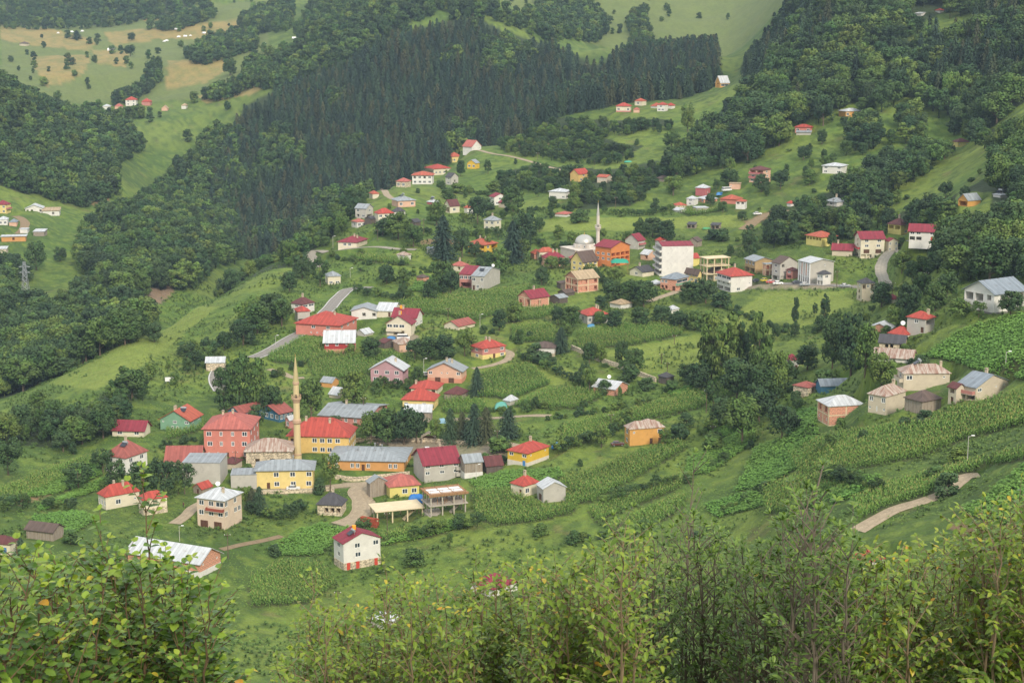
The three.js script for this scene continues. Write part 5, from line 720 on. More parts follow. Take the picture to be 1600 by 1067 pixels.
function forest(name, label, kind, spots) { // woods that read as one mass
  const list = kind === 'r' ? [...SPEC.r, SPEC.o[0], SPEC.o[1], SPEC.t[0]] : SPEC[kind], c = new THREE.Color(), q = new THREE.Quaternion(), up = new THREE.Vector3(0, 1, 0), m4 = new THREE.Matrix4(), fir = kind === 's' || kind === 'f', holder = list.map(() => []);
  spots.forEach((s, i) => holder[Math.floor(hash(i, 91) * list.length)].push(s));
  holder.forEach((sp, k) => {
    if (!sp.length) return;
    const im = new THREE.InstancedMesh(list[k].all, mixMat, sp.length); im.name = numbered(name); im.castShadow = im.receiveShadow = true;
    sp.forEach((s, i) => {
      q.setFromAxisAngle(up, hash(i, 7 + k) * 6.28); m4.compose(new THREE.Vector3(s.x, ground(s.x, s.z) - 0.2, s.z), q, new THREE.Vector3(s.w, s.h, s.w)); im.setMatrixAt(i, m4);
      c.copy((fir ? FIRC : LEAFC)[Math.floor(hash(i, 13 + k) * (fir ? 4 : 6))]); const v = 0.66 + 0.6 * hash(i, 29 + k), y = hash(i, 37 + k) * 0.3; c.multiplyScalar(v); c.r *= 0.88 + y * 0.7; im.setColorAt(i, c);
    });
    tag(im, label, null, null, 'stuff'); scene.add(im);
  });
}
const nearRoad = (x, z, d) => roadPts.some((p) => (p.x - x) ** 2 + (p.z - z) ** 2 < (d + p.w) ** 2), roadPts = roadCurves.flatMap((c, i) => c.getSpacedPoints(Math.ceil(c.getLength() / 4)).map((p) => ({ x: p.x, z: p.z, w: ROADS[i][3] / 2 })));
const nearHouse = (x, z, d) => HOUSES.some((h) => (h.p.x - x) ** 2 + (h.p.z - z) ** 2 < (h.r + d) ** 2);
function scatter(polys, spacing, seed, ok, lift = 0) { // jittered grid over the outlines
  const rnd = rng(seed), out = [], done = new Set();
  for (const o of polys) {
    let x0 = 1e9, x1 = -1e9, z0 = 1e9, z1 = -1e9; const D0 = Math.max(o.D0, 180), D1 = Math.min(o.D1, 3200);
    if (o.D1 < 9999) { const a = (o.x0 - CX) / F, b = (o.x1 - CX) / F; x0 = Math.min(a * D0, a * D1) * 1.05; x1 = Math.max(b * D0, b * D1) * 1.05; if (x0 > 0) x0 *= 0.9; if (x1 < 0) x1 *= 0.9; z0 = -D1; z1 = -D0; }
    else for (let i = 0; i < o.p.length; i += 2) { const p = at(o.p[i], o.p[i + 1]); x0 = Math.min(x0, p.x); x1 = Math.max(x1, p.x); z0 = Math.min(z0, p.z); z1 = Math.max(z1, p.z); }
    for (let i = Math.floor(x0 / spacing) - 1; i <= x1 / spacing + 1; i++) for (let j = Math.floor(z0 / spacing) - 1; j <= z1 / spacing + 1; j++) {
      const a = hash(i * 7 + seed, j * 13), b = hash(i * 3 + 5, j * 11 + seed), x = (i + a) * spacing, z = (j + b) * spacing, y = ground(x, z), q = pix(x, y + lift, z), key = i + ',' + j;
      if (done.has(key) || !has(o, q[0], q[1], -z) || (ok && !ok(q[0], q[1], -z, x, z))) continue;
      done.add(key); out.push({ x, z, u: q[0], v: q[1], D: -z });
    }
  }
  return out;
}
const views = HOUSES.map((h) => { const q = pix(h.p.x, h.y, h.p.z); return { u: q[0], v: q[1], D: -h.p.z, w: h.r * F / q[2] }; });
const hides = (s) => { const y = ground(s.x, s.z), a = pix(s.x, y, s.z), t = pix(s.x, y + s.h, s.z), hw = s.w / 2 * F / a[2]; return views.some((k) => s.D < k.D + 2 && s.D > k.D - 160 && Math.abs(a[0] - k.u) < k.w * 0.75 + hw * 0.6 && t[1] < k.v - 3 && a[1] > k.v - 4); };   // stands in front of a house that the lookout sees
const seen = (s) => { // is this place open to view from the lookout?
  const y = ground(s.x, s.z) + 5; for (let k = 1; k < 40; k++) { const f = k / 40; if (-s.z * f > 150 && ground(s.x * f, s.z * f) > y * f) return false; } return s.u > -20 && s.u < 1620 && s.v > -25;
};
// single trees of the village, surveyed one by one: kind, column, row of the foot, height and width in the picture
const TREES = `o 180 768 48 44|o 226 778 58 50|o 256 778 62 48|o 288 772 52 38|o 122 768 42 55|o 160 740 38 42|r 12 742 58 58|r 128 694 38 48|r 98 706 34 46|t 350 642 70 36|t 374 644 92 48|t 399 642 84 42|r 424 652 50 40|r 486 662 76 50|r 553 645 66 46|o 400 668 36 30|o 516 768 60 34|b 500 772 24 22|s 405 800 42 24|s 394 796 36 22|r 385 792 34 26|r 580 692 50 44|r 605 696 60 48|r 631 695 62 50|r 651 692 54 44|o 681 694 40 22|s 704 692 56 28|s 722 690 48 26|s 741 694 66 34|s 760 692 58 30|s 794 684 48 34|b 780 708 26 44|s 745 618 46 26|r 652 600 28 24|b 588 614 20 22|r 648 562 34 40|r 672 563 38 42|r 694 560 38 46|r 726 556 44 34|b 738 548 24 26|r 580 560 34 40|b 548 556 18 20|s 877 552 42 26|r 872 508 30 30|r 893 512 34 34|r 886 532 30 26|b 836 562 26 30|b 852 566 16 28|r 921 568 34 26|r 938 566 28 24|r 972 570 38 28|r 992 580 36 38|b 984 598 28 36|o 921 614 40 24|b 945 616 22 26|b 1010 608 18 30|r 1075 602 34 42|b 1050 612 18 30|t 1112 594 108 52|t 1136 604 118 56|t 1160 596 96 36|t 1186 604 116 42|r 1212 622 78 50|r 1092 612 50 48|r 1152 624 66 60|r 1200 626 60 60|r 1160 695 78 72|r 1130 668 50 46|r 1186 662 62 60|r 1222 690 60 60|b 1115 705 30 40|t 1243 510 46 13|t 1289 504 46 16|b 1282 517 24 22|t 1274 492 20 9|r 1330 588 102 62|r 1301 576 76 46|r 1352 588 84 48|r 1378 606 58 50|r 1262 578 40 50|b 1290 606 28 44|b 1232 600 34 40|r 1420 494 50 44|r 1462 486 44 42|r 1378 480 40 42|r 1440 466 40 36|r 1402 512 36 38|r 1480 470 46 44|r 1440 440 40 40|r 1410 425 34 36|r 1172 402 44 28|r 1166 384 26 20|b 1130 378 20 24|b 1114 374 16 26|r 1000 372 32 26|r 1020 370 30 36|r 1042 380 36 32|b 905 348 20 30|r 900 318 36 26|r 915 316 38 24|r 960 444 26 36|r 880 420 18 22|r 862 420 20 26|r 848 414 16 18|r 958 474 34 40|r 984 476 38 38|r 1006 480 42 46|r 1080 476 36 40|r 1103 474 40 42|b 1126 480 24 34|r 1062 514 30 36|r 1086 516 32 32|r 1034 506 30 36|r 1000 510 32 38|r 960 514 30 32|r 938 508 22 24|s 693 404 68 44|r 722 402 46 32|s 801 410 66 38|r 816 402 46 36|r 780 428 42 42|r 758 428 36 34|r 742 402 26 26|r 622 374 42 46|r 646 386 34 34|b 598 368 26 30|b 640 372 20 26|r 682 352 40 40|r 746 350 44 40|b 760 328 18 28|r 802 334 44 40|r 818 380 50 44|r 692 458 50 42|r 672 470 34 32|r 704 462 40 38|r 604 444 30 30|r 630 446 28 24|o 500 448 46 32|r 472 436 40 36|r 452 456 32 32|r 424 506 48 48|r 402 522 48 50|r 440 510 44 40|r 380 540 44 44|r 350 548 30 30|r 241 534 30 32|r 292 558 26 36|b 300 548 18 24|b 236 592 26 26|b 272 600 18 20|r 56 422 46 38|r 93 408 23 24|r 40 440 30 34|r 20 430 34 36|s 119 60 13 16|r 205 63 13 16|r 203 88 18 20|r 236 124 28 24|r 359 118 28 28|r 138 139 8 9|r 1075 206 46 26|t 1030 210 20 10|r 980 212 18 14|b 845 838 20 24|b 645 884 28 34|b 1480 776 38 44|b 1462 752 24 36|b 1495 720 24 34|b 1300 700 24 30|b 428 870 20 24|o 568 836 26 30|b 1350 690 18 24|b 1445 662 22 28|b 1415 668 16 26|r 1380 330 34 40|r 1290 262 20 22|r 1256 250 22 24|r 1345 215 44 46|r 1285 225 24 20|b 1320 196 14 18|b 1360 182 14 18|b 1424 175 14 18|r 1560 400 60 70|r 1530 420 50 56|r 1590 430 60 60|b 1500 490 24 36|r 1580 492 38 44|o 1530 496 26 26|o 1120 300 20 14|r 1140 290 26 34|r 1190 300 28 30|r 1220 295 30 34|r 1160 345 16 18|r 1110 322 20 18|r 1130 332 18 18|r 1058 285 44 28|r 840 300 22 26|r 860 296 20 24|r 820 290 24 28|b 770 300 16 26|b 715 302 16 28|r 650 268 18 14|r 560 310 20 22|r 606 290 22 24|b 700 312 18 26|r 880 236 22 24|o 760 396 30 22|r 1050 235 30 34|r 1090 250 34 40|b 110 850 22 30|s 32 872 34 22|b 160 880 20 28|r 60 640 30 34|b 700 560 20 30|o 940 700 34 30|o 1040 700 30 24|b 1060 690 28 36|b 980 655 18 24`.split('|').map((t) => { const a = t.split(' '); return [a[0], ...a.slice(1).map(Number)]; });
{
  const rnd = rng(4242), KIND = { r: ['round broadleaf tree', 'large spreading broadleaf tree', 'small broadleaf tree'], t: ['slender poplar', 'tall poplar', 'young poplar'], o: ['loose fruit tree', 'large fruit tree', 'small fruit tree'], b: ['green bush', 'large leafy bush', 'small low bush'], s: ['dark spruce', 'tall dark spruce', 'young spruce'] };
  const jobs = TREES.map(([k, u, v, h, w]) => { const far = (u < 130 && v < 450) || v < 70 && u < 400 ? 800 : 200, p = at(u, v, far), s = F / depthOf(p); return { k, u, v, p, h: h / s * 1.03, w: w / s * (k === 's' ? 1.5 : 1.08) }; });
  const used = new Map();
  for (const j of jobs) { // say where each one stands by the nearest building
    let best = null, bd = 1e9; for (const h of HOUSES) { const d = Math.hypot(h.p.x - j.p.x, (h.p.z - j.p.z)); if (d < bd) { bd = d; best = h; } }
    const dx = j.p.x - best.p.x, dz = j.p.z - best.p.z, side = Math.abs(dx) > Math.abs(dz) * 0.8 ? (dx < 0 ? 'left of' : 'right of') : dz > 0 ? 'in front of' : 'behind', away = bd > 40 ? 'some way ' : '';
    const size = j.h > (j.k === 'b' ? 6 : j.k === 't' ? 18 : 13) ? 1 : j.h < (j.k === 'b' ? 3.5 : j.k === 't' ? 10 : 7) ? 2 : 0;
    j.label = `${KIND[j.k][size]} ${away}${side} the ${best.short}`; used.set(j.label, (used.get(j.label) ?? 0) + 1);
  }
  for (const j of jobs) plant(j.k, j.p.x, j.p.z, j.h, j.w, j.label, used.get(j.label) > 1 ? `trees ${j.label.split(' ').slice(-6).join(' ')}` : 'trees of the village', rnd);
}
{ // woods
  const W1 = { right: ['broadleaf tree in the wood high on the right slope', 11, 18], rightLow: ['broadleaf tree in the wood at the right edge above the large white house', 9, 15], rightMid: ['broadleaf tree in the wood around the small cream slope cottage', 9, 15], band: ['broadleaf tree in the wooded band below the white terrace house', 8, 13], gorge: ['broadleaf tree in the wooded gorge on the left', 10, 16], bank: ['broadleaf tree on the wooded bank below the left spur meadow', 7, 12], ridge: ['broadleaf tree along the wooded edge of the spur', 7, 12], crest: ['broadleaf tree in the hedges below the crest hamlet', 3.5, 7.5] };
  WOOD.extra = [R(640, 780, 250, 592, 300, 552, 340, 532, 352, 548, 300, 580, 280, 606, 240, 626), R(700, 870, 345, 505, 400, 482, 455, 472, 452, 505, 430, 533, 400, 545, 365, 542), R(660, 760, 1370, 430, 1400, 410, 1440, 400, 1480, 420, 1450, 470, 1400, 470)];
  const rnd = rng(99), single = [], rest = { near: [], far: [] };
  let left = 330;
  for (const [k, [label, h0, h1]] of Object.entries({ ...W1, extra: ['broadleaf tree in the small woods beside the roads', 6, 11] })) {
    const sp = scatter(WOOD[k], k === 'right' ? 8.4 : k === 'crest' ? 6 : 6.6, 31, (u, v, D, x, z) => !any(CLEAR, u, v, D) && !nearHouse(x, z, 1.5) && !nearRoad(x, z, 2.5) && D < 2000, h1 * 0.5);
    for (const s of sp) { s.h = lerp(h0 * 0.75, h1 * 1.1, rnd()); s.w = s.h * (0.78 + 0.45 * rnd()); s.label = label; s.key = k; if (hides(s)) continue; s.size = s.h / s.D * (seen(s) ? 1 : 0); single.push(s); }
  }
  single.sort((a, b) => b.size - a.size);
  const TAKE = 170;
  for (const s of single) s.fir = (s.key === 'right' && hash(Math.floor(s.x), Math.floor(s.z)) < (s.u > 1430 && s.v < 130 || s.u < 1300 && s.v < 70 ? 0.5 : 0.06));
  forest('mixed_wood_spruces', 'dark spruces standing among the broadleaf trees of the right wood', 'f', single.filter((s) => s.fir).map((s) => ({ ...s, h: s.h * 1.25, w: s.h * 0.55 })));
  single.filter((s) => !s.fir).forEach((s, i) => { if (i < TAKE && s.size > 0) plant('r', s.x, s.z, s.h, s.w, s.label, 'trees of the ' + s.key.replace('rightLow', 'right edge') + ' wood', rnd); else rest.near.push(s); });
  forest('broadleaf_wood', 'dense dark green broadleaf wood on the valley sides', 'r', rest.near);
  const farSp = [...['leftHill', 'farLeft', 'topMid', 'topLeft'].flatMap((k) => scatter(WOOD[k], k === 'topLeft' ? 13 : k === 'topMid' ? 10 : 7.5, 57, (u, v, D, x, z) => !any(CLEAR, u, v, D) && u > -160 && u < 1760 && !nearHouse(x, z, 1), 6)),
    ...scatter([R(1600, 1950, 160, 166, 180, 150, 215, 135, 238, 98, 252, 100, 247, 126, 225, 144, 190, 158), R(1600, 2000, 288, 152, 330, 140, 390, 118, 420, 100, 432, 112, 390, 134, 330, 154), R(1600, 2300, 288, 84, 330, 58, 380, 45, 400, 50, 400, 72, 350, 88, 310, 96), R(1700, 2400, 370, 32, 400, 10, 460, 0, 450, 42, 400, 46), R(1650, 2400, 820, 40, 870, 0, 930, 8, 952, 40, 930, 62, 890, 52), R(1700, 2500, 980, 25, 1010, 10, 1020, 60, 990, 70), R(1600, 2600, 225, 42, 260, 30, 330, 10, 340, 20, 280, 42), R(1600, 1800, 130, 172, 160, 160, 210, 172, 290, 172, 300, 180, 200, 190, 140, 182)], 9, 58, null, 6)];
  for (const s of farSp) { s.h = 9 + 7 * rnd(); s.w = s.h * (0.7 + 0.35 * rnd()); }
  forest('far_broadleaf_wood', 'far hazy broadleaf wood on the upper mountainsides', 'd', farSp.filter((s) => !hides(s)));
  const fir = scatter(FIR.map((o) => ({ ...o, x0: o.x0 - 14, x1: o.x1 + 14 })), 5.4, 77, (u, v, D, x, z) => { const k = 26 * (fbm(x / 35, z / 35) - 0.5), m = 20 * (fbm(x / 28 + 9, z / 28) - 0.5); return !any(FIRCLEAR, u, v, D) && any(FIR, u + k, v + m, D) && hash(Math.floor(x * 3), Math.floor(z * 3)) < 0.9; }, 9);
  for (const s of fir) { s.h = (10 + 9 * rnd()) * (0.75 + 0.6 * fbm(s.x / 60, s.z / 60)); s.w = s.h * (0.46 + 0.24 * rnd()); s.size = seen(s) ? 1 / s.D : 0; }
  fir.sort((a, b) => b.size - a.size);
  fir.slice(0, 270).forEach((s) => plant('f', s.x, s.z, s.h, s.w, 'dark spruce at the near edge of the conifer wood', 'spruces of the conifer wood', rnd));
  const mixed = fir.slice(270).filter((s) => fbm(s.x / 50 + 4, s.z / 50, 3) > 0.64), pure = fir.slice(270).filter((s) => !(fbm(s.x / 50 + 4, s.z / 50, 3) > 0.64));
  forest('conifer_wood', 'dense dark spruce wood covering the hill across the valley', 'f', pure);
  forest('far_broadleaf_wood', 'lighter broadleaf trees mixed into the conifer wood', 'd', mixed.map((s) => ({ ...s, h: s.h * 0.75, w: s.h * 0.7 })));
  const lone = scatter([...OLIVE, R(1250, 1700, 180, 300, 190, 190, 380, 160, 300, 240)], 30, 8, (u, v, D, x, z) => !woodAt(u, v, D) && !any(FIR, u, v, D) && !nearHouse(x, z, 2) && fbm(x / 120, z / 120, 3) > 0.47 && hash(Math.floor(x), Math.floor(z)) < 0.45); for (const s of lone) { s.h = 4 + 7 * rnd(); s.w = s.h * (0.8 + 0.4 * rnd()); }
  forest('pasture_trees', 'tiny scattered trees and hedges on the far pastures', 'd', lone);
  const gt = scatter([R(420, 1150, 150, 800, 250, 640, 420, 500, 520, 360, 740, 260, 1000, 215, 1300, 200, 1480, 215, 1560, 300, 1480, 470, 1420, 560, 1250, 640, 1100, 690, 950, 690, 880, 720, 780, 720, 560, 660, 420, 700, 300, 800)], 15, 6, (u, v, D, x, z) => !cropAt(u, v, D) && !woodAt(u, v, D) && !nearHouse(x, z, 3) && !nearRoad(x, z, 2.5) && !any(YARD, u, v, D) && !any(MOW, u, v, D) && fbm(x / 45 + 5, z / 45) > 0.46 && hash(Math.floor(x), Math.floor(z)) < 0.62);
  gt.slice(0, 230).forEach((s) => { let b = null, d = 1e9; for (const h of HOUSES) { const q = Math.hypot(h.p.x - s.x, h.p.z - s.z); if (q < d) { d = q; b = h; } } const h = 4 + 6 * rnd() * rnd() + 2 * rnd(); if (hides({ ...s, h, w: h * 0.8 }) && rnd() < 0.75) return; plant(rnd() < 0.6 ? 'r' : rnd() < 0.7 ? 'o' : 't', s.x, s.z, h, h * (0.65 + 0.4 * rnd()), `garden tree in the hedges near the ${b.short}`, 'garden trees between the houses', rnd); });
  // loose bushes on terraces and meadow edges
  const bs = scatter([R(420, 1150, 60, 900, 60, 640, 250, 560, 420, 470, 520, 330, 740, 240, 1000, 200, 1300, 190, 1480, 200, 1600, 260, 1600, 760, 1200, 900)], 24, 5, (u, v, D, x, z) => !cropAt(u, v, D) && !woodAt(u, v, D) && !nearHouse(x, z, 2) && !nearRoad(x, z, 1.5) && !any(YARD, u, v, D) && hash(Math.floor(x), Math.floor(z)) < (any(MOW, u, v, D) ? 0.1 : 0.5));
  bs.slice(0, 200).forEach((s) => { let b = null, d = 1e9; for (const h of HOUSES) { const q = Math.hypot(h.p.x - s.x, h.p.z - s.z); if (q < d) { d = q; b = h; } } plant(rnd() < 0.7 ? 'b' : 'o', s.x, s.z, 1.6 + 3 * rnd() * rnd() + (rnd() < 0.2 ? 2 : 0), 2 + 2.6 * rnd(), `small bush near the ${b.short}`, 'bushes on the open slopes', rnd); });
}
// ---------------------------------------------------------------- crops and grass
function blades(seed, n, H, w, tip, col, colTip, tassel) {
  const rnd = rng(seed), p = [], nn = [], c = [];
  const tri = (a, b, d, ca, cb) => { const q = new THREE.Vector3(b[0] - a[0], b[1] - a[1], b[2] - a[2]).cross(new THREE.Vector3(d[0] - a[0], d[1] - a[1], d[2] - a[2])).normalize(); if (q.y < 0) { [a, b] = [b, a]; q.negate(); } p.push(...a, ...b, ...d); q.y += 0.5; q.normalize(); for (let i = 0; i < 3; i++) nn.push(q.x, q.y, q.z); c.push(...ca, ...ca, ...cb); };
  for (let i = 0; i < n; i++) {
    const a = rnd() * 6.28, y0 = H * (0.1 + 0.7 * i / n), l = tip * (0.6 + 0.7 * rnd()), mx = Math.cos(a), mz = Math.sin(a), ym = y0 + H * 0.22 * (0.5 + rnd()), k = 0.8 + 0.4 * rnd(), cc = col.map((x) => x * k), ct = colTip.map((x) => x * k);
    tri([-mz * w, y0, mx * w], [mz * w, y0, -mx * w], [mx * l * 0.6, ym, mz * l * 0.6], cc, ct); tri([mx * l * 0.6 - mz * w, ym - 0.02, mz * l * 0.6 + mx * w], [mx * l * 0.6 + mz * w, ym - 0.02, mz * l * 0.6 - mx * w], [mx * l, ym - H * 0.12, mz * l], ct, ct);
  }
  if (tassel) for (let i = 0; i < 3; i++) { const a = rnd() * 6.28, s = 0.16; tri([0, H * 0.82, 0.03], [0.03, H * 0.82, -0.02], [Math.cos(a) * s, H * 1.08, Math.sin(a) * s], tassel, tassel); tri([-0.04, 0, 0], [0.04, 0, 0], [0, H * 0.9, 0], col, col); }
  const g = new THREE.BufferGeometry(); g.setAttribute('position', new THREE.Float32BufferAttribute(p, 3)); g.setAttribute('normal', new THREE.Float32BufferAttribute(nn, 3)); g.setAttribute('color', new THREE.Float32BufferAttribute(c, 3)); return g;
}
const lc = (r, g, b) => lin(r, g, b).toArray();
const cornGeo = [1, 2].map((s) => blades(s, 9, 2, 0.09, 0.75, lc(84, 122, 46), lc(108, 144, 62), lc(170, 168, 104))), beanGeo = [3, 4].map((s) => blades(s, 16, 0.9, 0.2, 0.62, lc(84, 124, 46), lc(104, 146, 60))), tuftGeo = [5, 6].map((s) => blades(s, 7, 0.32, 0.05, 0.24, lc(104, 136, 56), lc(128, 156, 72)));
const cropMat = new THREE.MeshStandardMaterial({ vertexColors: true, roughness: 0.9 });
function sow(name, label, geos, spots, h0, h1, seed) {
  geos.forEach((g, k) => {
    const sp = spots.filter((_, i) => i % geos.length === k); if (!sp.length) return;
    const im = new THREE.InstancedMesh(g, cropMat, sp.length), m = new THREE.Matrix4(), q = new THREE.Quaternion(), up = new THREE.Vector3(0, 1, 0), c = new THREE.Color(); im.name = numbered(name); im.castShadow = im.receiveShadow = true;
    sp.forEach((s, i) => { const h = lerp(h0, h1, hash(i, seed)) * (0.8 + 0.4 * fbm(s.x / 9, s.z / 9)); q.setFromAxisAngle(up, hash(i, seed + 3) * 6.28); m.compose(new THREE.Vector3(s.x, ground(s.x, s.z) - 0.03, s.z), q, new THREE.Vector3(h * 1.1, h, h * 1.1)); im.setMatrixAt(i, m); const v = 0.78 + 0.44 * fbm(s.x / 14 + 9, s.z / 14), y = fbm(s.x / 24, s.z / 24 + 30); im.setColorAt(i, c.setRGB(v * (0.9 + 0.3 * y), v, v * 0.95)); });
    tag(im, label, null, null, 'stuff'); scene.add(im);
  });
}
const free = (u, v, D, x, z) => !nearRoad(x, z, 0.6) && !nearHouse(x, z, 0.2);
sow('maize_field', 'tall green maize with pale tassels filling the terraced fields', cornGeo, scatter(CORN, 0.85, 3, free), 0.95, 1.25, 11);
sow('vegetable_field', 'leafy bright green bean and vegetable rows between the houses', beanGeo, scatter(BEAN, 0.85, 4, free), 0.9, 1.7, 12);
sow('meadow_tufts', 'rough grass tufts in the meadows', tuftGeo, scatter([R(330, 820, 20, 1060, 20, 640, 60, 560, 300, 450, 520, 380, 800, 380, 1340, 380, 1580, 480, 1580, 900, 1300, 1060)], 1.55, 9, (u, v, D, x, z) => !cropAt(u, v, D) && !any(YARD, u, v, D) && !nearRoad(x, z, 0.3) && !nearHouse(x, z, -0.5) && fbm(x / 12, z / 12) > 0.4), 0.8, 2.0, 13);

sow('meadow_weeds', 'coarse dark weeds and nettles dotted over the rough grass', [7, 8].map((s) => blades(s, 14, 0.6, 0.13, 0.4, lc(64, 92, 36), lc(88, 116, 48))), scatter([R(330, 1000, 0, 1060, 0, 640, 60, 560, 300, 440, 520, 340, 800, 330, 1340, 330, 1600, 430, 1600, 900, 1300, 1060)], 2.4, 19, (u, v, D, x, z) => !cropAt(u, v, D) && !any(YARD, u, v, D) && !nearRoad(x, z, 0.5) && !nearHouse(x, z, -0.5) && fbm(x / 16 + 3, z / 16, 4) > (any(MOW, u, v, D) ? 0.62 : 0.5)), 0.7, 2.2, 23);
const HEDGES = [[[860, 656], [900, 651], [960, 641], [1010, 632]], [[588, 602], [640, 611], [700, 613]], [[742, 642], [800, 645], [860, 640]], [[815, 562], [860, 580], [900, 600], [940, 612]], [[760, 522], [830, 531], [880, 521]], [[562, 458], [600, 466], [640, 470]], [[520, 402], [580, 412], [640, 417], [680, 422]], [[640, 362], [700, 371], [780, 362]], [[780, 332], [860, 326], [900, 331]], [[1040, 692], [1090, 682], [1130, 667], [1200, 642]], [[1060, 758], [1100, 737], [1170, 702]], [[925, 792], [1000, 772], [1040, 758]], [[1130, 802], [1170, 780], [1200, 762]], [[1300, 748], [1330, 762], [1370, 772]], [[1385, 522], [1420, 552], [1440, 580]], [[0, 802], [60, 792], [120, 803]], [[1200, 382], [1260, 371], [1330, 361]], [[940, 332], [1000, 337], [1050, 327]], [[690, 292], [740, 302], [790, 312]], [[870, 712], [930, 692], [980, 668]], [[700, 742], [760, 726], [800, 716]], [[900, 420], [960, 450], [1010, 462]], [[1130, 480], [1180, 500], [1230, 520]], [[560, 640], [540, 655], [520, 680]], [[250, 700], [300, 690], [330, 680]], [[380, 800], [430, 812], [480, 800]], [[900, 848], [960, 838], [1010, 828]], [[1210, 590], [1240, 612], [1250, 640]], [[430, 590], [500, 560], [560, 548]], [[640, 845], [700, 830], [740, 826]], [[600, 442], [650, 430], [700, 420]], [[830, 380], [870, 390], [900, 385]], [[1270, 520], [1300, 508], [1340, 498]]];
HEDGES.forEach((h, n) => {
  const c = new THREE.CatmullRomCurve3(h.map(([u, v]) => { const p = at(u, v); p.y = 0; return p; })), m = Math.ceil(c.getLength() / 2.1), list = [SPEC.b[n % 3].all, SPEC.o[n % 3].all], rnd = rng(333 + n), spots = [];
  for (let i = 0; i <= m; i++) { const p = c.getPointAt(i / m); p.x += (rnd() - 0.5) * 2.4; p.z += (rnd() - 0.5) * 3; if (rnd() < 0.8 && !nearHouse(p.x, p.z, 0.5) && !nearRoad(p.x, p.z, 0.8)) spots.push(p); }
  const g = list[n % 2], im = new THREE.InstancedMesh(g, mixMat, spots.length), m4 = new THREE.Matrix4(), q = new THREE.Quaternion(), col = new THREE.Color(); if (!spots.length) return; im.name = numbered('hedgerow'); im.castShadow = im.receiveShadow = true;
  spots.forEach((p, i) => { const s = 1.6 + 2.6 * rnd() * rnd() + (n % 2 ? 1.2 : 0); q.setFromAxisAngle(new THREE.Vector3(0, 1, 0), rnd() * 6.28); im.setMatrixAt(i, m4.compose(new THREE.Vector3(p.x, ground(p.x, p.z) - 0.1, p.z), q, new THREE.Vector3(s * 1.25, s, s * 1.25))); im.setColorAt(i, col.copy(LEAFC[Math.floor(rnd() * 6)]).multiplyScalar(0.75 + 0.5 * rnd())); });
  tag(im, 'rough hedgerow of bushes between fields', null, null, 'stuff'); scene.add(im);
});
// ---------------------------------------------------------------- mosques
const lathe = (pts, n) => { const g = new THREE.LatheGeometry(pts.map(([r, y]) => new THREE.Vector2(Math.max(r, 0.001), y)), n).toNonIndexed(); g.computeVertexNormals(); return g; };
function minaret(label, u, v, D0, px, mats) { // px: [rise, width] pairs of the outline in picture pixels
  const p = at(u, v, D0), s = F / depthOf(p) * 0.975, g = group('minaret', label, 'minaret'); g.position.set(p.x, p.y, p.z); const m = (a) => a.map(([y, w]) => [w / 2 / s, y / s]);
  mesh('shaft', lathe([[px.shaft[0][1] / 2 / s, -3], ...m(px.shaft)], 10), mats[0], g);
  for (const r of px.rings) mesh('ring', lathe(m(r), 16), mats[1], g);
  const b = mesh('balcony', lathe(m(px.balcony), 16), mats[1], g);
  const n = 16, post = new MB().box(-0.05, 0, -0.05, 0.05, 0.9, 0.05).geo(), rr = px.rail[1] / 2 / s - 0.08, y0 = px.rail[0] / s; for (let i = 0; i < n; i++) { const q = mesh('railing_post', post, mats[1], b); q.position.set(Math.cos(i / n * 6.283) * rr, y0, Math.sin(i / n * 6.283) * rr); }
  mesh('railing', new THREE.TorusGeometry(rr, 0.07, 5, 24).rotateX(Math.PI / 2).translate(0, y0 + 0.9, 0), mats[1], b);
  mesh('upper_shaft', lathe(m(px.upper), 10), mats[0], g); mesh('cone_roof', lathe(m(px.cone), 12), mats[2], g); mesh('finial', lathe(m(px.fin), 8), mats[3], g);
  const door = mesh('door', new MB().box(-0.35, 0.9, -0.04, 0.35, 2.0, 0.04).geo(), M.dark, b); door.position.set(0, y0 - 0.9, px.upper[0][1] / 2 / s - 0.02);
  return g;
}
const mMin = new THREE.MeshStandardMaterial({ color: lin(226, 206, 158), map: TEX.stucco, roughness: 0.9 }), mMinTrim = new THREE.MeshStandardMaterial({ color: lin(208, 176, 146), map: TEX.stucco, roughness: 0.9 }), mLead = new THREE.MeshStandardMaterial({ color: lin(206, 190, 140), map: TEX.stucco, roughness: 0.6 }), mGold = new THREE.MeshStandardMaterial({ color: lin(190, 160, 90), roughness: 0.35, metalness: 0.7 }), mMarble = new THREE.MeshStandardMaterial({ color: lin(228, 220, 208), map: TEX.stucco, roughness: 0.8 }), mSilver = new THREE.MeshStandardMaterial({ color: lin(206, 202, 190), roughness: 0.38, metalness: 0.75 });
minaret('tall yellow minaret with pointed cone beside the old stone mosque', 465, 722, 300, { shaft: [[0, 12.5], [9, 12], [14, 10.8], [60, 10.2], [100, 9.6]], rings: [[[60, 10.4], [62, 13.4], [66, 13.4], [68, 10.2]], [[11, 11.5], [12.5, 12.6], [14, 11.2]], [[121, 8.6], [122, 10], [125, 10], [126, 8]]], balcony: [[93, 9.8], [97, 12.4], [99, 15], [101, 15], [101, 8]], rail: [101, 15], upper: [[101, 8.8], [125, 8.4]], cone: [[125, 9.2], [140, 6.2], [158, 2.4], [165, 0.4]], fin: [[164, 0.6], [166, 1.6], [167, 0.6], [171, 0.1]] }, [mMin, mMinTrim, mLead, mGold]);
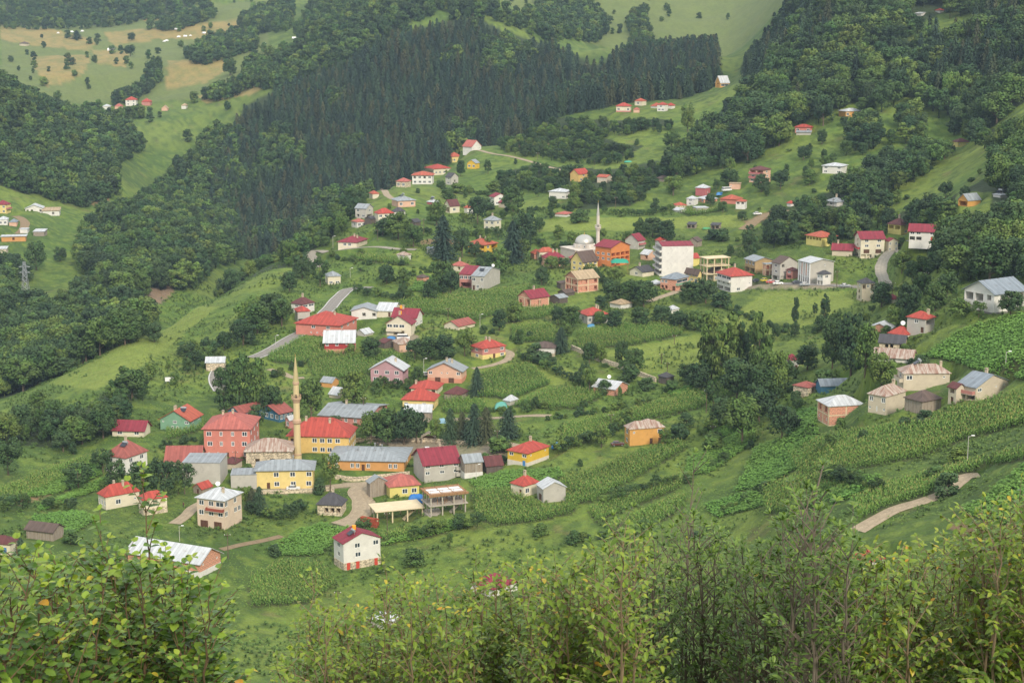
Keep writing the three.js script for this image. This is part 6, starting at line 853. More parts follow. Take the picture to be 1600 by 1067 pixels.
minaret('slim white minaret beside the silver dome', 934, 412, 500, { shaft: [[0, 7], [10, 6.6], [14, 5.8], [52, 5.6]], rings: [[[12, 6], [13, 7.4], [15, 7.4], [16, 5.8]]], balcony: [[50, 5.8], [53, 7.6], [55, 9.6], [56.5, 9.6], [56.5, 4.6]], rail: [56.5, 9.6], upper: [[56.5, 5], [74, 4.8]], cone: [[74, 5.4], [84, 3], [94, 0.4]], fin: [[93, 0.4], [95, 1], [96, 0.4], [99, 0.1]] }, [mMarble, mMarble, mSilver, mGold]);
{ // domed mosque
  const p = at(914, 408, 500), s = F / depthOf(p), g = group('domed_mosque', 'white mosque with large silver dome in the town', 'mosque'); g.position.set(p.x, p.y, p.z - 8); g.rotation.y = 0.5;
  const W = 8.4, H = 17 / s; mesh('wall', new MB().box(-W, -4, -W, W, H, W).geo(), mMarble, g); mesh('cornice', new MB().box(-W - 0.3, H, -W - 0.3, W + 0.3, H + 0.35, W + 0.3).geo(), mMarble, g);
  const R0 = 15.4 / s; mesh('drum', lathe([[R0 + 0.5, H + 0.35], [R0 + 0.5, H + 2.2], [R0 + 0.2, H + 2.4]], 16), mMarble, g);
  const dome = []; for (let i = 0; i <= 12; i++) { const t = i / 12 * Math.PI / 2; dome.push(new THREE.Vector2(Math.max(0.01, R0 * Math.cos(t)), H + 2.4 + R0 * 0.9 * Math.sin(t))); } mesh('dome', new THREE.LatheGeometry(dome, 40), mSilver, g);
  mesh('finial', lathe([[0.12, H + 2.4 + R0 * 0.9 - 0.1], [0.3, H + 2.9 + R0 * 0.9], [0.08, H + 3.2 + R0 * 0.9], [0.02, H + 5 + R0 * 0.9]], 8), mGold, g);
  for (let i = 0; i < 12; i++) { const a = i / 12 * 6.283, w = mesh('window', windowGeo(0.7, 1.1), M.frame, g); w.position.set(Math.sin(a) * (R0 + 0.5) * 0.985, H + 0.8, Math.cos(a) * (R0 + 0.5) * 0.985); w.rotation.y = a; mesh('pane', paneGeo(0.7, 1.1), M.glass, w); }
  HOUSES.push({ short: 'domed mosque', g, p: new THREE.Vector3(p.x, p.y, p.z - 8), r: 10, y: p.y });
}
// ---------------------------------------------------------------- poles, pylons, walls
const near = (p) => { let b = null, d = 1e9; for (const h of HOUSES) { const q = Math.hypot(h.p.x - p.x, h.p.z - p.z); if (q < d) { d = q; b = h; } } return [b, p.x - b.p.x < 0 ? 'left of' : 'right of']; };
const mPole = new THREE.MeshStandardMaterial({ color: lin(112, 98, 84), map: TEX.wood, roughness: 1 }), mCPole = new THREE.MeshStandardMaterial({ color: lin(186, 182, 174), roughness: 1 });
for (const [u, v, h, lamp] of [[1104, 645, 38, 0], [955, 663, 18, 0], [1114, 690, 27, 0], [1512, 728, 48, 1], [1572, 575, 26, 1], [1447, 456, 32, 0], [1469, 467, 34, 0], [1308, 449, 27, 0], [568, 653, 34, 0], [777, 700, 30, 0], [744, 752, 27, 1], [605, 838, 40, 0], [662, 582, 22, 1], [590, 376, 18, 0], [662, 366, 25, 0], [520, 388, 19, 1], [547, 434, 15, 1], [750, 513, 22, 1], [962, 325, 18, 0], [985, 300, 15, 0], [356, 873, 42, 0], [280, 846, 25, 1], [368, 733, 30, 0], [528, 955, 34, 0], [1034, 568, 17, 0], [1043, 581, 16, 0], [1054, 538, 16, 0], [430, 540, 16, 1], [1395, 470, 30, 0], [700, 500, 20, 0], [840, 250, 12, 0], [1302, 330, 20, 0], [120, 392, 26, 0]]) {
  const p = at(u, v, u < 130 ? 800 : 200), s = F / depthOf(p), H = h / s, [b, side] = near(p), g = group(lamp ? 'street_lamp' : 'utility_pole', `${lamp ? 'thin street lamp' : 'wooden utility pole'} ${side} the ${b.short}`, lamp ? 'lamp' : 'pole', lamp ? 'street lamps of the village' : 'utility poles of the village'); g.position.set(p.x, p.y, p.z);
  mesh('post', new MB().bar([0, -0.5, 0], [0, H, 0], lamp ? 0.1 : 0.14, 7, lamp ? 0.06 : 0.1).geo(), lamp ? mCPole : mPole, g);
  if (lamp) { mesh('arm', new MB().bar([0, H - 0.2, 0], [0.9, H + 0.15, 0], 0.05, 5).geo(), mCPole, g); mesh('lamp_head', new MB().box(0.6, H + 0.05, -0.16, 1.35, H + 0.25, 0.16).geo(), M.white, g); }
  else { mesh('crossarm', new MB().box(-0.9, H - 0.7, 0.11, 0.9, H - 0.56, 0.23).geo(), mPole, g); for (const x of [-0.8, 0.8]) mesh('insulator', keep('ins', () => lathe([[0.06, 0], [0.09, 0.1], [0.05, 0.24]], 7)), M.white, g).position.set(x, H - 0.56, 0.17); }
}
for (const [u, v, h, t] of [[149, 421, 40, 'lattice pylon on the meadow edge, rightmost of three tall ones'], [129, 406, 23, 'short grey pylon between two lattice pylons'], [40, 470, 62, 'tall lattice pylon standing among trees on the left'], [252, 376, 17, 'small far lattice pylon above the wooded gorge']]) {
  const p = at(u, v, 800), s = F / depthOf(p), H = h / s, g = group('power_pylon', t, 'pylon', 'power pylons of the left valley'), b = new MB(), w = H * 0.1, W = (y) => lerp(w, w * 0.22, y / H); g.position.set(p.x, p.y, p.z);
  for (const [a, c] of [[-1, -1], [1, -1], [1, 1], [-1, 1]]) mesh('leg', new MB().bar([a * w, -1, c * w], [a * w * 0.22, H, c * w * 0.22], 0.16, 4).geo(), M.steel, g);
  for (let k = 0; k < 7; k++) { const y0 = H * k / 7, y1 = H * (k + 1) / 7, A = W(y0), C = W(y1); for (const z of [-1, 1]) { b.bar([-A, y0, z * A], [C, y1, z * C], 0.1, 4).bar([A, y0, z * A], [-C, y1, z * C], 0.1, 4); } for (const x of [-1, 1]) b.bar([x * A, y0, -A], [x * C, y1, C], 0.1, 4); }
  mesh('bracing', b.geo(), M.steel, g);
  for (const y of [0.72, 0.86]) mesh('crossarm', new MB().bar([-H * 0.14, H * y, 0], [H * 0.14, H * y, 0], 0.16, 4).bar([-H * 0.14, H * y, 0], [0, H * (y + 0.06), 0], 0.1, 4).bar([H * 0.14, H * y, 0], [0, H * (y + 0.06), 0], 0.1, 4).geo(), M.steel, g);
}
function fieldWall(label, pts, h, t, mat) {
  const c = new THREE.CatmullRomCurve3(pts.map(([u, v]) => { const p = at(u, v); p.y = 0; return p; })), n = Math.ceil(c.getLength() / 2.5), b = new MB(); let prev;
  for (let i = 0; i <= n; i++) { const q = c.getPointAt(i / n), d = c.getTangentAt(i / n), s = [-d.z * t, d.x * t], y = ground(q.x, q.z), k = h * (0.9 + 0.2 * fbm(i * 0.7, h)), cur = [[q.x - s[0], y - 0.6, q.z - s[1]], [q.x + s[0], y - 0.6, q.z + s[1]], [q.x + s[0], y + k, q.z + s[1]], [q.x - s[0], y + k, q.z - s[1]]]; if (prev) { b.poly(prev[1], cur[1], cur[2], prev[2]).poly(cur[0], prev[0], prev[3], cur[3]).poly(prev[3], prev[2], cur[2], cur[3]); } else b.poly(cur[0], cur[1], cur[2], cur[3]); prev = cur; if (i === n) b.poly(cur[1], cur[0], cur[3], cur[2]); }
  const c0 = c.getPointAt(0), g = b.geo(); tag(mesh('stone_wall', g, mat), label, 'wall', 'low walls of the village');
}
fieldWall('low stone wall along the far side of the school playground', [[556, 690], [600, 688], [650, 690], [700, 693], [770, 694]], 1.3, 0.25, wallMat('stone:'));
fieldWall('dark stone wall running down from the spruce to the farmhouse', [[893, 546], [915, 556], [945, 568], [970, 577], [1000, 588], [1025, 597]], 1.8, 0.3, wallMat('stone:'));
fieldWall('curved stone wall in front of the orange annex', [[522, 748], [545, 751], [570, 751], [600, 747], [640, 743]], 1.4, 0.25, wallMat('stone:'));
fieldWall('stone retaining wall below the parked white car', [[402, 772], [440, 771], [480, 769], [520, 766]], 1.2, 0.25, wallMat('stone:'));
fieldWall('white parapet along the lane above the shops', [[1207, 374], [1225, 375], [1246, 377]], 1.0, 0.2, wallMat('white'));
// painted edges of the asphalt roads
for (const k of [0, 1]) for (const sd of [-1, 1]) {
  const c = roadCurves[k], n = Math.ceil(c.getLength() / 2), p = [], id = [];
  for (let i = 0; i <= n; i++) { const q = c.getPointAt(i / n), t = c.getTangentAt(i / n), s = new THREE.Vector3(-t.z, 0, t.x).normalize(), w = ROADS[k][3]; let hm = -1e9; for (let m = -2; m <= 2; m++) hm = Math.max(hm, ground(q.x + s.x * m / 4 * w, q.z + s.z * m / 4 * w)); for (const e of [w / 2 - 0.55, w / 2 - 0.2]) { const x = q.x + s.x * e * sd, z = q.z + s.z * e * sd; p.push(x, lerp(ground(x, z), hm, 0.6) + 0.16, z); } if (i) { const a = 2 * i - 2; id.push(a, a + 1, a + 2, a + 1, a + 3, a + 2); } }
  const g = new THREE.BufferGeometry(); g.setAttribute('position', new THREE.Float32BufferAttribute(p, 3)); g.setIndex(id); g.computeVertexNormals(); tag(mesh('road_edge_line', g, mPaint), 'white painted edge line of the asphalt road', null, null, 'structure');
}
// ---------------------------------------------------------------- vehicles
const sideShape = (pts, w) => { const g = new THREE.ExtrudeGeometry(new THREE.Shape(pts.map(([x, y]) => new THREE.Vector2(x, y))), { depth: w, bevelEnabled: true, bevelSize: 0.06, bevelThickness: 0.06, bevelSegments: 2 }); return g.translate(0, 0, -w / 2); };
const carBody = sideShape([[-2.1, 0.35], [2.1, 0.35], [2.12, 0.72], [1.95, 0.86], [0.95, 0.95], [-1.5, 0.95], [-2.1, 0.9]], 1.55), carCab = sideShape([[-1.55, 0.97], [0.95, 0.97], [0.35, 1.42], [-1.1, 1.44]], 1.35), carRoof = sideShape([[-1.1, 1.47], [0.35, 1.45], [0.3, 1.5], [-1.05, 1.52]], 1.3), busBody = sideShape([[-2.6, 0.4], [2.6, 0.4], [2.62, 1.0], [2.2, 1.25], [-2.6, 1.25]], 1.8), busCab = sideShape([[-2.55, 1.28], [2.15, 1.28], [1.65, 1.95], [-2.5, 1.95]], 1.7), busRoof = sideShape([[-2.5, 1.98], [1.6, 1.98], [1.5, 2.2], [-2.4, 2.2]], 1.7);
const wheelGeo = new THREE.CylinderGeometry(0.31, 0.31, 0.2, 14).rotateX(Math.PI / 2), rimGeo = new THREE.CylinderGeometry(0.18, 0.18, 0.215, 10).rotateX(Math.PI / 2), lampGeo = new MB().box(-0.03, -0.08, -0.18, 0.03, 0.08, 0.18).geo(), tyre = new THREE.MeshStandardMaterial({ color: lin(40, 40, 42), roughness: 0.9 }), lampMat = new THREE.MeshStandardMaterial({ color: lin(220, 222, 224), roughness: 0.2 });
function car(label, u, v, turn, col, bus) {
  const p = at(u, v), g = group(bus ? 'minibus' : 'parked_car', label, bus ? 'minibus' : 'car', 'vehicles parked in the village'), mt = keep('paint' + col, () => new THREE.MeshPhysicalMaterial({ color: lin(...col), roughness: 0.4, clearcoat: 0.6, clearcoatRoughness: 0.15 })); g.position.set(p.x, p.y + 0.16, p.z); g.rotation.y = turn;
  mesh('body', bus ? busBody : carBody, mt, g); mesh('windows', bus ? busCab : carCab, M.glass, g); mesh('car_roof', bus ? busRoof : carRoof, mt, g);
  for (const x of bus ? [-1.7, 1.7] : [-1.35, 1.3]) for (const z of [-1, 1]) { const w = mesh('wheel', wheelGeo, tyre, g); w.position.set(x, 0.31, z * (bus ? 0.86 : 0.74)); mesh('rim', rimGeo, M.steel, w); }
  for (const z of [-0.55, 0.55]) mesh('headlight', lampGeo, lampMat, g).position.set(bus ? 2.68 : 2.17, bus ? 0.85 : 0.7, z);
}
const wht = [232, 232, 230], dkc = [52, 56, 66], gry = [150, 156, 162];
car('white saloon car parked in front of the yellow house with grey roof', 458, 766, 0.05, [222, 224, 224]); car('white minibus parked below the balcony house', 630, 531, 0.05, wht, 1); car('dark car on the town street, leftmost of the row', 1183, 441, 0.3, dkc); car('yellow car parked outside the red brick shop', 1196, 440, 0.6, [214, 196, 60]); car('red car parked outside the grey shop', 1205, 443, 0.1, [186, 52, 46]); car('white car just right of the red car', 1216, 445, 0.1, wht); car('black car in front of the white striped shop', 1246, 444, 0.2, dkc); car('silver car beside the black car on the street', 1258, 447, 0.1, gry); car('grey car parked at the end of the town street', 1321, 449, 0, gry); car('white car parked behind the dark bush by the peach house', 666, 588, 0.3, wht); car('white van parked at the crimson annex', 796, 326, 0.1, wht, 1); car('white car on the brown dirt track', 1184, 336, 0.2, wht); car('dark car parked by the concrete road', 1403, 386, 0.6, dkc); car('white pickup at the playground edge', 669, 706, 0.1, wht); car('dark red car parked left of the orange farmhouse', 965, 697, 0.2, [92, 46, 46]); car('white lorry near the beige block', 1136, 299, 0.4, wht, 1);
// ---------------------------------------------------------------- tarpaulins, tents, small things
function tarp(name, label, u, v, w, h, col, o = {}) {
  const p = at(u, v, o.D0 ?? 200), s = F / depthOf(p), W = w / s, H = h / s, n = 14, g = new THREE.PlaneGeometry(W, o.dp ?? W * 0.8, n, n).rotateX(-Math.PI / 2), P2 = g.attributes.position, sd = u + v;
  for (let i = 0; i < P2.count; i++) { const x = P2.getX(i) / (W / 2), z = P2.getZ(i) / ((o.dp ?? W * 0.8) / 2), e = Math.max(Math.abs(x), Math.abs(z)); P2.setY(i, H * Math.pow(Math.max(0, 1 - e ** 3), 0.7) * (0.8 + 0.4 * fbm(x * 2.2 + sd, z * 2.2)) + 0.05); P2.setX(i, P2.getX(i) * (0.92 + 0.16 * fbm(z * 3 + sd, x * 3))); }
  g.computeVertexNormals(); const m = mesh(name, g, new THREE.MeshStandardMaterial({ color: lin(...col), roughness: 0.55, side: THREE.DoubleSide })); m.position.set(p.x, p.y + (o.up ?? -0.1), p.z - (o.back ?? 0)); tag(m, label, o.cat ?? 'tarpaulin', 'tarpaulins in the village');
  if (o.posts) { const gg = group('tarpaulin_canopy', label, 'canopy'); scene.remove(m); m.name = 'canopy_sheet'; m.userData = {}; gg.position.copy(m.position); m.position.set(0, 0, 0); gg.add(m); for (const a of [-1, 1]) for (const c of [-1, 1]) mesh('post', new MB().bar([a * W * 0.44, -o.up - 0.5, c * W * 0.35], [a * W * 0.44, 0.2, c * W * 0.35], 0.08, 5).geo(), M.timber, gg); }
}
tarp('tarpaulin', 'bright blue tarpaulin heap between lemon bungalow and timber frame', 650, 783, 26, 12, [36, 112, 184]); tarp('tarpaulin', 'blue tarpaulin over a heap beside bright yellow house', 871, 699, 19, 9, [50, 130, 200]); tarp('tarpaulin', 'blue domed tarpaulin left of the minibus', 611, 531, 16, 6, [60, 122, 176]); tarp('tarpaulin', 'turquoise tarpaulin by the white tin roofed shed', 783, 637, 20, 9, [88, 160, 146]); tarp('tarpaulin', 'small blue tarpaulin below the grey house with red roof', 924, 510, 13, 4, [66, 136, 180]); tarp('tarpaulin', 'pale blue tarpaulin beside the plank barn', 690, 660, 14, 7, [130, 170, 190]); tarp('tarpaulin', 'blue tarpaulin below the beige block', 1126, 304, 13, 4, [60, 130, 190]); tarp('tarpaulin', 'green sheet between two field shelters', 1105, 357, 14, 2, [70, 150, 92]); tarp('tarpaulin', 'turquoise sheet lying on the crest meadow', 982, 253, 13, 2, [70, 165, 138]); tarp('tarpaulin', 'turquoise sheet on the meadow near the pink balcony house', 1180, 236, 11, 2, [70, 165, 138]); tarp('tarpaulin', 'blue tarpaulin beside cream terrace in the town', 1087, 447, 9, 7, [50, 130, 190]);
tarp('tarpaulin', 'teal green sheet canopy in front of orange tower house', 968, 424, 28, 5, [24, 150, 122], { up: 4.6, posts: 1, back: -2 });
for (const [u, v, w] of [[279, 58, 5], [289, 57, 4], [297, 56, 5], [260, 64, 4], [256, 65, 4], [128, 49, 5], [111, 50, 4], [90, 52, 5], [318, 52, 5], [330, 52, 6], [274, 46, 4], [413, 68, 4], [442, 69, 5], [459, 60, 4]]) {
  const p = at(u, v, 1200), s = F / depthOf(p), W = Math.max(2.2, w / s / 2), [b, sd] = near(p), g = group('white_tent', 'tiny white tent on the far upper left pastures', 'tent', 'white tents on the far pastures'); g.position.set(p.x, p.y, p.z); g.rotation.y = u; mesh('tent_sheet', new MB().poly([-W, 0, W], [W, 0, W], [W, W * 0.9, 0], [-W, W * 0.9, 0]).poly([W, 0, -W], [-W, 0, -W], [-W, W * 0.9, 0], [W, W * 0.9, 0]).poly([W, 0, W], [W, 0, -W], [W, W * 0.9, 0]).poly([-W, 0, -W], [-W, 0, W], [-W, W * 0.9, 0]).geo(), M.white, g); mesh('entrance', new MB().box(-W * 0.25, 0.02, W * 0.98, W * 0.25, W * 0.05, W).geo(), M.dark, g);
}
{ const p = at(173, 78, 1200), W = 11 / (F / depthOf(p)) / 2, g = group('greenhouse', 'white domed polytunnel on the far pasture', 'greenhouse'); g.position.set(p.x, p.y, p.z); mesh('tunnel_cover', new THREE.CylinderGeometry(W * 0.55, W * 0.55, W * 2, 16, 1, false, -Math.PI / 2, Math.PI).rotateZ(Math.PI / 2).rotateX(-Math.PI / 2).rotateX(Math.PI / 2), M.white, g); mesh('door', new MB().box(-W - 0.05, 0, -0.8, -W, 2, 0.8).geo(), M.dark, g); }
{ const p = at(264, 600), s = F / depthOf(p), W = 13 / s, H = 6.5 / s, g = group('billboard', 'blank white roadside billboard on the spur meadow', 'sign'); g.position.set(p.x, p.y, p.z); g.rotation.y = 0.25; mesh('panel', new MB().box(-W / 2, 1.1, -0.05, W / 2, 1.1 + H, 0.05).geo(), M.white, g); for (const x of [-0.38, 0, 0.38]) mesh('post', new MB().box(x * W - 0.06, -0.5, -0.2, x * W + 0.06, 1.1 + H, -0.06).geo(), M.steel, g); }
{ const p = at(669, 693), s = F / depthOf(p), W = 20 / s / 2, H = 8.5 / s, g = group('playground_shelter', 'small wooden shelter with arched roof at the playground', 'shelter'); g.position.set(p.x, p.y, p.z - 2); mesh('back_wall', new MB().box(-W, -1, -1.6, W, H, -1.45).geo(), M.timber, g); for (const x of [-1, 1]) mesh('side_wall', new MB().box(x * W - 0.08, -1, -1.44, x * W + 0.08, H, 1.5).geo(), M.concrete, g); mesh('roof', new MB().poly([-W - 0.4, H, 1.8], [0, H + 1.5, 1.8], [0, H + 1.5, -1.8], [-W - 0.4, H, -1.8]).poly([0, H + 1.5, 1.8], [W + 0.4, H, 1.8], [W + 0.4, H, -1.8], [0, H + 1.5, -1.8]).poly([0, H + 1.7, 1.8], [-W - 0.4, H + 0.2, 1.8], [-W - 0.4, H + 0.2, -1.8], [0, H + 1.7, -1.8]).poly([W + 0.4, H + 0.2, 1.8], [0, H + 1.7, 1.8], [0, H + 1.7, -1.8], [W + 0.4, H + 0.2, -1.8]).poly([-W - 0.4, H, 1.8], [0, H + 1.5, 1.8], [0, H + 1.7, 1.8], [-W - 0.4, H + 0.2, 1.8]).poly([0, H + 1.5, 1.8], [W + 0.4, H, 1.8], [W + 0.4, H + 0.2, 1.8], [0, H + 1.7, 1.8]).geo(), M.chim, g); mesh('bench', new MB().box(-W * 0.8, 0.4, -1.4, W * 0.8, 0.5, -0.9).box(-W * 0.7, -0.5, -1.3, -W * 0.65, 0.4, -1).box(W * 0.65, -0.5, -1.3, W * 0.7, 0.4, -1).geo(), M.timber, g); HOUSES.push({ short: 'playground shelter', g, p, r: 3, y: p.y }); }
{ const p = at(577, 822), g = group('brick_stack', 'sloping stack of red bricks beside the pale concrete frame', 'bricks'), bm = new THREE.MeshStandardMaterial({ color: lin(176, 84, 56), map: TEX.stucco, roughness: 1 }), bg = new MB().box(-0.48, 0, -0.23, 0.48, 0.46, 0.23).geo(), r = rng(5); g.position.set(p.x, p.y, p.z); g.rotation.y = -0.5; for (let y = 0; y < 6; y++) for (let x = 0; x < 6; x++) for (let z = 0; z < 3; z++) { if (x > 6 - y * 0.4 && r() < 0.5) continue; const b = mesh('brick_block', bg, bm, g); b.position.set(-2.5 + x * 1 + (r() - 0.5) * 0.05, y * 0.47 - 0.2, -0.5 + z * 0.49 + (r() - 0.5) * 0.04); } }
// ---------------------------------------------------------------- people on the playground and the lane
function person(label, u, v, shirt, legs, stride, turn) {
  const J = { hip: [0, 0.93, 0, 0.15], chest: [0, 1.3, 0.01, 0.17], neck: [0, 1.5, 0, 0.06], head: [0, 1.66, 0.02, 0.1] }, bones = [[J.hip, J.chest], [J.chest, J.neck], [J.neck, J.head], [[0, 1.6, 0.03, 0.095], [0, 1.71, 0, 0.1]]];
  for (const s of [-1, 1]) { const f = s * stride; bones.push([[s * 0.09, 0.9, 0, 0.095], [s * 0.1, 0.48, f * 0.5 + 0.03, 0.065]], [[s * 0.1, 0.48, f * 0.5 + 0.03, 0.062], [s * 0.1, 0.09, f * 0.9 - 0.02, 0.042]], [[s * 0.1, 0.05, f * 0.9 - 0.04, 0.045], [s * 0.11, 0.04, f * 0.9 + 0.15, 0.038]], [[s * 0.19, 1.42, 0, 0.062], [s * 0.26, 1.14, -f * 0.3, 0.05]], [[s * 0.26, 1.14, -f * 0.3, 0.045], [s * 0.26, 0.88, -f * 0.4 + 0.06, 0.035]], [[s * 0.26, 0.85, -f * 0.4 + 0.07, 0.04], [s * 0.25, 0.76, -f * 0.4 + 0.1, 0.03]]); }
  const d = (x, y, z) => { let m = 1; for (const [a, b] of bones) { const ex = b[0] - a[0], ey = b[1] - a[1], ez = b[2] - a[2], t = clamp(((x - a[0]) * ex + (y - a[1]) * ey + (z - a[2]) * ez) / (ex * ex + ey * ey + ez * ez), 0, 1), q = Math.hypot(x - a[0] - ex * t, y - a[1] - ey * t, z - a[2] - ez * t) - lerp(a[3], b[3], t), h = clamp(0.5 + 0.5 * (m - q) / 0.05, 0, 1); m = lerp(m, q, h) - 0.05 * h * (1 - h); } return m; };
  const c = 0.03, X = 28, Y = 62, Z = 30, ox = -0.42, oy = -0.03, oz = -0.45, g = new THREE.BufferGeometry(), p = [], col = [], V = (i, j, k) => [ox + i * c, oy + j * c, oz + k * c];
  const f = new Float32Array((X + 1) * (Y + 1) * (Z + 1)), id = (i, j, k) => (k * (Y + 1) + j) * (X + 1) + i; for (let k = 0; k <= Z; k++) for (let j = 0; j <= Y; j++) for (let i = 0; i <= X; i++) f[id(i, j, k)] = d(...V(i, j, k));
  const tets = [[0, 5, 1, 6], [0, 1, 2, 6], [0, 2, 3, 6], [0, 3, 7, 6], [0, 7, 4, 6], [0, 4, 5, 6]], off = [[0, 0, 0], [1, 0, 0], [1, 1, 0], [0, 1, 0], [0, 0, 1], [1, 0, 1], [1, 1, 1], [0, 1, 1]];
  const push = (a, b, e) => { for (const q of [a, b, e]) { p.push(...q); const y = q[1], k = y > 1.74 ? [0.03, 0.025, 0.02] : y > 1.52 ? (q[2] < -0.02 ? [0.03, 0.025, 0.02] : [0.5, 0.3, 0.2]) : y > 0.86 && !(Math.abs(q[0]) > 0.2 && y < 0.92) ? shirt : y > 0.1 ? (Math.abs(q[0]) > 0.2 ? [0.5, 0.3, 0.2] : legs) : [0.04, 0.035, 0.03]; col.push(...k); } };
  for (let k = 0; k < Z; k++) for (let j = 0; j < Y; j++) for (let i = 0; i < X; i++) for (const t of tets) { const P4 = t.map((n) => { const o = off[n]; return [V(i + o[0], j + o[1], k + o[2]), f[id(i + o[0], j + o[1], k + o[2])]]; }), inn = P4.filter((q) => q[1] < 0), out = P4.filter((q) => q[1] >= 0); if (!inn.length || !out.length) continue; const x = (a, b) => { const s = a[1] / (a[1] - b[1]); return [0, 1, 2].map((n) => lerp(a[0][n], b[0][n], s)); }; let tri = inn.length === 1 ? [[x(inn[0], out[0]), x(inn[0], out[1]), x(inn[0], out[2])]] : inn.length === 3 ? [[x(inn[0], out[0]), x(inn[1], out[0]), x(inn[2], out[0])]] : [[x(inn[0], out[0]), x(inn[0], out[1]), x(inn[1], out[0])], [x(inn[1], out[0]), x(inn[0], out[1]), x(inn[1], out[1])]]; for (const [a, b, e] of tri) { const n = new THREE.Vector3(b[0] - a[0], b[1] - a[1], b[2] - a[2]).cross(new THREE.Vector3(e[0] - a[0], e[1] - a[1], e[2] - a[2])), m = [(a[0] + b[0] + e[0]) / 3, (a[1] + b[1] + e[1]) / 3, (a[2] + b[2] + e[2]) / 3], gr = new THREE.Vector3(d(m[0] + 0.01, m[1], m[2]) - d(m[0] - 0.01, m[1], m[2]), d(m[0], m[1] + 0.01, m[2]) - d(m[0], m[1] - 0.01, m[2]), d(m[0], m[1], m[2] + 0.01) - d(m[0], m[1], m[2] - 0.01)); n.dot(gr) > 0 ? push(a, b, e) : push(a, e, b); } }
  g.setAttribute('position', new THREE.Float32BufferAttribute(p, 3)); g.setAttribute('color', new THREE.Float32BufferAttribute(col, 3)); g.computeVertexNormals();
  const q = at(u, v), o = mesh('person', g, keep('skin', () => new THREE.MeshStandardMaterial({ vertexColors: true, roughness: 0.9 }))); o.position.set(q.x, q.y + 0.02, q.z); o.rotation.y = turn; tag(o, label, 'person');
}
person('person in dark clothes walking on the playground', 590, 699, [0.05, 0.05, 0.07], [0.05, 0.06, 0.09], 0.28, 0.6);
person('person in a pale top walking beside the dark clothed one', 594, 700, [0.5, 0.47, 0.4], [0.06, 0.06, 0.07], -0.25, 0.5);
person('person in dark clothes standing on the lane near the beige house', 286, 793, [0.12, 0.05, 0.05], [0.05, 0.05, 0.06], 0.05, 2.6);
// ---------------------------------------------------------------- shrubs and saplings on the slope below the lookout
function leafShape(w, l, tip, fold, teeth, n = 7) { // blade folded along the midrib, base at the origin, pointing along +z
  const p = [], nn = [], uv = []; let prev;
  for (let i = 0; i <= n; i++) {
    const t = i / n, half = w / 2 * Math.pow(Math.sin(Math.PI * Math.pow(t, tip)), 0.8) * (1 + teeth * (i % 2 ? 1 : -1) * (t > 0.05 && t < 0.95 ? 1 : 0)), z = l * t, y = -0.28 * l * t * t + 0.02 * l, cur = [[-half, y + fold * half, z], [0, y, z], [half, y + fold * half, z]];
    if (prev) for (const [a, b, c] of [[prev[0], cur[1], prev[1]], [prev[0], cur[0], cur[1]], [prev[1], cur[2], prev[2]], [prev[1], cur[1], cur[2]]]) { p.push(...a, ...b, ...c); uv.push(0, 0, 1, 0, 1, 1); }
    prev = cur;
  }
  const g = new THREE.BufferGeometry(); g.setAttribute('position', new THREE.Float32BufferAttribute(p, 3)); g.setAttribute('uv', new THREE.Float32BufferAttribute(uv, 2)); g.computeVertexNormals(); return g;
}
const LEAF = { a: leafShape(0.052, 0.068, 0.85, 0.18, 0.1, 9), b: leafShape(0.036, 0.068, 0.8, 0.25, 0.05), c: leafShape(0.022, 0.072, 1.35, 0.2, 0) };
const leafTones = { a: [[108, 138, 48], [92, 124, 44], [78, 110, 42], [134, 160, 56], [150, 168, 60]], b: [[112, 138, 48], [126, 150, 54], [96, 124, 44], [138, 158, 56], [150, 164, 58]], c: [[98, 126, 54], [86, 114, 48], [110, 138, 58], [122, 148, 62], [96, 124, 60]] };
const leafMat = (c) => new THREE.MeshPhysicalMaterial({ color: c, roughness: 0.42, transmission: 0.3, thickness: 0, side: THREE.DoubleSide, specularIntensity: 0.6 });
const freeLeaf = leafMat(new THREE.Color(1, 1, 1)), twigMat = { a: new THREE.MeshStandardMaterial({ color: lin(104, 84, 62), roughness: 1 }), b: new THREE.MeshStandardMaterial({ color: lin(128, 110, 86), roughness: 1 }), c: new THREE.MeshStandardMaterial({ color: lin(108, 98, 86), roughness: 1 }) };
const singleMats = {}; for (const k of 'abc') singleMats[k] = [...leafTones[k].map((c) => leafMat(lin(...c))), leafMat(lin(196, 176, 62)), leafMat(lin(200, 152, 54))];
const ENV = [[-60, 850], [0, 850], [60, 838], [100, 862], [150, 830], [185, 852], [222, 845], [265, 852], [300, 880], [328, 892], [340, 940], [352, 1040], [420, 1040], [450, 985], [480, 925], [520, 905], [560, 925], [600, 872], [630, 880], [680, 868], [705, 915], [745, 855], [790, 868], [850, 842], [900, 842], [960, 812], [1000, 792], [1045, 790], [1080, 770], [1120, 800], [1150, 845], [1200, 808], [1250, 760], [1290, 760], [1330, 820], [1400, 830], [1440, 838], [1480, 800], [1540, 782], [1600, 745], [1660, 735]];
const env = (u) => { for (let i = 1; i < ENV.length; i++) if (u <= ENV[i][0]) return lerp(ENV[i - 1][1], ENV[i][1], (u - ENV[i - 1][0]) / (ENV[i][0] - ENV[i - 1][0])); return 740; };
const spotAt = (u, v, D) => { const r = ray(u, v); return r.multiplyScalar(D / -r.z); };
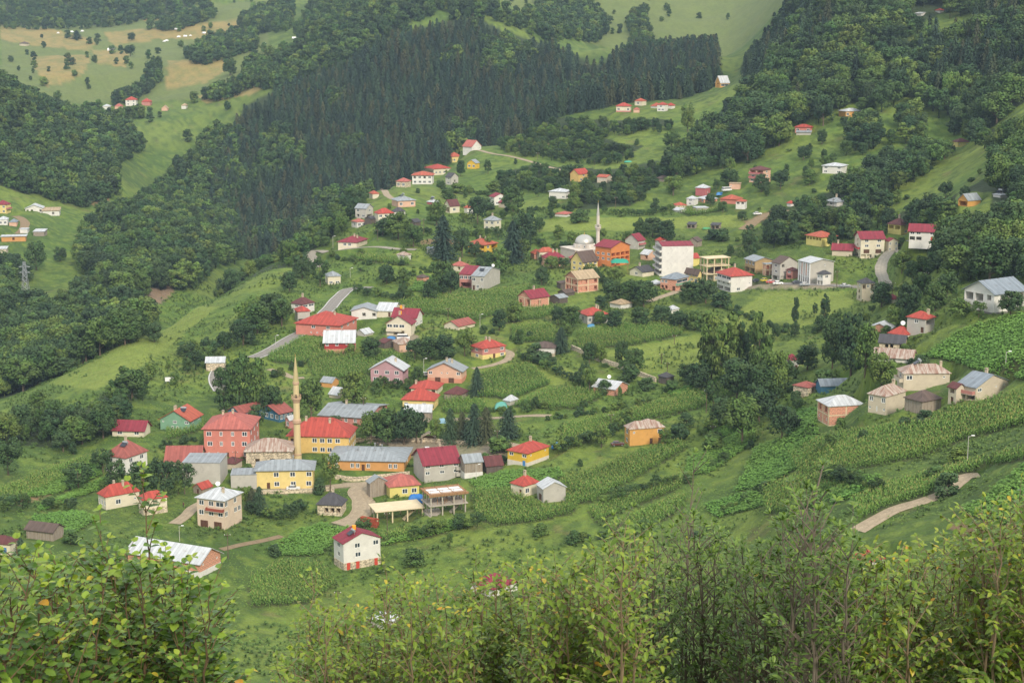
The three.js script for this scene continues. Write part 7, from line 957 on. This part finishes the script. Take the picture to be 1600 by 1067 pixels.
function shrub(name, label, kind, u, D, tips, seed, o = {}) {
  const rnd = rng(seed), jit = () => (rnd() - 0.5) * 2, g = group(name, label, o.cat ?? 'shrub'), root = spotAt(u, 1000, D); root.y = ground(root.x, root.z) - 0.05; g.position.copy(root);
  const leaves = [], stems = new MB(), up = new THREE.Vector3(0, 1, 0), addLeaf = (p, dir, sz, young) => leaves.push({ p: p.clone(), dir: dir.clone().normalize(), sz, young });
  const twig = (p, dir, len, r) => { // a leafy twig that bends over a little
    const n = Math.max(3, Math.round(len / 0.027)), d = dir.clone().normalize(), q = p.clone(); let last = q.clone();
    for (let i = 1; i <= n; i++) {
      d.y += o.droop ?? -0.03; d.x += jit() * 0.05; d.z += jit() * 0.05; d.normalize(); q.addScaledVector(d, len / n);
      if (i % 4 === 0 || i === n) { stems.bar(last.toArray(), q.toArray(), r * (1 - 0.6 * (i - 4) / n), 4, r * (1 - 0.6 * i / n)); last = q.clone(); }
      const side = new THREE.Vector3().crossVectors(d, up).normalize().multiplyScalar(i % 2 ? 1 : -1), w = new THREE.Vector3().copy(side).multiplyScalar(0.9 + 0.3 * jit()).addScaledVector(d, 0.55).addScaledVector(up, (o.leafUp ?? -0.15) + 0.35 * jit());
      if (kind === 'c' && i < n * 0.5) continue; const many = 1; for (let k = 0; k < many; k++) addLeaf(q, w.clone().add(new THREE.Vector3(jit(), jit(), jit()).multiplyScalar(0.35 + 0.4 * k)), (o.sz ?? 1) * (0.7 + 0.5 * rnd()) * (i > n - 2 ? 0.75 : 1), i >= n - 1);
    }
    addLeaf(q, d, (o.sz ?? 1) * 0.7, true);
    if (kind === 'c') for (let k = 0; k < 7; k++) addLeaf(q, d.clone().add(new THREE.Vector3(jit(), jit() * 0.5, jit())), (o.sz ?? 1) * 0.8, true);
  };
  for (const t of tips) {
    const tip = spotAt(t[0], t[1], t[2] ?? D + jit() * 0.5).sub(root), base = new THREE.Vector3(jit() * 0.15, 0, jit() * 0.15), mid = base.clone().lerp(tip, 0.5); mid.y += tip.y * 0.12; mid.x += jit() * 0.1; mid.z += jit() * 0.1;
    const c = new THREE.CatmullRomCurve3([base, mid, tip]), L = c.getLength(), n = Math.max(8, Math.round(L / 0.16)), r0 = (t[3] ?? 0.006 + 0.0032 * L) ; let last = base;
    for (let i = 1; i <= n; i++) {
      const q = c.getPoint(i / n), dir = c.getTangent(i / n), f = i / n; q.x += jit() * 0.012; q.z += jit() * 0.012; stems.bar(last.toArray(), q.toArray(), r0 * (1.02 - 0.85 * (f - 1 / n)), 6, r0 * (1.02 - 0.85 * f)); last = q;
      if (f > (t[4] ?? 0.3)) { const m = rnd() < 0.5 ? 2 : 1; for (let k = 0; k < m; k++) { const a = rnd() * 6.28, w = new THREE.Vector3(Math.cos(a), 0.5 + 0.5 * rnd(), Math.sin(a)).addScaledVector(dir, 0.6); twig(q, w, (0.12 + 0.4 * (1 - f) + 0.1 * rnd()) * (o.tw ?? 1), r0 * 0.35 * (1 - 0.5 * f) + 0.001); } }
    }
    twig(last, c.getTangent(1).add(new THREE.Vector3(jit() * 0.2, 0.2, jit() * 0.2)), 0.13 * (o.tw ?? 1), 0.002);
  }
  mesh('branches', stems.geo(), twigMat[kind], g);
  // orientation of a leaf: +z along its direction, +y up
  const m4 = new THREE.Matrix4(), X = new THREE.Vector3(), Y = new THREE.Vector3(), place = (l) => { Y.set(0.35 * jit(), 1, 0.35 * jit() + 0.2); X.crossVectors(Y, l.dir).normalize(); Y.crossVectors(l.dir, X).normalize(); return m4.makeBasis(X, Y, l.dir).scale(new THREE.Vector3(l.sz, l.sz, l.sz)).setPosition(l.p); };
  const tone = (l) => { const r = rnd(), T = leafTones[kind]; return r < (o.yellow ?? 0.01) * 0.15 ? 6 : r < (o.yellow ?? 0.01) ? 5 : l.young && rnd() < 0.6 ? 3 + Math.floor(rnd() * 2) : Math.floor(rnd() * 3.4); };
  leaves.sort((a, b) => (a.p.z + root.z > b.p.z + root.z ? -1 : 1));
  const inView = (l) => { const q = pix(l.p.x + root.x, l.p.y + root.y, l.p.z + root.z); return q[0] > 0 && q[0] < 1600 && q[1] > 0 && q[1] < 1067; };
  const big = []; for (const l of leaves) if (big.length < (o.singles ?? 70) && inView(l)) { l.single = true; big.push(l); }
  for (const l of big) { const q = mesh('leaf', LEAF[kind], singleMats[kind][tone(l)], g); q.applyMatrix4(place(l)); }
  const rest = leaves.filter((l) => !l.single), im = new THREE.InstancedMesh(LEAF[kind], freeLeaf, rest.length), c = new THREE.Color(), all = [...leafTones[kind], [196, 176, 62], [200, 152, 54]]; im.name = 'foliage'; im.castShadow = im.receiveShadow = true;
  rest.forEach((l, i) => { im.setMatrixAt(i, place(l)); c.copy(lin(...all[tone(l)])).multiplyScalar(0.85 + 0.3 * rnd()); im.setColorAt(i, c); });
  tag(im, null, null, null, 'stuff'); g.add(im);
  return leaves.length;
}
const SHRUBS = [ // kind, column of the root, distance, span of tips, number of stems, description
  ['a', 20, 7.5, -50, 90, 13, 'broad leaved shrub at the lower left corner'], ['a', 120, 8.2, 70, 180, 13, 'broad leaved shrub with yellow tips, second from the left'], ['a', 225, 8.6, 160, 290, 15, 'broad leaved shrub with a tall bare leader before the tin roof'], ['a', 300, 8.0, 260, 338, 9, 'broad leaved shrub at the edge of the lower meadow'],
  ['b', 400, 8.5, 350, 440, 8, 'low twigs of a leafy shrub at the bottom meadow edge'], ['b', 490, 10.5, 440, 545, 14, 'drooping leaved shrub with long twig below the maize patch'], ['b', 580, 11, 520, 650, 15, 'drooping leaved shrub below the nearest white house'], ['b', 680, 10.5, 620, 740, 15, 'drooping leaved shrub with yellow leaves left of crimson roof'], ['b', 770, 11.5, 710, 840, 15, 'drooping leaved shrub in front of the crimson roof'], ['b', 870, 10, 810, 930, 15, 'dense drooping leaved shrub right of the crimson roof'], ['b', 955, 9.5, 900, 1010, 13, 'drooping leaved shrub beside the narrow leaved sapling'],
  ['c', 1010, 11, 950, 1075, 15, 'narrow leaved sapling with clustered leaves before the green slope'], ['c', 1105, 10.5, 1060, 1165, 14, 'narrow leaved sapling with tall leader above the maize'], ['c', 1190, 9.8, 1140, 1240, 13, 'narrow leaved dark sapling left of the thick stem'], ['c', 1275, 9, 1220, 1335, 15, 'narrow leaved sapling with a thick upright stem'],
  ['b', 1370, 9.5, 1310, 1430, 15, 'leafy shrub in front of the red roof on the right'], ['b', 1450, 10.5, 1400, 1510, 15, 'yellow tinged leafy shrub under the dirt road'], ['b', 1530, 9.6, 1490, 1590, 14, 'leafy shrub with thin upright stems near the right edge'], ['b', 1610, 9, 1560, 1660, 12, 'leafy shrub at the lower right corner'],
];
const LEADERS = { 2: [[222, 768, 8.6, 0.014, 0.84], [158, 842, 8.4, 0.01, 0.7]], 5: [[488, 925, 10.5, 0.013, 0.7]], 6: [[602, 900, 11, 0.012, 0.5]], 8: [[745, 885, 11.5, 0.012, 0.5]], 11: [[962, 835, 11, 0.014, 0.5]], 12: [[1082, 738, 10.5, 0.016, 0.62], [1150, 875, 10.5, 0.012, 0.4]], 14: [[1275, 762, 9, 0.03, 0.5], [1262, 795, 9.2, 0.016, 0.5], [1330, 840, 9, 0.014, 0.5]], 17: [[1545, 810, 9.6, 0.012, 0.5]], 18: [[1596, 780, 9, 0.014, 0.5]] };
SHRUBS.forEach(([k, u, D, a, b, n, label], i) => {
  const rnd = rng(700 + i), tips = (LEADERS[i] ?? []).slice();
  n = Math.round(n * (k === 'c' ? 1.15 : 1.5)); for (let j = 0; j < n; j++) { const q = lerp(a, b, (j + rnd()) / n), low = j % 2 ? 0 : 1; tips.push([q, env(q) + 46 + 34 * rnd() + low * (20 + 110 * rnd()), D + (rnd() - 0.5) * 1.6]); }
  shrub(k === 'c' ? 'narrow_leaved_sapling' : 'leafy_shrub', label, k, u, D, tips, 900 + i * 7, { sz: k === 'a' ? 0.78 : k === 'b' ? 0.74 : 0.8, yellow: k === 'a' ? 0.008 : k === 'b' ? (i > 14 ? 0.022 : 0.014) : 0.003, droop: k === 'b' ? -0.05 : -0.02, leafUp: k === 'b' ? -0.45 : k === 'c' ? 0.25 : 0 });
});

// ---------------------------------------------------------------- things that would share a description are told apart by their place
{
  const same = new Map(), words = ['leftmost', 'second', 'third', 'fourth', 'fifth', 'sixth', 'seventh', 'eighth', 'ninth', 'tenth', 'eleventh', 'twelfth', 'thirteenth', 'fourteenth'];
  for (const o of scene.children) if (o.userData.category) { if (!same.has(o.userData.label)) same.set(o.userData.label, []); same.get(o.userData.label).push(o); }
  for (const [label, list] of same) {
    if (list.length < 2 || list.length > 14) continue;
    const col = (o) => pix(o.position.x, o.position.y, o.position.z)[0]; list.sort((a, b) => col(a) - col(b));
    list.forEach((o, i) => { const place = list.length === 2 ? (i ? 'the right one' : 'the left one') : i === 0 ? 'leftmost' : i === list.length - 1 ? 'rightmost' : words[i] + ' from left', long = label.split(' ').length + place.split(' ').length > 16; o.userData.label = `${long ? label.replace('some way ', '').replace('large spreading ', 'large ') : label}, ${place}`; });
  }
}
renderer.render(scene, camera);
